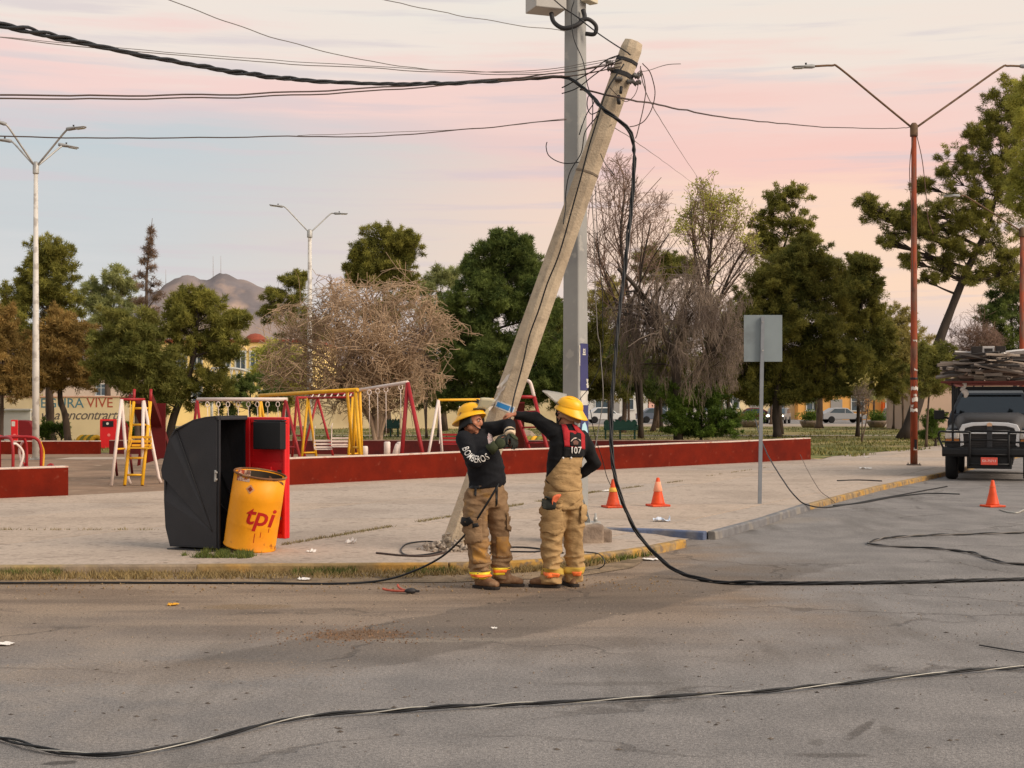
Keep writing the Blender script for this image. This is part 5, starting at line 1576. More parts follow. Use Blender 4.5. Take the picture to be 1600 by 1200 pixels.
def closed_bin(label, px0, px1, ytop, d, front_left, seed):
    """smaller closed red collection bin with a curved dark red side"""
    x0, x1 = at(px0, 0, d).x, at(px1, 0, d).x
    r = thing('collection_bin', label, 'bin', ((x0 + x1) / 2, d, ZP), 0, 'closed red collection bins behind the playground')
    H = at(0, ytop, d).z - ZP; w = x1 - x0
    fw_ = w * (.32 if front_left else .72)
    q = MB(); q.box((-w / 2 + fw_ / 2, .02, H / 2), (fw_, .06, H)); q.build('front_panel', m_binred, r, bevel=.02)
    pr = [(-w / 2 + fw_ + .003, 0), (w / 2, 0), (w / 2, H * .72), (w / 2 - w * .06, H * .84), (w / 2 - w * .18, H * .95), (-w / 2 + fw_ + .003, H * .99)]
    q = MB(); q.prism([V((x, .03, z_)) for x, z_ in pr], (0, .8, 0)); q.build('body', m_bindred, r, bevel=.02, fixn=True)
    if front_left:
        q = MB(); q.box((-w / 2 + fw_ * .38, -.014, H * .86), (fw_ * .5, .01, H * .17)); q.build('notice', MATS['paper_white'], r)
    else:
        q = MB(); q.box((-w / 2 + fw_ * .5, -.02, H * .84), (fw_ * .66, .03, H * .2)); fl_ = q.build('flap', m_black, r, bevel=.01)
        q = MB(); q.lathe([(.05, 0), (.05, .008)], 12, (-w / 2 + fw_ * .48, -.036, H * .85), Matrix.Rotation(PI / 2, 3, 'X')); q.build('emblem', MATS['paper_white'], r)
    q = MB(); q.lathe([(.06, 0), (.06, .006)], 12, (-w / 2 + fw_ * .55, -.012, H * .46), Matrix.Rotation(PI / 2, 3, 'X')); q.build('emblem', mat('emblem_pale', (232, 120, 110), var=.05), r)
    return r
closed_bin('closed red bin with narrow front and curved dark side left of the tall lamp post', 17, 50, 656, 54, True, 1)
closed_bin('closed red bin with black flap in its wide front, behind the ladder slide', 156, 192, 655, 54, False, 2)

# ------------------------------------------------------------------ yellow drum
db = gr(394, 861, ZP)
dm = thing('oil_drum', 'leaning dented yellow steel drum with red stencilled letters beside the open black bin', 'drum', db)
m_drum = mat('drum_yellow', (236, 154, 12), rough=.5, var=.1, scale=3, col2=(216, 130, 16), m2=(.5, .7), scale2=2.5, col3=(120, 66, 22), m3=(.66, .74), scale3=6, bump=.15, bscale=12)
m_drumrust = mat('drum_rust', (112, 74, 48), rough=.85, var=.25, scale=8, col2=(146, 110, 78), scale2=5)
Rt = Matrix.Rotation(math.radians(9.5), 3, 'Y') @ Matrix.Rotation(math.radians(6), 3, 'X')
DR, DH = .293, .86
off = V((-.03, 0, .052))
def dent(ring, z_):
    return ring
q = MB()
prof = [(DR - .004, 0), (DR + .006, .006), (DR + .006, .02), (DR, .03), (DR, .27), (DR + .0015, .285), (DR, .30), (DR, .56), (DR + .0015, .575), (DR, .59), (DR, DH - .02), (DR - .012, DH - .02), (DR - .012, .03), (.001, .03)]
n = 48; rings = []
for r0, z_ in prof:
    ring = []
    for i in range(n):
        a = 2 * PI * i / n
        p = V((r0 * math.cos(a), r0 * math.sin(a), z_))
        e = math.exp(-((a - 5.85) ** 2) / .02 - ((z_ - .5) ** 2) / .012) * .016 + .007 * noise.noise(V((math.cos(a) * 2, math.sin(a) * 2, z_ * 3)))
        p.x *= 1 - e / .3; p.y *= 1 - e / .3
        ring.append(off + Rt @ p)
    rings.append(ring)
q.rings(rings, 0, True, True)
body = q.build('body', m_drum, dm, fixn=True)
q = MB(); q.tube([off + Rt @ V((math.cos(2 * PI * i / 40) * DR, math.sin(2 * PI * i / 40) * DR, DH - .012)) for i in range(40)], .012, 8, closed=True); q.build('rim', m_drumrust, dm)
q = MB(); q.lathe([(DR - .014, DH - .03), (DR - .015, .04)], 32, off, Rt, caps=False); q.build('inner_wall', mat('drum_inside', (66, 56, 44), rough=.9, var=.25), dm)
dbv = bvh_of(body.data)
def dtext(name, px, py, m, vs, fs, sub=.04, off_=.003):
    o = at(px, py, db.y - .3) - db
    cast = (at(px, py, 16) - at(px, py, 15)).normalized()
    return decal(name, vs, fs, o, (Rt @ V((1, 0, 0))), (Rt @ V((0, 0, 1))), cast, dbv, off_, m, dm, sub=sub)
m_sten = mat('stencil_red', (176, 24, 18), var=.15, scale=12)
vs, fs = text_mesh('tpi', .31, .016, .2)
dtext('lettering', 405, 808, m_sten, vs, fs)
for (px, py, h) in ((397, 841, .11), (407, 836, .06), (420, 829, .05)):
    dtext('paint_run', px, py, m_sten, *rect2(.007, h))
vs, fs = rect2(.145, .13); dtext('sticker', 381, 743, mat('sticker_worn', (206, 176, 152), var=.2, scale=14, col2=(150, 70, 52), m2=(.5, .56), scale2=16), vs, fs)
vs, fs = [(-.05, 0), (0, -.055), (.05, 0), (0, .055)], [[0, 1, 2, 3]]; dtext('diamond_label', 391, 764.5, mat('label_worn', (212, 156, 112), var=.2, scale=16), vs, fs)
vs, fs = [(-.028, 0), (0, -.03), (.028, 0), (0, .03)], [[0, 1, 2, 3]]; dtext('diamond_label', 391, 764.5, mat('label_brown', (134, 48, 28), var=.2, scale=16), vs, fs, off_=.005)
vs, fs = [(-.09, .01), (-.04, -.03), (.02, -.02), (.09, -.06), (.085, -.03), (.03, .0), (-.03, -.01), (-.08, .03)], [[0, 1, 2, 3, 4, 5, 6, 7]]; dtext('scrape', 432, 749, m_drumrust, vs, fs)
# ------------------------------------------------------------------ playground
m_pw = mat('tube_white', (222, 204, 192), rough=.5, var=.08, scale=5)
m_py = mat('tube_yellow', (226, 168, 34), rough=.5, var=.1, scale=5)
m_pr = mat('tube_red', (156, 34, 36), rough=.5, var=.12, scale=5)
m_prd = mat('slide_dark_red', (98, 20, 22), rough=.5, var=.15, scale=3)
def frame_thing(name, label, ref, group=None):
    return thing(name, label, name.replace('_', ' '), V((ref.x, ref.y, ZP)), 0, group)
def tb(root, name, pts, r, m):
    q = MB(); q.tube([V(p) - root.location for p in pts], r, 8); return q.build(name, m, root)
def foot(px, d):
    return V((at(px, 0, d).x, d, ZP))

# ladder slide with white A frames (px 172..255)
c = at(213, 0, 31.2)
r = thing('slide', 'playground slide with yellow ladder, red chute and white A frame legs at the left', 'slide', V((c.x, 31.2, ZP)))
dA = 29.6; zb = at(0, 624, dA).z
for (pa, pb, pt, d1) in ((174, 204, 190, dA), (222, 252, 224, dA + .35)):
    dd_ = d1
    t = V((at(pt, 0, dd_).x, dd_, zb)); a_ = foot(pa, dd_ - .35); b_ = foot(pb - 4, dd_ + .3)
    e_ = foot(pb, dd_ + .25); e_.z = .2
    tb(r, 'leg', [t, a_], .035, m_pw); tb(r, 'leg', [t, b_ + V((0, 0, .12)), b_ + V((.05, 0, 0))], .035, m_pw)
    tb(r, 'brace', [t.lerp(a_, .58), t.lerp(b_, .58)], .02, m_py)
tb(r, 'top_bar', [V((at(188, 0, dA).x, dA, zb)), V((at(226, 0, dA + .35).x, dA + .35, zb))], .028, m_pr)
dl = 30.3
xs = (at(209, 0, dl).x, at(235, 0, dl).x)
for x in xs:
    tb(r, 'ladder_rail', [V((x + (.05 if x == xs[0] else .06), dl - .9, ZP)), V((x, dl, at(0, 628, dl).z))], .035, m_py)
    tb(r, 'handle', [V((x, dl, at(0, 628, dl).z)), V((x, dl + .05, at(0, 608, dl).z))], .032, m_pr)
for k in range(5):
    f = .12 + k * .2
    z_ = ZP + (at(0, 628, dl).z - ZP) * f; y = dl - .9 * (1 - f)
    tb(r, 'rung', [V((xs[0] + .05 * (1 - f), y, z_)), V((xs[1] + .06 * (1 - f), y, z_))], .024, m_py)
q = MB(); xm = (xs[0] + xs[1]) / 2 - r.location.x
ztop = at(0, 630, dl).z - ZP
ch = [V((xm - .05, .2, ztop)), V((xm - .05, .5, ztop - .05)), V((xm - .2, 2.6, .55)), V((xm - .25, 3.1, .42)), V((xm - .27, 3.5, .42))]
ch = [V((p.x, p.y + dl - r.location.y - .2, p.z)) for p in ch]
rings = []
for p in spline(ch, 4):
    rings.append([p + V(o_) for o_ in ((-.24, 0, .16), (-.22, 0, .16), (-.21, 0, .02), (.21, 0, .02), (.22, 0, .16), (.24, 0, .16), (.24, 0, -.01), (-.24, 0, -.01))])
q.rings(rings, 0, False); q.build('chute', m_prd, r, fixn=True)
q = MB(); q.prism([V((xm - .24, .25, ztop)), V((xm + .22, .25, ztop)), V((xm + .18, .4, .5)), V((xm - .45, .4, .3))], (0, .03, 0)); q.build('back_panel', m_prd, r, fixn=True)
for x in (at(183, 0, 33.4).x, at(207, 0, 33.4).x):
    tb(r, 'support', [V((x, 33.4, ZP)), V((x, 33.2, ZP + .5))], .03, m_prd)
# yellow seat swing hanging inside it
sw = thing('swing', 'yellow slatted swing seat hanging in front of the ladder slide', 'swing', V((at(218, 0, 29.6).x, 29.6, at(0, 700, 29.6).z)))
def swing_seat(root, m, w=.46, chain_top=None, backs=3, mch=None):
    for k in range(3):
        q = MB(); q.box((0, -.1 + .1 * k, 0), (w, .075, .02)); q.build('slat', m, root, bevel=.004)
    for k in range(backs):
        q = MB(); q.box((0, .17, .05 + .085 * k), (w, .02, .05)); q.build('slat', m, root, bevel=.004)
    if chain_top is not None:
        for s in (-1, 1):
            q = MB(); q.tube([V((s * w / 2, .0, .01)), V((s * w / 2, .16, .12)), V((s * w / 2, .03, .5)), V((s * w / 2 * .9, 0, chain_top))], .011, 5); q.build('chain', mch or m_pw, root)
swing_seat(sw, m_py, .42, zb - sw.location.z - .03, 3, m_py)

# white bar swing frame with red A legs (px 308..450)
def a_frame(root, top, pxl, pxr, dl_, dr_, m, brace=None, r_=.035):
    a_, b_ = foot(pxl, dl_), foot(pxr, dr_)
    tb(root, 'leg', [top, a_], r_, m); tb(root, 'leg', [top, b_], r_, m)
    if brace:
        tb(root, 'brace', [top.lerp(a_, brace), top.lerp(b_, brace)], r_ * .7, m)
d = 38.0
T0, T1 = at(308, 624, d + .5), at(449, 624, d)
r = frame_thing('swing_set', 'swing frame with white top bar and dark red legs behind the bins', (T0 + T1) / 2)
tb(r, 'top_bar', [T0, T1], .05, m_pw)
a_frame(r, T0 - V((0, 0, .02)), 296, 320, d + 1.2, d - .4, m_pr, .75, .04); a_frame(r, T1 - V((.05, 0, .02)), 432, 473, d + .9, d - .9, m_pr, .7, .04)
for px in (324, 341, 356, 372, 388, 402, 418, 434):
    p = at(px, 626, d + .3)
    tb(r, 'hanger_ring', [p + V((math.cos(a_) * .05, 0, -.1 + math.sin(a_) * .07)) for a_ in [k * PI / 5 for k in range(11)]], .012, m_pw)
    tb(r, 'chain', [p + V((0, 0, -.17)), p + V((.03, .1, -1.15))], .009, m_pw)
for px in (332, 364, 396, 427):
    s_ = thing('swing', 'slatted swing seat hanging under the white bar, hidden partly by the bins', 'swing', at(px, 626, d + .3) + V((0, .1, -1.2)), 0, 'seats under the white bar'); swing_seat(s_, m_pr, .42)

# yellow climbing frame with monkey bars (px 405..563)
Y0, Y1 = at(406, 618, 39.5), at(559, 609, 36.0)
r = frame_thing('swing_set', 'long yellow tube swing frame with double yellow legs at both ends', (Y0 + Y1) / 2)
tb(r, 'top_bar', [Y0, Y1], .05, m_py)
a_frame(r, Y0, 406, 423, 39.5, 40.6, m_py, None, .042)
a_frame(r, Y1 - (Y1 - Y0).normalized() * .1, 565, 551, 35.6, 37.0, m_py, .72, .042)
tb(r, 'leg', [Y0.lerp(Y1, .9), foot(553, 37.2)], .04, m_py)
# low monkey bars with red rail (px 484..553)
M0, M1 = at(481, 622, 38.6), at(551, 620.5, 37.6)
r = frame_thing('climbing_set', 'small climbing frame with red ladder rail between yellow A legs', (M0 + M1) / 2)
tb(r, 'rail', [M0, M1], .03, m_pr); tb(r, 'rail', [M0 + V((0, .5, .1)), M1 + V((0, .5, .1))], .03, m_pr)
for k in range(7):
    p = M0.lerp(M1, (k + .5) / 7); tb(r, 'rung', [p, p + V((0, .5, .1))], .018, m_pw)
a_frame(r, M0, 470, 496, 38.2, 38.6, m_py, .8, .035); a_frame(r, M1, 543, 562, 37.2, 37.6, m_py, .8, .035)
for i, px in enumerate((505, 532)):
    s_ = thing('swing', ('pale bench swing seat, the left one of the hanging pair', 'pale bench swing seat, the right one of the hanging pair')[i], 'swing', at(px, 702 - i * 4, 37.4), .2, 'pale seats in the small frame')
    swing_seat(s_, m_pw, .46, .62, 3)
# dark red A legs behind (px 455..475)
r = frame_thing('swing_set', 'dark red A shaped swing legs seen behind the yellow frame', at(464, 0, 42))
t = at(464, 621, 42); a_frame(r, t, 456, 477, 42.4, 41.6, m_pr, .6, .04); tb(r, 'top_bar', [t, t + V((.2, 3.0, 0))], .04, m_pr); t2 = t + V((.2, 3.0, 0)); tb(r, 'leg', [t2, V((t2.x - .5, t2.y, ZP))], .04, m_pr); tb(r, 'leg', [t2, V((t2.x + .5, t2.y, ZP))], .04, m_pr)
# white bar swing with tall red A frame (px 560..665)
S0, S1 = at(562, 609.5, 36.4), at(637, 597.5, 33.6)
r = frame_thing('swing_set', 'swing frame with sloping white bar and a tall bright red A frame at its right', (S0 + S1) / 2)
tb(r, 'top_bar', [S0, S1], .045, m_pw)
a_frame(r, S1 - V((0, 0, .01)), 625, 668, 33.2, 32.8, m_pr, .79, .05)
tb(r, 'leg', [S0, foot(566, 36.8)], .04, m_py)
for px, py in ((577, 608), (590, 606), (603, 604), (626, 600)):
    p = at(px, py, 34.8); tb(r, 'hanger_ring', [p + V((math.cos(a_) * .05, 0, -.08 + math.sin(a_) * .06)) for a_ in [k * PI / 5 for k in range(11)]], .012, m_pw)
    tb(r, 'chain', [p + V((0, 0, -.15)), p + V((0, .1, -1.2))], .008, m_pw)
# white A frame with yellow bar (px 665..760)
A0, A1 = at(685, 625, 33.2), at(772, 624, 34.5)
r = frame_thing('swing_set', 'swing frame with white A legs and thin yellow bar beside the left firefighter', (A0 + A1) / 2)
tb(r, 'top_bar', [A0, A1], .03, m_py)
a_frame(r, A0, 663, 693, 32.8, 33.6, m_pw, .86, .032); a_frame(r, A1, 756, 788, 34.2, 34.8, m_pw, .86, .032)
s_ = thing('swing', 'dark red swing seat behind the white A frame legs', 'swing', at(703, 694, 33.6)); swing_seat(s_, m_pr, .5, .9)
# white arch handle with red frame (px 805..850)
dq = 37.2
r = frame_thing('slide', 'red slide ladder with a white tube arch on top, behind the leaning pole', at(826, 0, dq))
B0, B1 = at(816, 622, dq), at(834.5, 620, dq)
tb(r, 'arch', spline([at(800, 622, dq + .6), at(806, 606, dq + .5), at(818, 595.5, dq + .2), at(826, 595.5, dq), at(830, 602, dq), B1], 4), .045, m_pw)
tb(r, 'bar', [at(800, 620.5, dq), B1], .045, m_pr)
tb(r, 'ladder_rail', [B1, foot(863, dq - .6)], .05, m_pr); tb(r, 'ladder_rail', [B0 + V((-.3, .3, 0)), foot(838, dq + .1)], .045, m_pr)
for k in range(4):
    f = .2 + k * .22; tb(r, 'rung', [B1.lerp(foot(863, dq - .6), f), (B0 + V((-.3, .3, 0))).lerp(foot(838, dq + .1), f)], .022, m_pr)
q = MB(); q.prism([V((-.55, .4, 1.7)), V((-.1, .4, 1.7)), V((-.1, 2.6, .35)), V((-.55, 2.6, .35))], (0, 0, .04)); q.build('chute', m_prd, r, fixn=True)

# merry-go-round at the far left
mc = at(-2, 0, 31.5); mc.z = ZP
r = thing('merry_go_round', 'round red playground merry go round with white and yellow hoops at the left edge', 'merry go round', mc)
q = MB(); q.lathe([(.001, .16), (.95, .16), (.98, .2), (.95, .24), (.001, .24)], 28); q.build('platform', m_pr, r)
q = MB(); q.lathe([(.09, 0), (.09, .18)], 10); q.lathe([(.05, .24), (.05, .9), (.09, .92), (.09, .98), (.02, 1.0)], 10); q.build('hub', m_pr, r)
for k in range(6):
    a_ = k * PI / 3 + .15
    u = V((math.cos(a_), math.sin(a_), 0)); w = V((-u.y, u.x, 0))
    q = MB(); q.tube(spline([u * .9 + w * .0 + V((0, 0, .24)), u * .9 + V((0, 0, .7)), u * .78 + V((0, 0, .92)), u * .4 + V((0, 0, .95)), V((0, 0, .93))], 4), .035, 8); q.build('handrail', m_pr, r)
    q = MB(); q.tube(spline([u * .92 + w * .12 + V((0, 0, .24)), u * .92 + w * .22 + V((0, 0, .6)), u * .88 + w * .1 + V((0, 0, .8)), u * .9 + V((0, 0, .82))], 4), .028, 7); q.build('hoop', m_pw if k % 2 else m_py, r)
    q = MB(); q.tube(spline([u * .95 + w * .2 + V((0, 0, .24)), u * 1.1 + w * .25 + V((0, 0, .32)), u * 1.2 + w * .25 + V((0, 0, .02))], 4), .03, 7); q.build('foot_rail', m_pr, r)

# white stubs behind the wall
for (px, y0, y1, tilt_, lab) in ((570, 697, 712, 0, 'short white concrete stub, leftmost behind the red wall'), (605, 690, 712, 0, 'tallest white concrete stub behind the red wall'), (616, 693, 710, .3, 'tilted white concrete stub right of the tallest one'), (627, 690, 708, -.1, 'white concrete stub beside the red A frame leg')):
    b = at(px, y1, 44.5); b.z = .084
    r = thing('concrete_stub', lab, 'concrete stub', b, 0, 'white stubs behind the red wall')
    h_ = at(px, y0, 44.5).z - .084
    q = MB(); q.lathe([(.1, 0), (.1, h_ - .03), (.08, h_)], 12, (0, 0, 0), Matrix.Rotation(tilt_, 3, 'Y')); q.build('shaft', m_pw, r)
# half buried tyres
m_tyre_y = mat('tyre_yellow', (214, 160, 40), var=.12); m_tyre_g = mat('tyre_olive', (120, 116, 52), var=.12)
def tyre_row(px0, px1, py, d, n, label, grp):
    for i in range(n):
        p = at(px0 + (px1 - px0) * i / (n - 1), py, d); p.z = ZP
        o = MB(); o.tube([V((math.cos(a_) * .26, 0, math.sin(a_) * .3)) for a_ in [PI * k / 10 for k in range(11)]], .1, 8)
        ob = o.build('half_tyre', m_tyre_y if i % 2 == 0 else m_tyre_g); ob.location = p; ob.rotation_euler = (0, 0, .9)
        tag(ob, label, 'half tyre', grp)
tyre_row(820, 844, 682, 58, 4, 'painted half tyre set in the lawn, in the row between the two firefighters', 'painted tyres between the firefighters')
tyre_row(129, 150, 678, 60, 5, 'painted half tyre in the row at the foot of the mural wall', 'painted tyres below the mural')
tyre_row(955, 978, 660, 96, 4, 'painted half tyre in the row beyond the green bench', 'painted tyres beyond the bench')
bl = thing('stone_block', 'rough grey stone block on the lawn behind the firefighters hands', 'stone', at(806, 0, 60).xy.to_3d() + V((0, 0, ZP)))
q = MB(); q.ell((0, 0, .32), (.85, .4, .36), None, 12, 8); q.build('block', m_foot, bl)
# green benches with scalloped backs
m_bench = mat('bench_green', (24, 66, 52), rough=.5, var=.12)
def bench(label, px0, px1, base_py, d, rot=0.0):
    x0, x1 = at(px0, 0, d).x, at(px1, 0, d).x; w = x1 - x0
    r = thing('park_bench', label, 'bench', ((x0 + x1) / 2, d, ZP), rot)
    for s in (-1, -.05, .9):
        q = MB(); q.beam((s * w * .46, -.2, 0), (s * w * .46, -.2, .42), .06, .06); q.beam((s * w * .46, .18, 0), (s * w * .46, .18, .42), .06, .06); q.beam((s * w * .46, -.24, .42), (s * w * .46, .2, .42), .06, .04); q.build('leg', m_bench, r)
    for k in range(4):
        q = MB(); q.box((0, -.2 + k * .125, .455), (w, .1, .035)); q.build('slat', m_bench, r, bevel=.006)
    pts = [V((-w / 2, .24, .44)), V((w / 2, .24, .44)), V((w / 2, .3, .82))]
    for k in range(36):
        t = 1 - k / 36; pts.append(V((-w / 2 + w * t, .3, .84 + .1 * abs(math.sin(t * PI * 6)))))
    pts.append(V((-w / 2, .3, .82)))
    q = MB(); q.prism(pts, (0, .05, 0)); q.build('backrest', m_bench, r, fixn=True)
    for s in (-1, 1):
        q = MB(); q.tube(spline([V((s * w * .49, .26, .7)), V((s * w * .49, 0, .68)), V((s * w * .49, -.24, .64)), V((s * w * .49, -.26, .45))], 4), .03, 6); q.build('armrest', m_bench, r)
    return r
bench('dark green metal bench with a scalloped back on the lawn right of the steel pole', 944, 996, 683, 68)
bench('dark green bench on the lawn behind the tall red A frame', 598, 624, 680, 73)
# round planters with clipped shrubs, far edge of the lawn
for px, w_, dd_, lab in ((1172, 30, 104, 'wide round concrete planter behind the sign post'), (1264, 26, 103, 'round concrete planter left of the lone pale trunk'), (1370, 28, 103, 'round concrete planter with dark clipped shrub near the orange shop'), (1414, 20, 104, 'small round planter beside the leaning pine trunk')):
    p = at(px, 0, dd_); p.z = ZP
    R = w_ / F * dd_ / 1.0 / 1.0 * .5 * 1.0
    R = w_ * dd_ / F * .55
    r = thing('planter', lab, 'planter', p, 0, 'round planters along the park edge')
    q = MB(); q.lathe([(R * .7, 0), (R, .35), (R * 1.02, .5), (R * .9, .5), (R * .85, .4), (.001, .4)], 20); q.build('bowl', m_foot, r)
    leaf_cloud('shrub', [(rnd.gauss(0, R * .35), rnd.gauss(0, R * .35), .75 + rnd.uniform(-.2, .35), 1, rnd.random()) for _ in range(26)], 40, .4, .14, .08, LM['bush'], r, 31)

# ------------------------------------------------------------------ distant cars
m_tyre = mat('tyre_rubber', (28, 28, 29), rough=.85, var=.15)
m_rim = mat('rim_metal', (130, 130, 132), rough=.4, metal=.5, var=.05)
m_hl_on = emit_mat('headlight_lit', (255, 236, 190), 9.0)
m_hl = mat('headlight_glass', (222, 212, 198), rough=.2, var=.1, spec=.6)
m_tl = mat('taillight_red', (150, 20, 18), rough=.3, var=.05)
def car(label, px, d, rot, colr, L_=4.3, W_=1.75, H_=1.45, lit=False, kind='hatch'):
    m = mat('car_paint_' + '_'.join(map(str, colr)), colr, rough=.35, var=.03, spec=.5)
    r = thing('parked_car', label, 'car', (at(px, 0, d).x, d, 0), rot, 'cars on the far street')
    l = L_ / 2
    if kind == 'van':
        pr = [(-l, .35), (l, .35), (l, .9), (l * .86, 1.1), (l * .6, H_ - .1), (l * .45, H_), (-l * .9, H_), (-l, H_ - .2)]
        gl = [(l * .5, 1.1), (l * .76, 1.1), (l * .58, H_ - .18), (l * .46, H_ - .14)]; gl2 = [(-l * .5, 1.1), (l * .42, 1.1), (l * .38, H_ - .14), (-l * .5, H_ - .14)]
    else:
        pr = [(-l, .35), (l, .35), (l, .68), (l * .9, .8), (l * .42, .92), (l * .12, H_ - .04), (-.1 * l, H_), (-.5 * l, H_ - .03), (-l * .85, .98), (-l, .9)]
        gl = [(l * .36, .93), (l * .02, .95), (l * .02, H_ - .1), (l * .1, H_ - .1)]; gl2 = [(-l * .02, .95), (-l * .7, .97), (-l * .48, H_ - .1), (-l * .02, H_ - .09)]
    q = MB(); q.prism([V((x, -W_ / 2, z_)) for x, z_ in pr], (0, W_, 0)); q.build('body', m, r, bevel=.06, segs=3, fixn=True)
    for g_ in (gl, gl2):
        for s in (-1, 1):
            q = MB(); q.prism([V((x, s * (W_ / 2 + .004), z_)) for x, z_ in g_], (0, s * .006, 0)); q.build('side_window', m_dglass, r, fixn=True)
    if kind != 'van':
        q = MB(); a_, b_ = V((l * .43, 0, .94)), V((l * .13, 0, H_ - .07)); n_ = V((.3, 0, .25)).normalized() * .02
        q.prism([V((a_.x, -W_ * .42, a_.z)) + n_, V((a_.x, W_ * .42, a_.z)) + n_, V((b_.x, W_ * .36, b_.z)) + n_, V((b_.x, -W_ * .36, b_.z)) + n_], n_ * .4); q.build('windscreen', m_dglass, r, fixn=True)
    else:
        q = MB(); q.prism([V((l * .87, -W_ * .42, 1.12)), V((l * .87, W_ * .42, 1.12)), V((l * .64, W_ * .4, H_ - .14)), V((l * .64, -W_ * .4, H_ - .14))], (.03, 0, .02)); q.build('windscreen', m_dglass, r, fixn=True)
    for sx in (-.62, .62):
        for s in (-1, 1):
            Rw = Matrix.Rotation(PI / 2, 3, 'X')
            wq = MB(); wq.lathe([(.2, -.1), (.31, -.1), (.33, -.06), (.33, .06), (.31, .1), (.2, .1)], 20, (sx * l, s * (W_ / 2 - .06), .33), Rw); w_ = wq.build('wheel', m_tyre, r)
            wq = MB(); wq.lathe([(.001, -.08), (.2, -.085), (.2, .085), (.001, .08)], 16, (sx * l, s * (W_ / 2 - .06), .33), Rw); wq.build('rim', m_rim, w_)
    for s in (-1, 1):
        q = MB(); q.ell((l - .03, s * W_ * .36, .72), (.06, .16, .1), None, 10, 6); q.build('headlight', m_hl_on if lit else m_hl, r)
        q = MB(); q.box((-l - .005, s * W_ * .4, .78), (.04, .18, .2)); q.build('taillight', m_tl, r, bevel=.02)
    q = MB(); q.box((l + .005, 0, .46), (.08, W_ * .9, .18)); q.build('bumper', m_dark, r, bevel=.03)
    return r
car('small white car with rounded roof seen between the bench and the hanging cable', 948, 134, .1, (206, 204, 200), 4.1, 1.65, 1.5)
car('dark red car parked across the street behind the sign post', 1172, 134, 3.0, (110, 34, 36))
car('approaching car with bright yellowish headlights behind the juniper trunks', 1216, 132, -1.9, (120, 116, 112), lit=True)
car('grey green car with a lit headlight left of the rusty lamp post', 1400, 133, -2.2 + .6, (96, 106, 104), lit=True)
car('blue grey car in the shade across the street behind the bush', 1030, 136, .05, (96, 104, 116))
car('white delivery van parked across the street right of the steel pole', 1112, 137, .0, (206, 200, 192), 5.2, 1.95, 2.2, kind='van')
car('silver car parked across the street near the ochre shop', 1316, 136, .1, (150, 150, 150))

# ------------------------------------------------------------------ pickup truck with rack and load
tp = gr(1546, 752); TR = -math.radians(20)
tk = thing('pickup_truck', 'black pickup truck with chrome grille and guard, its roof rack loaded with boards', 'pickup truck', tp, TR)
m_tb = mat('truck_black', (30, 31, 34), rough=.35, var=.08, scale=2, spec=.5)
m_hood = mat('hood_faded_black', (58, 54, 52), rough=.55, var=.12, scale=2, col2=(52, 51, 52), scale2=1.5)
m_chr = mat('chrome', (224, 222, 220), rough=.25, metal=.35, var=.04)
m_guard = mat('guard_black', (22, 22, 23), rough=.5, var=.1)
m_glt = mat('truck_glass', (14, 18, 20), rough=.08, var=.2, spec=.7)
# centre hood, fenders, cab, bed  (local x right, y away from the camera, z up)
def sect(y, hw, z0, z1, cr=.12, n=5):
    pts = [V((-hw, y, z0)), V((hw, y, z0))]
    for k in range(n + 1):
        a_ = PI / 2 * k / n; pts.append(V((hw - cr + cr * math.cos(a_), y, z1 - cr + cr * math.sin(a_))))
    for k in range(n + 1):
        a_ = PI / 2 + PI / 2 * k / n; pts.append(V((-hw + cr + cr * math.cos(a_), y, z1 - cr + cr * math.sin(a_))))
    return pts
q = MB(); q.rings([sect(.10, .64, .72, 1.34, .2), sect(.2, .70, .7, 1.41, .24), sect(.7, .78, .7, 1.50, .28), sect(1.45, .85, .7, 1.57, .28)], 0, True); q.build('hood', m_hood, tk, fixn=True)
for s in (-1, 1):
    def fs_(y, z1, hw):
        c = sect(y, hw, .78, z1, .14)
        return [V((p.x + s * (.99 - hw), p.y, p.z)) for p in c]
    q = MB(); q.rings([fs_(.14, 1.14, .2), fs_(.3, 1.22, .23), fs_(.8, 1.28, .24), fs_(1.5, 1.32, .24)], 0, True); q.build('fender', m_tb, tk, fixn=True)
    q = MB(); q.box((s * .82, .10, 1.06), (.32, .1, .2)); hl = q.build('headlight', m_hl, tk, bevel=.03)
    q = MB(); q.lathe([(.001, 0), (.07, 0), (.075, .02)], 14, (s * .8, .045, 1.06), Matrix.Rotation(PI / 2, 3, 'X')); q.build('reflector', m_chr, hl)
    q = MB(); q.box((s * .82, .08, .93), (.3, .08, .05)); q.build('turn_signal', mat('amber', (190, 120, 60), var=.05, rough=.3), tk, bevel=.01)
cabp = [(1.4, .55), (3.3, .55), (3.3, 1.5), (3.22, 2.02), (3.0, 2.1), (2.3, 2.1), (2.08, 2.04), (1.5, 1.5), (1.4, 1.35)]
q = MB(); rings = []
for x, k in ((-1.0, .0), (-.99, .0), (-.74, 1.0), (.74, 1.0), (.99, 0), (1.0, 0)):
    rings.append([V((x if z_ < 1.5 else (math.copysign(.74 + (abs(x) - .74) * .9, x)), y, z_ if (k or z_ < 1.4) else min(z_, 1.5))) for y, z_ in cabp])
rings = []
for x in (-1.0, -.97, .97, 1.0):
    rings.append([V((x * (1 - max(0, z_ - 1.4) * .42), y, z_)) for y, z_ in cabp])
q.rings(rings, 0, False); q.build('cab', m_tb, tk, bevel=.04, fixn=True)
q = MB(); n_ = V((0, -.68, .58)).normalized() * .012
q.prism([V((-.86, 1.56, 1.53)) + n_, V((.86, 1.56, 1.53)) + n_, V((.66, 2.05, 2.0)) + n_, V((-.66, 2.05, 2.0)) + n_], n_); q.build('windscreen', m_glt, tk, fixn=True)
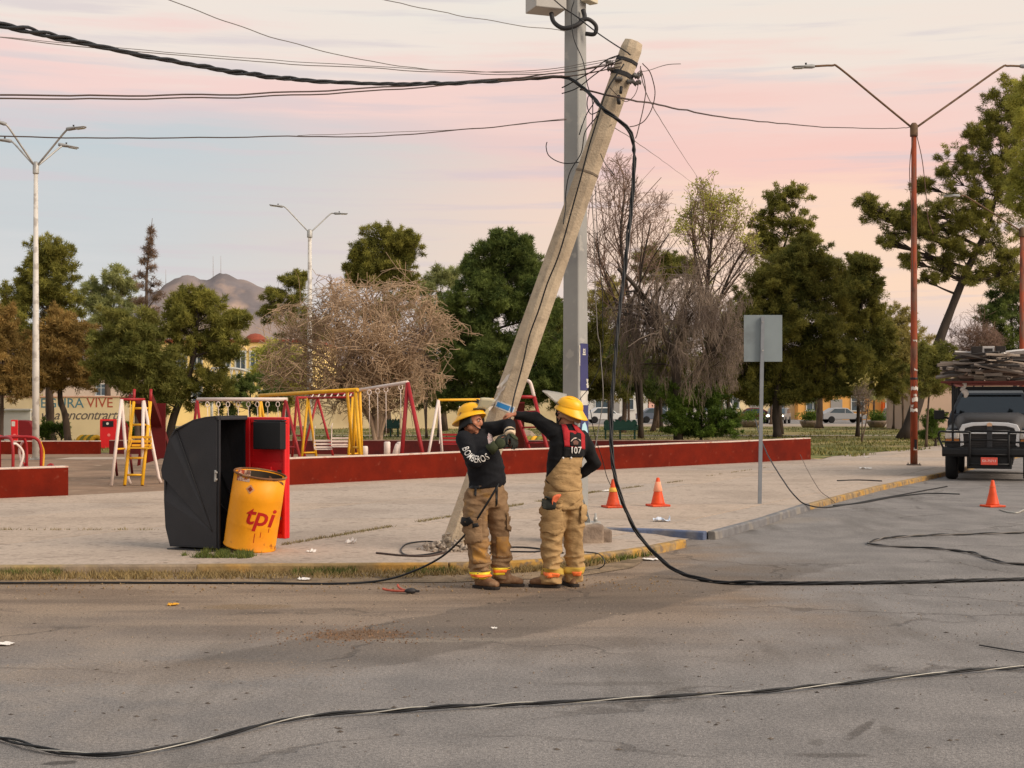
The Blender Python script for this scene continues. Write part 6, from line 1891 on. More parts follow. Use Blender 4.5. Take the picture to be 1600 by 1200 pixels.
for s in (-.45, .2):
    q = MB(); q.tube([V((s, 1.52, 1.545)), V((s + .42, 1.545, 1.565))], .008, 5); q.build('wiper', m_guard, tk)
for s in (-1, 1):
    q = MB(); q.prism([V((s * .965, 1.85, 1.5)), V((s * .965, 3.1, 1.5)), V((s * .765, 3.05, 1.98)), V((s * .765, 2.25, 1.98))], (s * .012, 0, 0)); q.build('side_window', m_glt, tk, fixn=True)
    q = MB(); q.box((s * 1.003, 2.45, .98), (.012, 1.25, .8)); dr_ = q.build('door', m_tb, tk, bevel=.03)
    q = MB(); q.box((s * 1.018, 2.9, 1.18), (.03, .2, .05)); q.build('handle', m_dark, dr_, bevel=.01)
    q = MB(); q.beam((s * .97, 1.75, 1.42), (s * 1.14, 1.68, 1.46), .05, .05); q.beam((s * .97, 1.75, 1.56), (s * 1.14, 1.68, 1.56), .03, .03)
    q.box((s * 1.2, 1.66, 1.51), (.24, .1, .22)); q.build('mirror', m_guard, tk, bevel=.035)
q = MB(); q.box((0, 4.35, .88), (1.96, 2.0, .66)); q.build('bed', m_tb, tk, bevel=.05)
q = MB(); q.box((0, 2.9, .45), (1.0, 5.2, .16)); q.build('chassis', m_guard, tk)
# grille
q = MB(); fr_ = [V((-.64, .06, .78)), V((-.66, .06, 1.18)), V((-.60, .06, 1.3)), V((-.4, .06, 1.345)), V((0, .06, 1.36)), V((.4, .06, 1.345)), V((.60, .06, 1.3)), V((.66, .06, 1.18)), V((.64, .06, .78))]
q.rings([[p, p + V((0, .12, 0)), p * 1 + V((-p.x * .12, .12, -.085 if p.z > 1 else .04)), p + V((-p.x * .12, .0, -.085 if p.z > 1 else .04))] for p in fr_], 0, False); gq = q.build('grille', m_chr, tk, bevel=.015, fixn=True)
q = MB(); q.box((0, .13, 1.03), (1.2, .04, .52)); q.build('backing', m_guard, gq)
q = MB(); q.box((0, .085, 1.1), (1.22, .05, .035)); q.build('chrome_bar', m_chr, gq, bevel=.01)
q = MB(); q.box((0, .08, 1.04), (.12, .06, .56)); q.build('centre_bar', mat('grille_grey', (60, 60, 62), rough=.4, var=.1), gq, bevel=.015)
for k in range(9):
    z_ = .82 + k * .055
    if abs(z_ - 1.1) < .03:
        continue
    q = MB(); q.box((0, .1, z_), (1.16, .03, .014)); q.build('bar', m_dark, gq)
q = MB(); q.prism([V((-.05, .05, 1.26)), V((.05, .05, 1.26)), V((.06, .05, 1.31)), V((.02, .05, 1.345)), V((-.02, .05, 1.345)), V((-.06, .05, 1.31))], (0, -.02, 0)); q.build('badge', mat('badge', (220, 176, 140), rough=.3, var=.1), gq, fixn=True)
# bumper and guard
q = MB(); q.rings([[V((x, y0, z0)) for y0, z0 in ((-.16 + abs(x) ** 3 * .1, .56), (-.2 + abs(x) ** 3 * .1, .62), (-.2 + abs(x) ** 3 * .1, .74), (-.16 + abs(x) ** 3 * .1, .78), (.05, .78), (.05, .56))] for x in (-1.04, -.9, -.5, 0, .5, .9, 1.04)], 0, False); bpr = q.build('bumper', m_guard, tk, bevel=.02, fixn=True)
q = MB(); q.box((0, -.1, .44), (.98, .06, .3)); q.build('skid_plate', m_guard, bpr, bevel=.02)
gp = MB()
for x in (-.42, .42):
    gp.tube(spline([V((x, -.12, .36)), V((x, -.24, .6)), V((x, -.24, .95)), V((x, -.12, 1.18))], 4), .026, 8)
for z_ in (.95, .62, .40):
    gp.tube([V((-.42, -.24, z_)), V((.42, -.24, z_))], .02, 8)
gp.tube([V((-.42, -.14, 1.16)), V((.42, -.14, 1.16))], .022, 8)
for s in (-1, 1):
    gp.tube(spline([V((s * .42, -.22, 1.13)), V((s * .9, -.14, 1.13)), V((s * 1.1, -.02, 1.12)), V((s * 1.1, .06, .95)), V((s * 1.02, -.08, .78))], 4), .024, 8)
    gp.tube([V((s * .42, -.22, .9)), V((s * 1.04, -.1, .9))], .02, 8)
gp.build('grille_guard', m_guard, tk)
q = MB(); q.box((.0, -.275, .47), (.36, .012, .17)); pl = q.build('licence_plate', mat('plate_red', (222, 92, 76), var=.1, scale=20), tk, bevel=.008)
vs, fs = text_mesh('EX-75713', .075, .01)
decal('plate_text', vs, fs, (0, -.282, .475), (1, 0, 0), (0, 0, 1), (0, 1, 0), None, .001, mat('plate_white', (244, 206, 196), var=.05), pl)
for y in (.78, 4.25):
    for s in (-1, 1):
        Rw = Matrix.Rotation(PI / 2, 3, 'Y')
        wq = MB(); wq.lathe([(.2, -.13), (.35, -.135), (.385, -.1), (.395, 0), (.385, .1), (.35, .135), (.2, .13)], 28, (s * .86, y, .395), Rw); w_ = wq.build('wheel', m_tyre, tk)
        wq = MB(); wq.lathe([(.001, -.1), (.2, -.11), (.2, .11), (.001, .1)], 20, (s * .86, y, .395), Rw); wq.build('rim', m_rim, w_)
q = MB(); q.box((0, 3.34, 1.86), (1.7, .06, .7)); q.build('gap_shade_panel', m_guard, tk, bevel=.01)  # dark panel added to fill the shaded gap between cab roof and load
# rack
m_rack = mat('rack_rust', (92, 40, 32), rough=.7, var=.2, scale=4)
for s in (-1, 1):
    for (x_, y_, z0_) in ((.8, -.1, .78), (.86, 2.0, 1.2), (.96, 5.2, 1.2)):
        rk = MB(); rk.beam((s * x_, y_, z0_), (s * x_, y_, 2.2), .05, .05); rk.build('rack_post', m_guard, tk)
q = MB()
for s in (-1, 1):
    q.beam((s * .86, -.35, 2.225), (s * .86, 5.4, 2.225), .06, .05)
for y in (-.35, -.1, .8, 2.0, 3.2, 4.4, 5.4):
    q.beam((-1.05, y, 2.275), (1.05, y, 2.275), .05, .04)
q.build('roof_rack', m_rack, tk)
M4 = Matrix.Translation(tp) @ Matrix.Rotation(TR, 4, 'Z')
m_bd = [mat('board_grey', (120, 108, 98), var=.2, scale=5, stretch=(1, 8, 8)), mat('board_brown', (92, 74, 62), var=.25, scale=5, stretch=(1, 8, 8)), mat('board_dark', (56, 50, 46), var=.25, scale=5), mat('board_pale', (168, 152, 136), var=.15, scale=5), mat('board_white', (206, 198, 190), var=.1, scale=4)]
r_ = random.Random(5)
LBL = {0: 'weathered grey board stacked in the pile on the truck rack', 1: 'brown board stacked in the pile on the truck rack', 2: 'dark board stacked in the pile on the truck rack', 3: 'pale board stacked in the pile on the truck rack', 4: 'white painted board on top of the pile on the truck rack'}
z_ = 2.305
for layer in range(13):
    wmax = 1.12 - max(0, layer - 8) * .07
    for s in range(9):
        mi = r_.choice((0, 0, 1, 1, 2, 2, 3)) if layer < 12 else r_.choice((0, 3, 4, 4, 2))
        L_ = r_.uniform(.3, 1.1); h_ = r_.uniform(.02, .07); w_ = r_.uniform(.04, .13)
        cx = r_.uniform(-wmax + L_ * .4, wmax - L_ * .4); cy = -.36 + s * .2 + r_.uniform(-.15, .15)
        q = MB()
        n_ = 5; rings = []
        bow = r_.uniform(-.02, .03)
        for k in range(n_):
            x = -L_ / 2 + L_ * k / (n_ - 1); zz_ = bow * (1 - (2 * k / (n_ - 1) - 1) ** 2)
            rings.append([V((x, -w_ / 2, zz_)), V((x, w_ / 2, zz_)), V((x, w_ / 2, zz_ + h_)), V((x, -w_ / 2, zz_ + h_))])
        q.rings(rings, 0, False)
        ob = q.build('board', m_bd[mi], None, fixn=True)
        ob.matrix_world = M4 @ Matrix.Translation((cx, cy, z_ + r_.uniform(-.006, .006))) @ Matrix.Rotation(r_.choice((0, 0, 0, 1.4)) + r_.gauss(0, .3), 4, 'Z') @ Matrix.Rotation(r_.gauss(0, .07), 4, 'Y') @ Matrix.Rotation(r_.gauss(0, .25), 4, 'X')
        tag(ob, LBL[mi], 'board', 'boards piled on the truck rack')
    z_ += .05
def on_load(name, label, cat, x, y, z0, s, m, rz=0.0, ry=0.0):
    q = MB(); q.box((0, 0, s[2] / 2), s); ob = q.build(name, m, None, bevel=.008)
    q2 = MB(); q2.box((0, -s[1] / 2 - .004, s[2] * .5), (s[0] * .7, .008, s[2] * .5)); q2.build('panel', m_bd[2], ob)
    ob.matrix_world = M4 @ Matrix.Translation((x, y, z0)) @ Matrix.Rotation(rz, 4, 'Z') @ Matrix.Rotation(ry, 4, 'Y')
    tag(ob, label, cat); return ob
on_load('crate', 'dark crate at the left on top of the truck load', 'crate', -.28, .1, z_ - .06, (.24, .3, .2), m_bd[2])
on_load('crate', 'pale pinkish box in the middle on top of the truck load', 'crate', -.02, .12, z_ - .06, (.26, .3, .2), m_bd[4])
on_load('crate', 'dark crate at the right on top of the truck load', 'crate', .24, .1, z_ - .06, (.22, .3, .2), m_bd[2])
rp_ = thing('load_strap', 'white knotted rag hanging below the left front of the truck rack', 'rag', M4 @ V((-.55, .0, 1.98)), TR)
q = MB(); q.tube(spline([V((0, 0, .3)), V((.02, -.02, .2)), V((-.05, 0, .12)), V((.04, -.02, .05)), V((.02, 0, -.06))], 4), [.03, .05, .04, .03, .03, .035, .04, .05, .045, .04, .06, .07, .06, .06, .05, .04, .03], 8); q.build('cloth', m_bd[4], rp_)

# ------------------------------------------------------------------ cables and wires
m_cab = mat('cable_black', (20, 20, 21), rough=.5, var=.1)
m_cabb = mat('cable_brown', (70, 54, 46), rough=.6, var=.1)
m_cabg = mat('cable_grey', (110, 104, 98), rough=.5, var=.1)
m_alu = mat('cable_bare', (170, 166, 156), rough=.4, metal=.3, var=.1)
def dz(d):
    return d if d < 14.7 else d * (1 + .045 * min(1, (d - 14.7) / .55))
def wire(label, pts, r=.006, m=None, name='overhead_wire', k=7, n=5):
    P = [at(p[0], p[1], dz(p[2])) if isinstance(p, tuple) else p for p in pts]
    S = spline(P, k); sd_ = (len(label) * 1.37) % 9
    am = min(.03, .012 + r * .6) if 'overhead' in name else .006
    for i in range(1, len(S) - 1):
        w = S[i] * 2.2
        S[i] = S[i] + V((noise.noise(w + V((sd_, 0, 0))), 0, noise.noise(w + V((0, sd_, 5))) * (1 if 'overhead' in name else .2))) * am
    q = MB(); q.tube(S, r, n)
    o = q.build(name, m or m_cabb); tag(o, label, 'wire' if 'wire' in name else 'cable')
    return o
def G(px, py, z_=.012, lift=0.0):
    p = gr(px, py, z_); return p
def twisted(label, P, r, strands, pitch, R, name='twisted_cable', k=10, loosen=None):
    P = [at(p[0], p[1], dz(p[2])) if isinstance(p, tuple) else p for p in P]
    S = spline(P, k)
    # resample evenly
    out = [S[0]]; step = pitch / 9.0
    acc = 0.0
    for a_, b_ in zip(S, S[1:]):
        seg = (b_ - a_).length
        while acc + seg >= step:
            t = (step - acc) / seg
            a_ = a_.lerp(b_, t); out.append(a_); seg = (b_ - a_).length; acc = 0
        acc += seg
    root = thing(name, label, 'cable', out[0])
    s_ = 0
    for j, mt in enumerate(strands):
        pts = []
        dist = 0
        for i, p in enumerate(out):
            t = (out[min(i + 1, len(out) - 1)] - out[max(i - 1, 0)]).normalized()
            u = t.cross(V((0, 0, 1)))
            if u.length < .1:
                u = t.cross(V((0, 1, 0)))
            u.normalize(); w = u.cross(t)
            ph = 2 * PI * (i / 9.0 + .35 * noise.noise(V((i * .05, 3, 1)))) + j * 2 * PI / len(strands)
            Rr = R * max(.7, 1 + 1.5 * noise.noise(V((i * .06, j * 3.1, 5))))
            pts.append(p + (u * math.cos(ph) + w * math.sin(ph)) * Rr - out[0])
        q = MB(); q.tube(pts, r * (.55 if mt is m_alu else 1.0), 6); q.build('strand', mt, root)
    return root
twisted('thick twisted black cable sagging from the upper left and hanging down to the road',
        [(-60, 24, 8.6), (0, 38, 9), (100, 60, 9.8), (200, 82, 10.7), (300, 101, 11.6), (400, 117, 12.5), (500, 127, 13.4), (600, 131, 14.2), (700, 130, 14.9), (800, 125, 15.5), (866, 120, 15.75), (890, 123, 15.75), (914, 140, 15.6), (945, 172, 15.2), (975, 195, 15.2), (988, 216, 15.2), (991, 250, 15.2), (986, 330, 15.15), (976, 420, 15.05), (967, 500, 14.95), (958, 600, 14.85), (955, 690, 14.75), (961, 745, 14.7), (977, 795, 14.65), (1005, 845, 14.6), (1050, 888, 14.4),
         G(1100, 906, .02), G(1160, 911, .02), G(1300, 911, .02), G(1450, 908.5, .02), G(1620, 904, .02), G(1700, 902, .02)], .0112, [m_cab, m_cab, m_cab], .85, .0112)
W_ = [
 ('upper one of the close pair of straight wires crossing the left sky', [(-60, 148, 11.5), (0, 148, 12), (200, 149.5, 13), (400, 146, 14), (600, 137, 14.8), (800, 122, 15.4), (890, 112, 15.55), (972, 98, 15.5)], .0085, m_cabb),
 ('lower one of the close pair of straight wires crossing the left sky', [(-60, 153, 11.5), (0, 153.5, 12), (200, 154.5, 13), (400, 151, 14), (600, 141.5, 14.8), (800, 124.5, 15.4), (890, 119, 15.55), (970, 104, 15.5)], .0075, m_cabb),
 ('thin wire just above the thick twisted cable in the upper left sky', [(-60, 52, 14), (0, 59, 14.2), (200, 79, 14.8), (400, 96, 15.2), (600, 108, 15.4), (800, 117, 15.5), (880, 113, 15.5), (968, 95, 15.5)], .005, m_cabg),
 ('thin pale wire running parallel just above the thin upper left wire', [(-60, 49, 15), (0, 57, 15.2), (200, 76, 15.5), (400, 92, 15.7), (600, 104.5, 15.8), (800, 114, 15.8), (880, 108, 15.7), (966, 93, 15.5)], .004, m_cabg),
 ('thin wire curving down steeply from the top edge at left', [(240, -12, 13), (265, 0, 13.1), (350, 32, 13.6), (450, 65, 14.2), (550, 90, 14.7), (650, 106, 15.1), (730, 111, 15.4), (800, 112, 15.6), (880, 105, 15.6), (962, 90, 15.5)], .0045, m_cabg),
 ('thin wire from the top edge ending on the steel pole', [(580, -6, 14), (605, 0, 14.2), (700, 21, 15), (800, 38, 15.8), (884, 49, 16.3)], .0045, m_cabg),
 ('lone brown wire crossing the left sky below the others', [(-60, 212, 13), (0, 213, 13.2), (200, 215.5, 14), (450, 213.5, 15), (600, 212.5, 15.6), (690, 206, 15.9), (800, 195, 16.2), (885, 187, 16.35)], .0065, m_cabb),
 ('faint wire just above the lone brown wire near the steel pole', [(465, 212, 15), (600, 207, 15.6), (760, 200, 16.1), (886, 185, 16.35)], .0035, m_cabg),
 ('wire from the leaning pole head across to the rusty lamp post', [(906, 140, 15.6), (930, 145, 15.55), (970, 153, 15.4), (1020, 162, 16.5), (1100, 178, 19), (1200, 191, 24), (1300, 199, 30), (1400, 200.5, 36), (1428, 198, 38)], .011, m_cabb),
 ('service wire from the top of the steel pole to the leaning pole head', [(850, -14, 16.2), (880, 12, 16.3), (905, 28, 16.25), (935, 52, 16), (960, 70, 15.6), (985, 86, 15.4)], .008, m_cab),
 ('long thin wire slanting from the pole head down behind the green treetop', [(1000, 110, 15.5), (1012, 150, 17), (1040, 200, 25), (1075, 255, 42), (1112, 310, 70)], .006, m_cabg),
 ('thin wire slanting right from behind the leaning pole to the trees', [(955, 195, 15.6), (1000, 226, 25), (1050, 262, 45), (1096, 296, 72)], .006, m_cabg),
 ('short stray wire end sticking out to the right of the pole head', [(998, 112, 15.4), (1010, 110, 15.5), (1030, 103, 15.6), (1045, 100, 15.6), (1064, 100, 15.6)], .0045, m_cabg),
 ('large loose wire loop right of the pole head', [(1004, 99, 15.4), (1016, 112, 15.45), (1022, 132, 15.5), (1023, 150, 15.5), (1018, 172, 15.5), (1008, 188, 15.45), (996, 195, 15.4), (984, 198, 15.3)], .006, m_cabb),
 ('wire tail dangling beside the pole head with a kink', [(1001, 103, 15.4), (1007, 122, 15.45), (1009, 142, 15.45), (1008, 152, 15.4), (1003, 180, 15.35), (993, 216, 15.25)], .006, m_cabb),
 ('small wire bow under the pole head', [(998, 112, 15.4), (997, 135, 15.4), (990, 152, 15.35), (978, 160, 15.3), (965, 150, 15.3), (950, 135, 15.35)], .0045, m_cabb),
 ('curved stray wire with a bent hook left of the steel pole', [(855, 222, 15.9), (854, 230, 15.9), (857, 242, 15.9), (868, 251, 15.9), (884, 255, 15.95), (906, 253, 15.9)], .006, m_cab),
 ('black wire running down along the leaning pole on its left face', [(975, 100, 15.35), (950, 140, 15.3), (932, 190, 15.3), (915, 250, 15.35), (897, 320, 15.4), (876, 385, 15.45), (853, 450, 15.5), (833, 510, 15.55), (816, 570, 15.55), (806, 610, 15.5), (799, 640, 15.2), (797, 655, 14.6)], .009, m_cab),
 ('second wire bowing away from the leaning pole in front of the steel pole', [(935, 180, 15.3), (915, 205, 15.4), (908, 240, 15.5), (890, 270, 15.5), (884, 300, 15.5), (884, 320, 15.5), (880, 350, 15.4)], .0065, m_cab),
 ('tangled wire crossing from steel pole to leaning pole, upper', [(878, 137, 16.1), (900, 126, 16), (925, 112, 15.8), (945, 96, 15.6), (968, 86, 15.4)], .008, m_cab),
 ('tangled wire crossing from steel pole to leaning pole, lower', [(878, 146, 16.1), (902, 138, 16), (928, 118, 15.8), (948, 104, 15.6), (972, 92, 15.4)], .007, m_cab),
 ('curly wire between the poles with a dark splice', [(910, 195, 15.7), (905, 210, 15.6), (917, 180, 15.6), (928, 160, 15.5), (920, 150, 15.5), (918, 165, 15.5), (924, 178, 15.4), (938, 172, 15.3)], .006, m_cab),
 ('thin wire down the right side of the steel pole from its top', [(897, 0, 15.9), (893, 20, 15.9), (898, 60, 15.9), (912, 95, 15.9), (918, 130, 15.9), (926, 160, 15.8), (925, 200, 15.8)], .006, m_cab),
 ('grey wire hanging right of the steel pole with small kinks', [(925, 300, 15.9), (929, 380, 15.9), (931, 455, 15.85), (933, 520, 15.8), (937, 537, 15.8), (938, 560, 15.8), (942, 610, 15.7), (940, 640, 15.7), (933, 680, 15.7), (929, 700, 15.6)], .006, m_cabg),
 ('thin dark wire hanging close to the right of the steel pole', [(930, 290, 15.9), (934, 360, 15.9), (938, 420, 15.9), (942, 500, 15.9), (940, 560, 15.9), (925, 600, 15.9), (906, 625, 15.9)], .0045, m_cab),
 ('thin wire falling from the steel pole to the orange cone', [(922, 640, 15.9), (932, 690, 16), (945, 735, 16.3), (954, 758, 16.6)], .005, m_cab),
 ('thin wire hanging from the mouth of the leaning pole band', [(938, 240, 15.3), (945, 255, 15.3), (955, 268, 15.3), (960, 274, 15.3)], .0045, m_cab),
]
for lab, pts, r, m in W_:
    wire(lab, pts, r, m)
# cables on the ground
wire('black cable lying along the verge from the left edge and rising to the left firefighter', [G(-80, 911, .012), G(0, 911, .012), G(200, 910.5, .012), G(400, 911, .012), G(520, 912, .012), at(590, 908, 13.95), at(640, 895, 13.85), at(690, 870, 13.7), at(730, 832, 13.55), at(756, 795, 13.46), at(775, 764, 13.46), at(779, 756, 13.5)], .011, m_cab, 'ground_cable')
twisted('long twisted black and bare cable lying across the foreground asphalt', [G(-90, 1135, .022), G(0, 1152, .022), G(60, 1169, .022), (lambda p: p)(G(130, 1178, .022)), G(200, 1177, .022), G(300, 1160, .022), G(400, 1135, .022), G(480, 1119, .022), G(560, 1113, .022), G(700, 1104.5, .022), G(850, 1098, .022), G(1000, 1090, .022), G(1200, 1079, .022), G(1330, 1066, .022), G(1450, 1053, .022), G(1620, 1040, .022), G(1700, 1036, .022)], .0066, [m_cab, m_cab, m_alu], .68, .0062, 'ground_cable')
twisted('looped twisted cable on the road at the right edge', [G(1700, 829, .02), G(1600, 832, .02), G(1520, 834, .02), G(1440, 836.5, .02), G(1385, 840, .02), G(1356, 848, .02), G(1385, 853, .02), G(1450, 856, .02), G(1510, 862, .02), G(1545, 872, .02), G(1575, 880, .02), G(1640, 884, .02)], .009, [m_cab, m_cabg], .7, .008, 'ground_cable')
GP = lambda px, py, z_=.012: gr(px, py, ZP + z_)
wire('coiled wire loop lying beside the foot of the leaning pole', [GP(690, 862), GP(660, 867), GP(635, 867), GP(627, 860), GP(633, 851), GP(650, 847), GP(672, 846), GP(690, 850), GP(700, 858)], .009, m_cab, 'ground_cable')
wire('straight stiff wire lying left of the foot of the leaning pole', [GP(588, 864), GP(630, 868), GP(670, 868.5), GP(700, 862)], .012, m_cabb, 'ground_cable')
wire('wire on the pavement running between the two firefighters', [GP(770, 858), GP(800, 855), GP(830, 856), GP(860, 860), GP(880, 864)], .01, m_cab, 'ground_cable')
wire('second wire on the pavement between the two firefighters', [GP(765, 864), GP(800, 862), GP(835, 862), GP(862, 858)], .009, m_cab, 'ground_cable')
wire('thin wire drooping over the yellow kerb right of the right firefighter', [GP(905, 862), GP(930, 864), at(940, 869, 15.3), at(945, 880, 14.9), G(935, 888, .01), G(900, 893, .01)], .007, m_cab, 'ground_cable')
wire('dark cable arching from the red wall past the sign post to the kerb', [at(1180, 655, 30), at(1187, 680, 28), at(1200, 712, 26), at(1220, 745, 24.5), at(1242, 775, 23.4), GP(1262, 789), G(1300, 792), G(1380, 778), G(1480, 760)], .012, m_cab, 'ground_cable')
wire('thin wire slanting to the kerb right of the sign post', [at(1250, 710, 34), at(1262, 735, 31), at(1280, 765, 27), GP(1296, 778), G(1305, 786)], .006, m_cabb, 'ground_cable')
wire('short black cable piece on the pavement near the rusty lamp post', [GP(1308, 751), GP(1340, 750), GP(1378, 751.5)], .014, m_cab, 'ground_cable')
wire('loose thin cable on the road beside the yellow kerb at right', [G(1302, 790), G(1350, 785), G(1400, 776), G(1450, 771), G(1500, 772)], .012, m_cab, 'ground_cable')
wire('pale cable ends on the road right of the front cone', [G(1562, 796), G(1575, 800), G(1590, 801), G(1600, 797), G(1620, 796)], .014, m_alu, 'ground_cable')
wire('faint thin wire on the asphalt at lower right', [G(1530, 1008), G(1560, 1013), G(1600, 1019), G(1660, 1024)], .005, m_cab, 'ground_cable')

# ------------------------------------------------------------------ litter and tools
m_pap = mat('litter_white', (222, 216, 208), var=.06, rough=.7)
m_papb = mat('litter_bluish', (196, 204, 216), var=.08, rough=.6)
def paper(label, p, s, m, h=.4, name='paper_scrap', seed=1):
    r_ = random.Random(seed); n = 7
    q = MB(); vs = []; fs = []
    for i in range(n):
        for j in range(n):
            x, y = (i / (n - 1) - .5), (j / (n - 1) - .5)
            e = .25 * noise.noise(V((x * 3, y * 3, seed)))
            z_ = abs(noise.noise(V((x * 2.6 + seed * 1.7, y * 2.6, 2)))) * h * .8 + .03 + .04 * abs(noise.noise(V((x * 9, y * 9, seed))))
            vs.append(p + V(((x + e * .5) * s, (y * .7 + e * .4) * s, z_ * s)))
    for i in range(n - 1):
        for j in range(n - 1):
            a_ = i * n + j; fs.append((a_, a_ + n, a_ + n + 1, a_ + 1))
    q.add(vs, fs, 0, False)
    o = q.build(name, m); tag(o, label, 'litter')
    sd_ = o.modifiers.new('t', 'SOLIDIFY'); sd_.thickness = .003
    return o
paper('white foam cup lid lying on the pavement right of the yellow drum', GP(486, 863, 0), .10, m_pap, .7, seed=2)
paper('crumpled white plastic bag on the pavement left of the leaning pole', GP(548, 849, 0), .12, m_pap, 1.0, 'plastic_bag', 3)
paper('small white paper on the dry verge left of the pliers', G(475, 906, .01), .11, m_pap, .4, seed=4)
paper('white paper sheet at the left edge of the road', G(4, 1008, 0), .15, m_pap, .25, seed=5)
paper('crumpled bluish white bag on the pavement below the bright cone', GP(1035, 815, 0), .23, m_papb, .7, 'plastic_bag', 6)
paper('white scrap beside the foot of the dull orange cone', GP(948, 768, 0), .2, m_pap, .3, seed=7)
paper('white paper lying against the red wall near the sign post', GP(1170, 720, 0), .36, m_pap, .4, seed=8)
paper('white scrap on the pavement left of the rusty lamp post', GP(1352, 733, 0), .3, m_pap, .3, seed=9)
paper('tiny white scrap near the lawn edge at right', GP(1354, 715, 0), .18, m_pap, .4, seed=10)
paper('pale scrap on the road below the yellow kerb end', G(1016, 875, .005), .17, m_pap, .25, seed=11)
paper('small white scrap below the yellow kerb beside the green grass', G(990, 868, .005), .1, m_pap, .4, seed=12)
paper('yellow fruit peel on the dusty road at left', G(270, 946, .002), .09, mat('peel_yellow', (214, 158, 52), var=.1), .5, seed=13)
paper('small pale scrap on the dark asphalt below the firefighters', G(772, 982, .002), .05, m_pap, .6, seed=16)
# bolt cutters
bc = thing('bolt_cutter', 'small bolt cutters with reddish handles lying on the road left of the firefighters', 'bolt cutter', G(625, 928, 0), .1)
q = MB(); q.tube(spline([V((.05, 0, .025)), V((-.04, .03, .025)), V((-.12, .07, .03)), V((-.16, .09, .04))], 4), [.011] * 13, 8); q.build('handle', mat('grip_red', (168, 84, 66), var=.2, scale=20), bc)
q = MB(); q.tube(spline([V((.06, 0, .03)), V((.02, .05, .035)), V((-.01, .1, .05)), V((-.02, .13, .07))], 4), [.011] * 13, 8); q.build('handle', MATS['grip_red'], bc)
q = MB(); q.ell((.1, -.02, .03), (.06, .035, .028), None, 10, 6); q.box((.15, -.035, .028), (.06, .02, .02), -.3); q.build('jaw', m_dark, bc)
# ------------------------------------------------------------------ firefighters
m_skin = mat('skin', (184, 122, 92), rough=.55, var=.06, scale=12, col2=(160, 98, 72), scale2=9, spec=.35)
m_shirt = mat('knit_navy', (15, 16, 21), rough=.9, var=.15, scale=14, bump=.2, bscale=180)
m_shirtb = mat('knit_black', (15, 14, 15), rough=.9, var=.15, scale=14, bump=.2, bscale=180)
m_pant = mat('turnout_tan', (140, 112, 82), rough=.9, var=.16, scale=9, col2=(122, 94, 66), m2=(.45, .65), scale2=3, bump=.5, bscale=20, col3=(160, 120, 66), m3=(.58, .7), scale3=4, stretch=(1, 1, 1.8))
m_pantb = mat('turnout_ochre', (174, 141, 96), rough=.9, var=.12, scale=7, col2=(150, 120, 80), m2=(.45, .65), scale2=3, bump=.5, bscale=20, stretch=(1, 1, 1.8), col3=(140, 110, 72), m3=(.58, .7), scale3=8)
m_padt = mat('pad_tan', (150, 114, 72), rough=.85, var=.12, scale=9, col2=(172, 126, 62), scale2=6)
m_boot = mat('boot_brown', (116, 84, 58), rough=.8, var=.2, scale=12, col2=(140, 110, 82), scale2=8)
m_sole = mat('boot_sole', (42, 36, 32), rough=.9, var=.1)
m_lime = mat('reflective_lime', (240, 214, 52), rough=.5, var=.05)
m_refl = mat('reflective_orange', (255, 128, 66), rough=.4, var=.08, scale=40)
m_helm = mat('helmet_yellow', (250, 184, 10), rough=.38, var=.06, scale=5, col2=(226, 164, 20), m2=(.55, .7), scale2=6, col3=(150, 104, 32), m3=(.66, .72), scale3=9, spec=.5)
m_hblk = mat('helmet_black', (20, 20, 21), rough=.6, var=.1)
m_visor = glass_mat('visor_milky', (222, 218, 190), .72, .25)
m_visorg = glass_mat('visor_grey', (186, 180, 168), .55, .3)
m_glove = mat('glove_dark', (34, 36, 30), rough=.8, var=.2, scale=20)
m_glgrn = mat('glove_green', (54, 60, 36), rough=.8, var=.2, scale=30)
m_cream2 = mat('cuff_cream', (214, 190, 158), rough=.8, var=.1, scale=20)
m_redsus = mat('suspender_red', (172, 34, 40), rough=.8, var=.1, scale=20, bump=.15, bscale=200)
m_blkpatch = mat('patch_black', (18, 17, 17), rough=.8, var=.1)
m_wht = mat('print_white', (226, 222, 214), rough=.7, var=.04)
m_tanflap = mat('ear_flap_tan', (150, 112, 82), rough=.9, var=.12, scale=12)

def ell_ring(c, u, v, n=20, sq_=0.0):
    out = []
    for i in range(n):
        a = 2 * PI * i / n
        ca, sa = math.cos(a), math.sin(a)
        if sq_:
            ca = math.copysign(abs(ca) ** (1 - sq_), ca); sa = math.copysign(abs(sa) ** (1 - sq_), sa)
        out.append(c + u * ca + v * sa)
    return out

def head_frame(fwd, roll=0.0):
    f = V(fwd).normalized()
    r = f.cross(V((0, 0, 1))).normalized()
    u = r.cross(f).normalized()
    R = Matrix((r, f, u)).transposed()            # local x = right, y = forward, z = up
    return R @ Matrix.Rotation(roll, 3, 'Y')

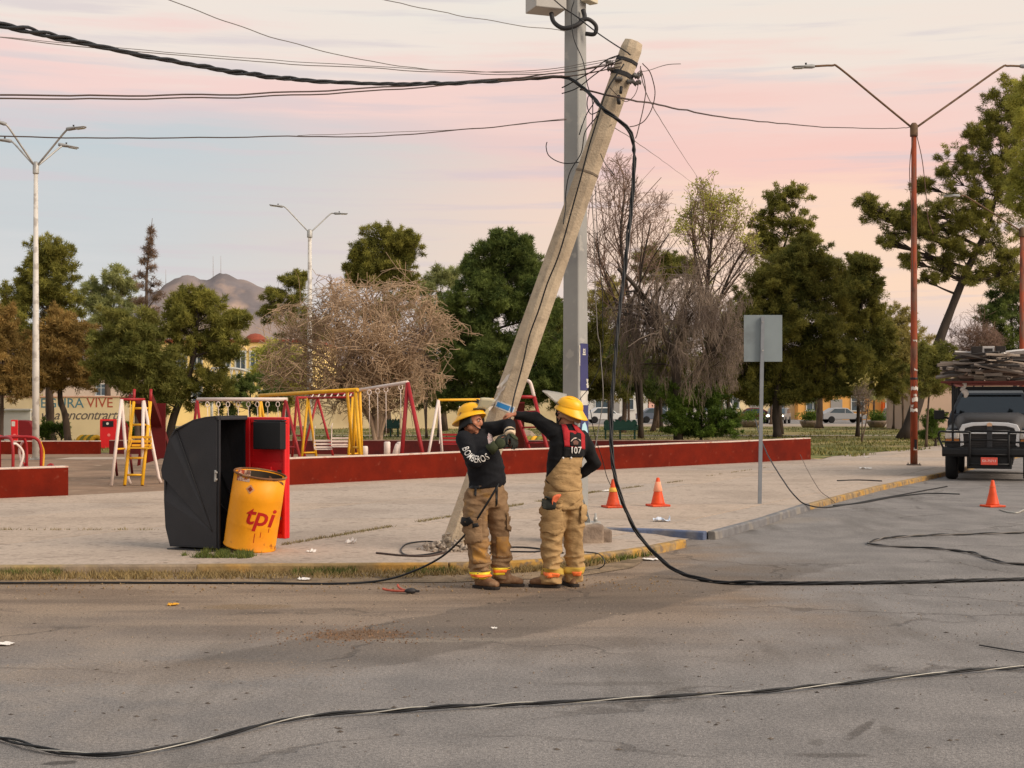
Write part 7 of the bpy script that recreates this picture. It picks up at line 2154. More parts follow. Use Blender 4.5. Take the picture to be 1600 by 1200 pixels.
def head_shape(mb_, c, R, s=1.0):
    P = lambda x, y, z_: c + R @ V((x * s, y * s, z_ * s))
    mb_.ell(P(0, -.012, .03), (.076 * s, .096 * s, .092 * s), R, 18, 11)
    mb_.ell(P(0, .035, .0), (.066 * s, .058 * s, .085 * s), R, 16, 9)
    mb_.ell(P(0, .034, -.052), (.054 * s, .056 * s, .058 * s), R, 16, 9)
    mb_.ell(P(0, .07, -.092), (.026 * s, .022 * s, .02 * s), R, 12, 7)
    for x in (-1, 1):
        mb_.ell(P(x * .046, .05, -.018), (.026 * s, .03 * s, .024 * s), R, 10, 7)
        mb_.ell(P(x * .034, .082, .026), (.024 * s, .012 * s, .008 * s), R, 10, 7)
        mb_.ell(P(x * .079, -.008, -.002), (.012 * s, .024 * s, .034 * s), R, 10, 7)
        mb_.ell(P(x * .045, .01, -.065), (.024 * s, .04 * s, .03 * s), R, 10, 7)
    mb_.rings([ell_ring(P(0, .088, .028), R @ V((.008 * s, 0, 0)), R @ V((0, .008 * s, .008 * s)), 10),
               ell_ring(P(0, .106, -.008), R @ V((.014 * s, 0, 0)), R @ V((0, .012 * s, .012 * s)), 10),
               ell_ring(P(0, .1, -.03), R @ V((.02 * s, 0, 0)), R @ V((0, .012 * s, .006 * s)), 10)])
    mb_.ell(P(0, .09, -.053), (.025 * s, .011 * s, .007 * s), R, 10, 7)
    mb_.ell(P(0, .087, -.065), (.022 * s, .011 * s, .008 * s), R, 10, 7)

def face_parts(c, R, parent, s=1.0):
    P = lambda x, y, z_: c + R @ V((x * s, y * s, z_ * s))
    for x in (-1, 1):
        q = MB(); q.ell(P(x * .033, .081, .012), (.013 * s, .011 * s, .0055 * s), R, 12, 8); e = q.build('eye', mat('eye_white', (206, 200, 192), rough=.3, var=.02), parent)
        q = MB(); q.ell(P(x * .034, .092, .012), (.007 * s, .004 * s, .007 * s), R, 10, 6); q.build('iris', mat('iris_dark', (36, 24, 18), rough=.3, var=.02), e)
        q = MB(); q.tube([P(x * .014, .094, .03), P(x * .034, .093, .036), P(x * .055, .078, .028)], [.004 * s, .006 * s, .003 * s], 6); q.build('eyebrow', mat('hair_black', (28, 22, 20), rough=.8, var=.1), parent)
    q = MB(); q.tube([P(-.024, .09, -.059), P(0, .1005, -.058), P(.024, .09, -.059)], [.0022, .004, .0022], 6); q.build('mouth', mat('lip_line', (110, 60, 52), rough=.6, var=.05), parent)

def hand(mb_, wrist, dirv, palmn, thumb_side, s=1.0, curl=(.45, .5, .4), fat=1.0, spread=.12):
    """palm plus four unequal fingers and a thumb; palmn points out of the palm, thumb_side = +1 / -1 along dir x palmn"""
    d = V(dirv).normalized(); pn = V(palmn); pn = (pn - d * pn.dot(d)).normalized(); l_ = d.cross(pn) * thumb_side
    pe = wrist + d * .095 * s
    mb_.rings([ell_ring(wrist - d * .01, l_ * .028 * s * fat, pn * .02 * s * fat, 12), ell_ring(wrist + d * .03 * s, l_ * .038 * s * fat, pn * .018 * s * fat, 12), ell_ring(wrist + d * .07 * s, l_ * .043 * s * fat, pn * .016 * s * fat, 12), ell_ring(pe, l_ * .04 * s * fat, pn * .012 * s * fat, 12)])
    for k, (off, ln, r0) in enumerate(((.031, .072, .0095), (.0105, .081, .010), (-.0105, .075, .0095), (-.030, .058, .0085))):
        b = pe - d * .014 * s + l_ * off * s * fat
        dd = (d + l_ * off * spread * 20).normalized()
        pts = [b]; rad = [r0 * fat * 1.05]
        ang = .12 + .05 * k
        for j, f in enumerate((.46, .31, .23)):
            ang += curl[j]
            pts.append(pts[-1] + (dd * math.cos(ang) + pn * math.sin(ang)) * ln * f * s)
            rad.append(r0 * fat * (.97, .88, .78)[j])
        mb_.chain(pts, [r * s for r in rad], 9)
    b = wrist + d * .028 * s + l_ * .03 * s * fat
    td = (d * .7 + l_ * .62 + pn * .32).normalized()
    p1 = b + td * .04 * s; p2 = p1 + (d * .85 + l_ * .2 + pn * .45).normalized() * .032 * s; p3 = p2 + (d * .8 - l_ * .05 + pn * .6).normalized() * .026 * s
    mb_.chain([b, p1, p2, p3], [.0145 * s * fat, .012 * s * fat, .0105 * s * fat, .009 * s * fat], 9)

def wrinkle(me, amp, fz=9.0, fxy=3.0, seed=0.0, zmask=None):
    """folds in cloth: sideways creases pushed along the normals"""
    ns = [v.normal.copy() for v in me.vertices]
    for v, n_ in zip(me.vertices, ns):
        p = v.co
        w = noise.noise(V((p.x * fxy + seed, p.y * fxy, p.z * fz + .8 * noise.noise(p * 4))))
        w2 = noise.noise(V((p.x * 7 + seed, p.y * 7, p.z * 16 + p.x * 9)))
        fold = max(-.5, 1 - abs(w) * 4.2)
        k = amp * (zmask(p) if zmask else 1.0)
        v.co = p + n_ * (k * (.55 * fold + .45 * w2))
    me.update()

def band(name, bvh, a, b, m, parent, off=.004, n=40):
    """strip wrapped round a limb between two points of its axis"""
    ax_ = (b - a).normalized(); u = ax_.orthogonal().normalized(); w = ax_.cross(u)
    steps = 4; rings = []
    for k in range(steps + 1):
        c = a.lerp(b, k / steps); ring = []
        for i in range(n):
            dv = u * math.cos(2 * PI * i / n) + w * math.sin(2 * PI * i / n)
            h = bvh.ray_cast(c, dv, .35)
            r0 = (h[0] - c).length if h[0] is not None else .1
            ring.append(c + dv * (r0 + off))
        rings.append(ring)
    inner = [[p - (p - a.lerp(b, k / steps)).normalized() * .006 for p in rg] for k, rg in ((0, rings[0]), (steps, rings[-1]))]
    q = MB(); q.rings([inner[0]] + rings + [inner[1]], 0, True, caps=False)
    return q.build(name, m, parent)

def helmet(root, c, R, s, visor_m, flap_m, style):
    """fire helmet: ribbed dome, brim longer at the back, raised visor, ear and neck flap, chin strap"""
    P = lambda x, y, z_: c + R @ V((x * s, y * s, z_ * s))
    q = MB(); n = 40; rings = []
    def brim(a):                     # a measured from the forward axis
        b = .5 + .5 * math.cos(a)    # 1 front, 0 back
        return .150 + .066 * (1 - b) ** 2.2 + .012 * b ** 3
    def ringat(fr, z_, drop=0.0):
        out = []
        for i in range(n):
            a = 2 * PI * i / n
            r0 = fr(a); b = .5 + .5 * math.cos(a)
            out.append(P(math.sin(a) * r0 * .86, math.cos(a) * r0, z_ - drop * (1 - b) ** 2 * .05 - (.012 * abs(math.sin(a)) if drop else 0)))
        return out
    dome = lambda k: (lambda a: .138 * k * (1 + .02 * math.cos(a * 2)))
    rings = [ringat(lambda a: .128, .03), ringat(lambda a: brim(a) - .004, .022, 1), ringat(brim, .028, 1), ringat(lambda a: brim(a) - .004, .036, 1), ringat(lambda a: .146, .05), ringat(dome(1.0), .06), ringat(dome(.985), .085), ringat(dome(.93), .112), ringat(dome(.8), .138), ringat(dome(.58), .156), ringat(dome(.28), .167), ringat(dome(.01), .17)]
    q.rings(rings, 0, True); hm = q.build('helmet', m_helm, root, fixn=True)
    for ang in (-.62, 0, .62):
        q = MB(); pts = []
        for k in range(13):
            t = -1.25 + 2.5 * k / 12
            y = math.sin(t) * .138; z_ = .062 + max(0.0, math.cos(t)) * .108
            pts.append(P(math.sin(ang) * .137 * math.cos(t) * 1.0 * .86, y * (1 if ang == 0 else .82), z_ - (0 if ang == 0 else .016 * math.cos(t))))
        q.tube(pts, .008 * s, 7); q.build('ridge', m_helm, hm)
    q = MB()
    for k in range(2):
        q.rings([[P(math.sin(a) * .121, math.cos(a) * .141, z_) for a in [2 * PI * i / 32 for i in range(32)]] for z_ in (.052, .056, .07, .074)], 0, True, caps=False) if k == 0 else None
    q.build('band', m_helm, hm)
    # raised face shield
    q = MB(); rows = []
    tiltv = .95 if style == 'A' else 1.08
    for k in range(5):
        row = []
        for i in range(13):
            a = (-1 + 2 * i / 12) * (.7 if style == 'A' else 1.0)
            ex = k / 4 * (.15 if style == 'A' else .19)
            rr = .15 + ex * math.sin(tiltv); z_ = .072 + ex * math.cos(tiltv)
            row.append(P(math.sin(a) * rr * .93, math.cos(a) * rr, z_))
        rows.append(row)
    vs = [p for row in rows for p in row]; fs = [(k * 13 + i, k * 13 + i + 1, (k + 1) * 13 + i + 1, (k + 1) * 13 + i) for k in range(4) for i in range(12)]
    q.add(vs, fs, 0, True); vo = q.build('visor', visor_m, root); sd_ = vo.modifiers.new('t', 'SOLIDIFY'); sd_.thickness = .004
    q = MB(); q.tube([P(math.sin(a) * .142, math.cos(a) * .153, .072) for a in [(-1 + 2 * i / 12) * .95 for i in range(13)]], .008 * s, 6); q.build('visor_mount', m_hblk, vo)
    if style == 'A':
        q = MB(); q.prism([P(-.045, .14, .075), P(.045, .14, .075), P(.05, .12, .14), P(.02, .09, .19), P(-.02, .09, .19), P(-.05, .12, .14)], R @ V((0, .015, 0))); q.build('front_shield', m_hblk, hm, bevel=.004, fixn=True)
        q = MB(); q.prism([P(-.02, .158, .095), P(.02, .158, .095), P(.024, .142, .135), P(0, .13, .16), P(-.024, .142, .135)], R @ V((0, .006, 0))); q.build('emblem', m_helm, hm, fixn=True)
    # ear and neck flap
    q = MB(); rows = []
    for k in range(7):
        row = []
        for i in range(19):
            a = PI + (-1 + 2 * i / 18) * 1.95
            f = k / 6; ln = .10 + .05 * max(0, -math.cos(a)) if style == 'A' else .078 + .02 * max(0, -math.cos(a))
            rr = .118 + .012 * f + (.035 * f * max(0, -math.cos(a)) if style == 'A' else .02 * f)
            row.append(P(math.sin(a) * rr * .85, math.cos(a) * rr, .03 - ln * f + .006 * math.sin(i * 1.7) * f))
        rows.append(row)
    vs = [p for row in rows for p in row]; fs = [(k * 19 + i, k * 19 + i + 1, (k + 1) * 19 + i + 1, (k + 1) * 19 + i) for k in range(6) for i in range(18)]
    q.add(vs, fs, 0, True); fo_ = q.build('neck_flap', flap_m, root); sd_ = fo_.modifiers.new('t', 'SOLIDIFY'); sd_.thickness = .008
    q = MB(); q.tube(spline([P(-.085, .02, .02), P(-.074, .035, -.05), P(-.04, .07, -.108), P(0, .085, -.122), P(.04, .07, -.108), P(.074, .035, -.05), P(.085, .02, .02)], 4), .0055, 6); q.build('chin_strap', m_hblk, root)
    return hm

def boot(root, ankle, toe_dir, L_=.3):
    t = V(toe_dir); t.z = 0; t.normalize(); w = V((-t.y, t.x, 0)); g = V((ankle.x, ankle.y, 0))
    q = MB()
    q.rings([ell_ring(V((ankle.x, ankle.y, .22)), t * .065, w * .06), ell_ring(V((ankle.x, ankle.y, .1)), t * .075, w * .058), ell_ring(g + t * .01 + V((0, 0, .03)), t * .1, w * .055)])
    q.ell(g + t * .06 + V((0, 0, .062)), (.06, .06, .05), None, 14, 9)
    q.rings([ell_ring(g + t * -.06 + V((0, 0, .055)), w * .045, V((0, 0, .035))), ell_ring(g + t * .04 + V((0, 0, .07)), w * .052, V((0, 0, .05))), ell_ring(g + t * .11 + V((0, 0, .06)), w * .056, V((0, 0, .042))), ell_ring(g + t * .17 + V((0, 0, .052)), w * .05, V((0, 0, .034))), ell_ring(g + t * .2 + V((0, 0, .046)), w * .034, V((0, 0, .022)))])
    me = remeshed(q, .011, 3); me.materials.append(m_boot)
    o = link('boot', me, root)
    q = MB(); ol = []
    for (f, ww) in ((-.105, .025), (-.09, .042), (-.04, .05), (.04, .053), (.12, .06), (.17, .054), (.2, .036), (.212, .015)):
        ol.append((f, ww))
    pts = [g + t * f + w * ww for f, ww in ol] + [g + t * f - w * ww for f, ww in ol[::-1]]
    q.prism([p + V((0, 0, .002)) for p in pts], (0, 0, .026)); q.build('sole', m_sole, o, bevel=.004, fixn=True)
    return o

# ============ left firefighter
PA = gr(762, 917, 0); KA = F / PA.y
def A(px, py, y=0.0):
    return V(((px - 762) / KA, y, (917 - py) / KA))
ffa = thing('person', 'firefighter at the left in a dark BOMBEROS sweater, tan trousers and yellow helmet', 'person', PA)
Fa = V((.86, -.5, 0)); Ra = V((-.5, -.86, 0))
neck = A(745, 675); headc = A(737.8, 658, -.03)
shR, elR, wrR = A(724.5, 684, -.15), A(741, 722, -.27), A(774, 695, -.30)
shL, elL, wrL = A(760, 672, .10), A(795, 664, .0), A(797, 679, -.20)
hipR, knR, anR = A(745, 772, -.07), A(747, 838, -.10), A(752, 903, -.10)
hipL, knL, anL = A(773, 771, .05), A(781, 836, .05), A(783, 899, .06)
HA = head_frame((.86, -.42, -.16), math.radians(-8))
body_mb = MB()
torso = [(A(757, 790), .155, .13), (A(759, 770), .17, .14), (A(759, 752), .172, .15), (A(756, 728), .178, .16), (A(751, 705), .18, .15), (A(746, 688), .172, .12), (A(745, 679), .11, .085)]
def torso_rings(mb_, g_, extra=0.0, lo=0, hi=None, fdir=Fa, rdir=Ra, sh=None):
    mb_.rings([ell_ring(c + (sh(c) if sh else V((0, 0, 0))), rdir * (w + extra), fdir * (dp + extra), 22, .12) for c, w, dp in g_[lo:hi]])
torso_rings(body_mb, torso, -.022)
body_mb.chain([neck + V((0, 0, -.05)), headc + HA @ V((0, -.02, -.06))], [.062, .055])
head_shape(body_mb, headc, HA, 1.0)
body_mb.chain([shR + V((.015, .04, -.02)), elR, wrR], [.046, .038, .03]); body_mb.chain([shL + V((-.01, 0, -.01)), elL, wrL], [.046, .038, .03])
body_mb.chain([hipR, knR, anR], [.085, .06, .042]); body_mb.chain([hipL, knL, anL], [.085, .06, .042])
dR = V((.92, -.05, .32)); dL = V((.35, -.55, -.45))
hand(body_mb, wrR, dR, (.1, .9, -.2), 1, 1.0, (.5, .6, .4)); hand(body_mb, wrL, dL, (-.6, .3, -.6), -1, 1.0, (.5, .6, .4))
me = remeshed(body_mb, .0085, 2, .4); me.materials.append(m_skin); link('body', me, ffa)
face_parts(headc, HA, ffa)
# sweater
q = MB()
belly = lambda c: Fa * (.03 * math.exp(-((c.z - 1.08) / .12) ** 2))
torso_rings(q, [(A(758, 762), .178, .145)] + [(c, w, d_) for c, w, d_ in torso[2:]], .014, sh=belly)
q.rings([ell_ring(neck + V((0, 0, -.06)), Ra * .1, Fa * .085), ell_ring(neck + V((0, 0, -.005)), Ra * .074, Fa * .07), ell_ring(neck + V((.0, 0, .025)), Ra * .068, Fa * .064)])
q.chain([shR + V((.01, .03, -.01)), elR, wrR + (wrR - elR).normalized() * -.03], [.083, .062, .047]); q.chain([shL + V((-.01, 0, -.01)), elL, wrL + (wrL - elL).normalized() * -.03], [.083, .064, .05])
me = remeshed(q, .0105, 4)
wrinkle(me, .011, 11, 5, 3.0)
me.materials.append(m_shirt); swa = link('sweater', me, ffa)
bva = bvh_of(me)
# lettering running down the sleeve and round to the front, curved like a smile
vs, fs = text_mesh('BOMBEROS', .068, .004, 0, space=1.08)
x0_, x1_ = min(v[0] for v in vs), max(v[0] for v in vs)
p0_, p1_, p2_ = A(728, 698), A(737, 726), A(764, 711)
def arcmap(x, y):
    t = (x - x0_) / (x1_ - x0_)
    b = p0_ * (1 - t) ** 2 + p1_ * 2 * t * (1 - t) + p2_ * t * t
    d_ = (p1_ - p0_) * (1 - t) + (p2_ - p1_) * t; d_.normalize()
    n_ = V((-d_.z, 0, d_.x))
    o_ = b + n_ * (y * 1.35)
    return o_.x, o_.z
def decal_far(name, vs, fs, u, v, cast, bvh, off, material, parent, sub, fmap, origin=V((0, 0, 0)), start=1.2):
    """like decal but starting well in front of the surface"""
    bm = bmesh.new()
    bv = [bm.verts.new((x, y, 0)) for x, y in vs]
    for f in fs:
        try:
            bm.faces.new([bv[i] for i in f])
        except ValueError:
            pass
    for _ in range(5):
        es = [e for e in bm.edges if e.calc_length() > sub]
        if not es:
            break
        bmesh.ops.subdivide_edges(bm, edges=es, cuts=1); bmesh.ops.triangulate(bm, faces=bm.faces)
    dead = []
    for w in bm.verts:
        x, y = fmap(w.co.x, w.co.y) if fmap else (w.co.x, w.co.y)
        p = origin + u * x + v * y - cast * start
        h = bvh.ray_cast(p, cast)
        if h[0] is None:
            dead.append(w); continue
        w.co = h[0] + h[1] * off if h[1].dot(cast) < 0 else h[0] - cast * off
    bmesh.ops.delete(bm, geom=dead, context='VERTS')
    bm.normal_update()
    for f in bm.faces:
        if f.normal.dot(cast) > 0:
            f.normal_flip()
        f.smooth = True
    m_ = bpy.data.meshes.new(name); bm.to_mesh(m_); bm.free(); m_.materials.append(material)
    o = link(name, m_, parent)
    sd_ = o.modifiers.new('t', 'SOLIDIFY'); sd_.thickness = .0025; sd_.offset = 1
    return o
XU, ZU, CAST = V((1, 0, 0)), V((0, 0, 1)), V((0, 1, 0))
decal_far('lettering', vs, fs, XU, ZU, CAST, bva, .003, m_wht, swa, .02, arcmap)
decal_far('chest_badge', *([(-.03, -.06), (.0, -.075), (.028, -.04), (.01, .05), (-.03, .075), (-.045, .02)], [[0, 1, 2, 3, 4, 5]]), XU, ZU, CAST, bva, .003, mat('badge_pale', (196, 176, 172), var=.25, scale=40, col2=(140, 60, 62), scale2=30), swa, .02, lambda x, y: (x * .8 + A(767, 0).x, y * .8 + A(0, 686).z))
# trousers
q = MB()
tr = [(A(758.5, 752), .178, .15), (A(758.5, 764), .188, .158), (A(759, 780), .19, .16), (A(759, 793), .17, .14)]
torso_rings(q, tr, .0, sh=lambda c: Fa * .012)
q.chain([hipR + V((0, 0, -.02)), hipR.lerp(knR, .55) + V((-.02, -.01, 0)), knR + V((-.005, 0, 0)), knR.lerp(anR, .5), anR + V((0, 0, .02))], [.126, .124, .104, .095, .088], 16)
q.chain([hipL + V((0, 0, -.02)), hipL.lerp(knL, .55), knL, knL.lerp(anL, .5), anL + V((0, 0, .03))], [.119, .11, .098, .092, .085], 16)
me = remeshed(q, .0115, 3)
wrinkle(me, .025, 12, 5, 1.0, lambda p: .55 + .9 * (1 - sm(.15, .6, p.z)) + .2)
# trim top and cuffs flat
for v in me.vertices:
    if v.co.z > A(0, 753).z: v.co.z = A(0, 753).z + (v.co.z - A(0, 753).z) * .1
    lim = .07
    if v.co.z < lim: v.co.z = lim + (v.co.z - lim) * .1
me.materials.append(m_pant); tra = link('trousers', me, ffa)
bvt = bvh_of(me)
for (kn, an, nm) in ((knR, anR, 'R'), (knL, anL, 'L')):
    a_ = an + V((0, 0, .005)); b_ = an + V((0, 0, .075)) + (kn - an).normalized() * .0
    bb_ = band('reflective_band', bvt, a_, b_, m_lime, tra, .005)
    q = MB(); e_ = (b_ - a_)
    band('stripe', bvt, a_ + e_ * .32, a_ + e_ * .7, m_refl, bb_, .009)
def flat(name, pxs, m, parent, bvh, off=.005, start=1.2):
    pts = [(A(x, y).x, A(x, y).z) for x, y in pxs]
    return decal_far(name, pts, [list(range(len(pts)))], XU, ZU, CAST, bvh, off, m, parent, .03, None)
flat('strap', [(731, 758), (751, 758), (751, 762), (731, 762)], m_hblk, tra, bvt)
flat('strap', [(742, 761), (746, 761), (745, 774), (742, 772)], m_hblk, tra, bvt, .007)
flat('fly', [(774.5, 758), (777.5, 758), (777, 786), (774.5, 790)], m_hblk, tra, bvt)
pk = flat('pocket', [(726, 806), (752, 806), (753, 843), (730, 848), (726, 836)], m_pant, tra, bvt, .02)
flat('pocket_strap', [(726, 806), (737, 805), (742, 812), (734, 818), (724, 816)], m_hblk, pk, bvt, .026)
flat('pocket_strap', [(739, 815), (747, 813), (748, 820), (740, 821)], m_hblk, pk, bvt, .026)
pk2 = flat('pocket', [(790, 798), (800, 812), (806, 832), (800, 838), (790, 826)], m_pant, tra, bvt, .02)
flat('knee_pad', [(737, 842), (768, 840), (770, 876), (740, 878)], m_padt, tra, bvt, .004)
flat('knee_pad', [(776, 838), (797, 838), (796, 870), (776, 872)], m_padt, tra, bvt, .004)
boot(ffa, V((anR.x + .01, anR.y, 0)), (.75, -.65, 0)); boot(ffa, V((anL.x + .02, anL.y, 0)), (.95, -.25, 0))
# gloves
for (wr, dv, pn, sd_, el) in ((wrR, dR, V((.1, .9, -.2)), 1, elR), (wrL, dL, V((-.6, .3, -.6)), -1, elL)):
    q = MB(); hand(q, wr, dv, pn, sd_, 1.12, (.3, .45, .4), 1.15, .22)
    me = remeshed(q, .006, 1); me.materials.append(m_glove); go = link('glove', me, ffa)
    q = MB(); b_ = (wr - el).normalized()
    q.rings([ell_ring(wr - b_ * .07, b_.orthogonal().normalized() * .058, b_.cross(b_.orthogonal().normalized()) * .058), ell_ring(wr - b_ * .02, b_.orthogonal().normalized() * .05, b_.cross(b_.orthogonal().normalized()) * .05), ell_ring(wr + b_ * .02, b_.orthogonal().normalized() * .047, b_.cross(b_.orthogonal().normalized()) * .047)])
    q.build('cuff', m_cream2 if sd_ < 0 else m_glgrn, go)
    d_ = V(dv).normalized(); p_ = V(pn); p_ = (p_ - d_ * p_.dot(d_)).normalized(); l_ = d_.cross(p_)
    q = MB(); q.ell(wr + d_ * .055 - p_ * .021, (.05, .05, .014), Matrix((d_, l_, p_)).transposed(), 14, 7); q.build('back_pad', m_glgrn, go)
helmet(ffa, headc + HA @ V((0, -.012, .016)), HA @ Matrix.Rotation(math.radians(22), 3, 'X'), .94, m_visor, m_hblk, 'A')

# ============ right firefighter, seen from behind
PB = gr(873, 917, 0); KB = F / PB.y
def B(px, py, y=0.0):
    return V(((px - 873) / KB, y, (917 - py) / KB))
ffb = thing('person', 'firefighter at the right seen from behind, ochre bib trousers, red braces marked 107', 'person', PB)
Fb = V((-.42, .9, 0)); Rb = V((.9, .42, 0))
neck = B(888, 663); headc = B(887, 647.5, .03)
shL, elL, wrL = B(866, 676, -.03), B(836, 654, .08), B(806, 648, .02)
shR, elR, wrR = B(912, 684, .08), B(931, 724, .12), B(906, 746, .17)
hipL, knL, anL = B(865, 792, -.05), B(862, 846, -.05), B(862, 905, -.05)
hipR, knR, anR = B(896, 792, .05), B(897, 846, .05), B(896, 905, .05)
HB = head_frame((-.9, .42, -.08), 0)
torso = [(B(880, 795), .15, .125), (B(880, 775), .165, .135), (B(879, 745), .15, .12), (B(884, 715), .165, .125), (B(888, 695), .175, .125), (B(889, 680), .165, .11), (B(889, 668), .09, .08)]
mbb = MB(); torso_rings(mbb, torso, -.022, fdir=Fb, rdir=Rb)
mbb.chain([neck + V((0, 0, -.06)), headc + V((0.01, -.01, -.06))], [.064, .058])
head_shape(mbb, headc, HB)
mbb.chain([shL + V((.02, 0, -.012)), elL, wrL], [.046, .038, .03]); mbb.chain([shR + V((-.015, 0, -.01)), elR, wrR], [.046, .038, .03])
mbb.chain([hipL, knL, anL], [.085, .06, .042]); mbb.chain([hipR, knR, anR], [.085, .06, .042])
hand(mbb, wrL, (-.9, .15, .05), (-.2, .2, -.9), 1, 1.0, (.5, .6, .4)); hand(mbb, wrR, (-.75, .2, -.35), (0, .9, 0), -1, 1.0, (.3, .5, .4))
me = remeshed(mbb, .0085, 2, .4); me.materials.append(m_skin); link('body', me, ffb)
face_parts(headc, HB, ffb)
q = MB(); c = headc; R = HB
P = lambda x, y, z_: c + R @ V((x, y, z_))
q.tube([P(-.076, -.01, .0), P(-.066, .07, .014)], .005, 6); q.tube([P(.076, -.01, .0), P(.066, .07, .014)], .005, 6)
for x in (-1, 1):
    q.ell(P(x * .036, .097, .01), (.03, .012, .022), R, 12, 7)
q.build('sunglasses', m_hblk, ffb)
q = MB(); torso_rings(q, torso[1:], .014, fdir=Fb, rdir=Rb)
q.rings([ell_ring(neck + V((0, 0, -.07)), Rb * .1, Fb * .085), ell_ring(neck + V((0, 0, -.02)), Rb * .074, Fb * .07), ell_ring(neck + V((0, 0, .0)), Rb * .07, Fb * .066)])
q.chain([shL + V((.02, 0, -.012)), elL, wrL + (wrL - elL).normalized() * -.02], [.088, .066, .044]); q.chain([shR + V((-.015, 0, -.01)), elR, wrR + (wrR - elR).normalized() * -.03], [.082, .06, .046])
me = remeshed(q, .0105, 4); wrinkle(me, .011, 11, 5, 7.0); me.materials.append(m_shirtb); swb = link('sweater', me, ffb)
# trousers with bib
q = MB()
tr = [(B(880, 742), .17, .14), (B(879.5, 756), .172, .145), (B(880, 775), .19, .16), (B(880, 795), .18, .15)]
torso_rings(q, tr, .004, fdir=Fb, rdir=Rb)
q.chain([hipL + V((0, 0, -.03)), hipL.lerp(knL, .6), knL, knL.lerp(anL, .55), anL + V((0, 0, .0))], [.123, .118, .105, .099, .094], 16)
q.chain([hipR + V((0, 0, -.03)), hipR.lerp(knR, .6), knR, knR.lerp(anR, .55), anR + V((0, 0, .0))], [.116, .106, .094, .09, .087], 16)
me = remeshed(q, .0115, 3); wrinkle(me, .023, 12, 5, 5.0, lambda p: .55 + .9 * (1 - sm(.15, .6, p.z)) + .15)
for v in me.vertices:
    lim = .045
    if v.co.z < lim: v.co.z = lim + (v.co.z - lim) * .1
me.materials.append(m_pantb); trb = link('trousers', me, ffb); bvt = bvh_of(me)
comb = MB()
def both():
    vs_, fs_ = [], []
    for mm in (trb.data, swb.data):
        o_ = len(vs_); vs_.extend(v.co.copy() for v in mm.vertices); fs_.extend([i + o_ for i in p.vertices] for p in mm.polygons)
    return BVHTree.FromPolygons(vs_, fs_)
bvb = both()
def flatb(name, pxs, m, parent, off=.005, bv_=None, sub=.03, thick=None):
    pts = [(B(x, y).x, B(x, y).z) for x, y in pxs]
    o = decal_far(name, pts, [list(range(len(pts)))], XU, ZU, CAST, bv_ or bvb, off, m, parent, sub, None)
    if thick:
        o.modifiers['t'].thickness = thick
    return o
bib = flatb('bib', [(878, 713), (909, 713), (908, 725), (908, 745), (910, 760), (905, 766), (870, 766), (853, 748), (857, 742), (866, 730), (872, 722)], m_pantb, trb, .004, thick=.004)
flatb('back_yoke', [(880, 697), (911, 702), (911, 714), (879, 714)], m_blkpatch, bib, .008)
s1 = flatb('brace_strap', [(877, 664), (884, 664), (889, 676), (889, 697), (881, 697), (879, 676)], m_redsus, bib, .009, thick=.005)
s2 = flatb('brace_strap', [(893, 664), (899, 665), (912, 680), (912, 702), (904, 700), (904, 684)], m_redsus, bib, .009, thick=.005)
flatb('brace_yoke', [(886, 672), (902, 674), (906, 684), (906, 700), (886, 697)], m_redsus, bib, .008, thick=.004)
flatb('yoke_patch', [(889, 676), (893, 676), (897, 679), (901, 676), (906, 678), (906, 698), (889, 696)], m_blkpatch, bib, .0135)
def tb_(txt, px, py, size, name, off=.016, fm=None, bold=.012):
    vs, fs = text_mesh(txt, size, bold)
    o_ = B(px, py)
    decal_far(name, vs, fs, XU, ZU, CAST, bvb, off, m_wht, bib, .02, fm or (lambda x, y: (x * .8 + o_.x, y + o_.z)))
tb_('107', 897.5, 703, .088, 'number')
o_ = B(897.5, 689)
for (x0_, x1_, y_, h_) in ((-.045, .045, .02, .012),):
    pts = []
    for k in range(9):
        t = k / 8; pts.append((o_.x + x0_ + (x1_ - x0_) * t, o_.z + y_ - .06 * (t - .5) ** 2 * 4 * .5 + h_))
    for k in range(9):
        t = 1 - k / 8; pts.append((o_.x + x0_ + (x1_ - x0_) * t, o_.z + y_ - .06 * (t - .5) ** 2 * 4 * .5))
    decal_far('arched_print', pts, [list(range(18))], XU, ZU, CAST, bvb, .016, mat('print_cream', (206, 186, 170), var=.3, scale=60), bib, .02, None)
decal_far('crest_print', [(o_.x + x, o_.z + y) for x, y in ((-.02, -.035), (.02, -.035), (.028, -.01), (.01, .006), (-.01, .006), (-.028, -.01))], [[0, 1, 2, 3, 4, 5]], XU, ZU, CAST, bvb, .016, mat('print_brown', (120, 84, 72), var=.3, scale=60), bib, .02, None)
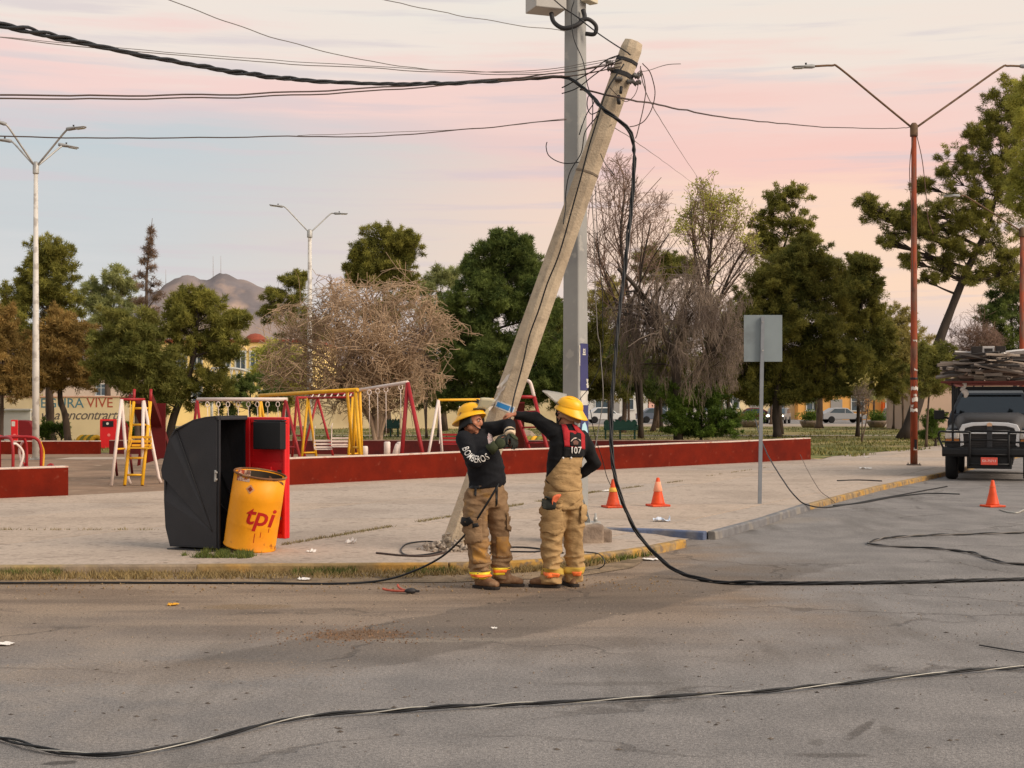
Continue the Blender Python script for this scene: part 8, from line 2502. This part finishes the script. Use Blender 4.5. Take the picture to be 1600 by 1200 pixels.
for (px, py) in ((879, 714.5), (891.5, 714.5)):
    q = MB(); p = B(px, py); h = bvb.ray_cast(V((p.x, -1.2, p.z)), V((0, 1, 0)))
    q.ell((p.x, (h[0].y if h[0] is not None else -.2) - .02, p.z), (.01, .008, .01), None, 10, 6); q.build('button', m_wht, bib)
pk = flatb('pocket', [(841, 783), (876, 782), (877, 824), (868, 833), (842, 828)], m_pantb, trb, .022, bvt, thick=.006)
flatb('pocket_flap', [(840, 780), (877, 779), (877, 791), (841, 792)], m_pantb, pk, .03, bvt, thick=.006)
flatb('pocket', [(905, 788), (918, 790), (914, 812), (905, 818)], m_pantb, trb, .02, bvt, thick=.006)
flatb('seat_panel', [(855, 768), (905, 768), (904, 780), (885, 793), (880, 797), (872, 792), (858, 782)], m_pantb, trb, .006, bvt)
for an in (anL, anR):
    a_ = an + V((0, 0, .055)); bb_ = band('reflective_band', bvt, a_, a_ + V((0, 0, .062)), mat('reflective_dull', (190, 156, 66), var=.15), trb, .004)
flatb('reflective_patch', [(850, 892), (874, 894), (872, 899), (860, 900), (850, 897)], m_refl, trb, .010, bvt)
flatb('reflective_patch', [(893, 892), (908, 892), (907, 899), (896, 899)], m_refl, trb, .010, bvt)
boot(ffb, V((anL.x - .02, anL.y, 0)), (-.85, .3, 0)); boot(ffb, V((anR.x - .01, anR.y, 0)), (-.3, .9, 0))
helmet(ffb, headc + HB @ V((0, -.012, .012)), HB @ Matrix.Rotation(math.radians(19), 3, 'X'), .94, m_visorg, m_tanflap, 'B')
# work glove stuffed in the left rear pocket
gl_ = thing('work_glove', 'black and orange work glove sticking out of the left rear pocket of the right firefighter', 'glove', PB + B(856, 786, -.26))
q = MB(); hand(q, V((.06, 0, -.01)), (-1, .0, .15), (0, -1, .2), 1, 1.0, (.4, .5, .3), 1.2)
me = remeshed(q, .008, 2); me.materials.append(m_glove); link('palm', me, gl_)
q = MB(); q.rings([ell_ring(V((.04, 0, .0)), V((0, .02, 0)), V((0, 0, .04)), 12), ell_ring(V((.065, -.005, .05)), V((.03, .02, 0)), V((.02, 0, .03)), 12), ell_ring(V((.08, 0, .085)), V((.038, .025, 0)), V((.02, 0, .02)), 12)]); q.build('cuff', mat('glove_orange', (206, 104, 66), var=.15, scale=30), gl_)
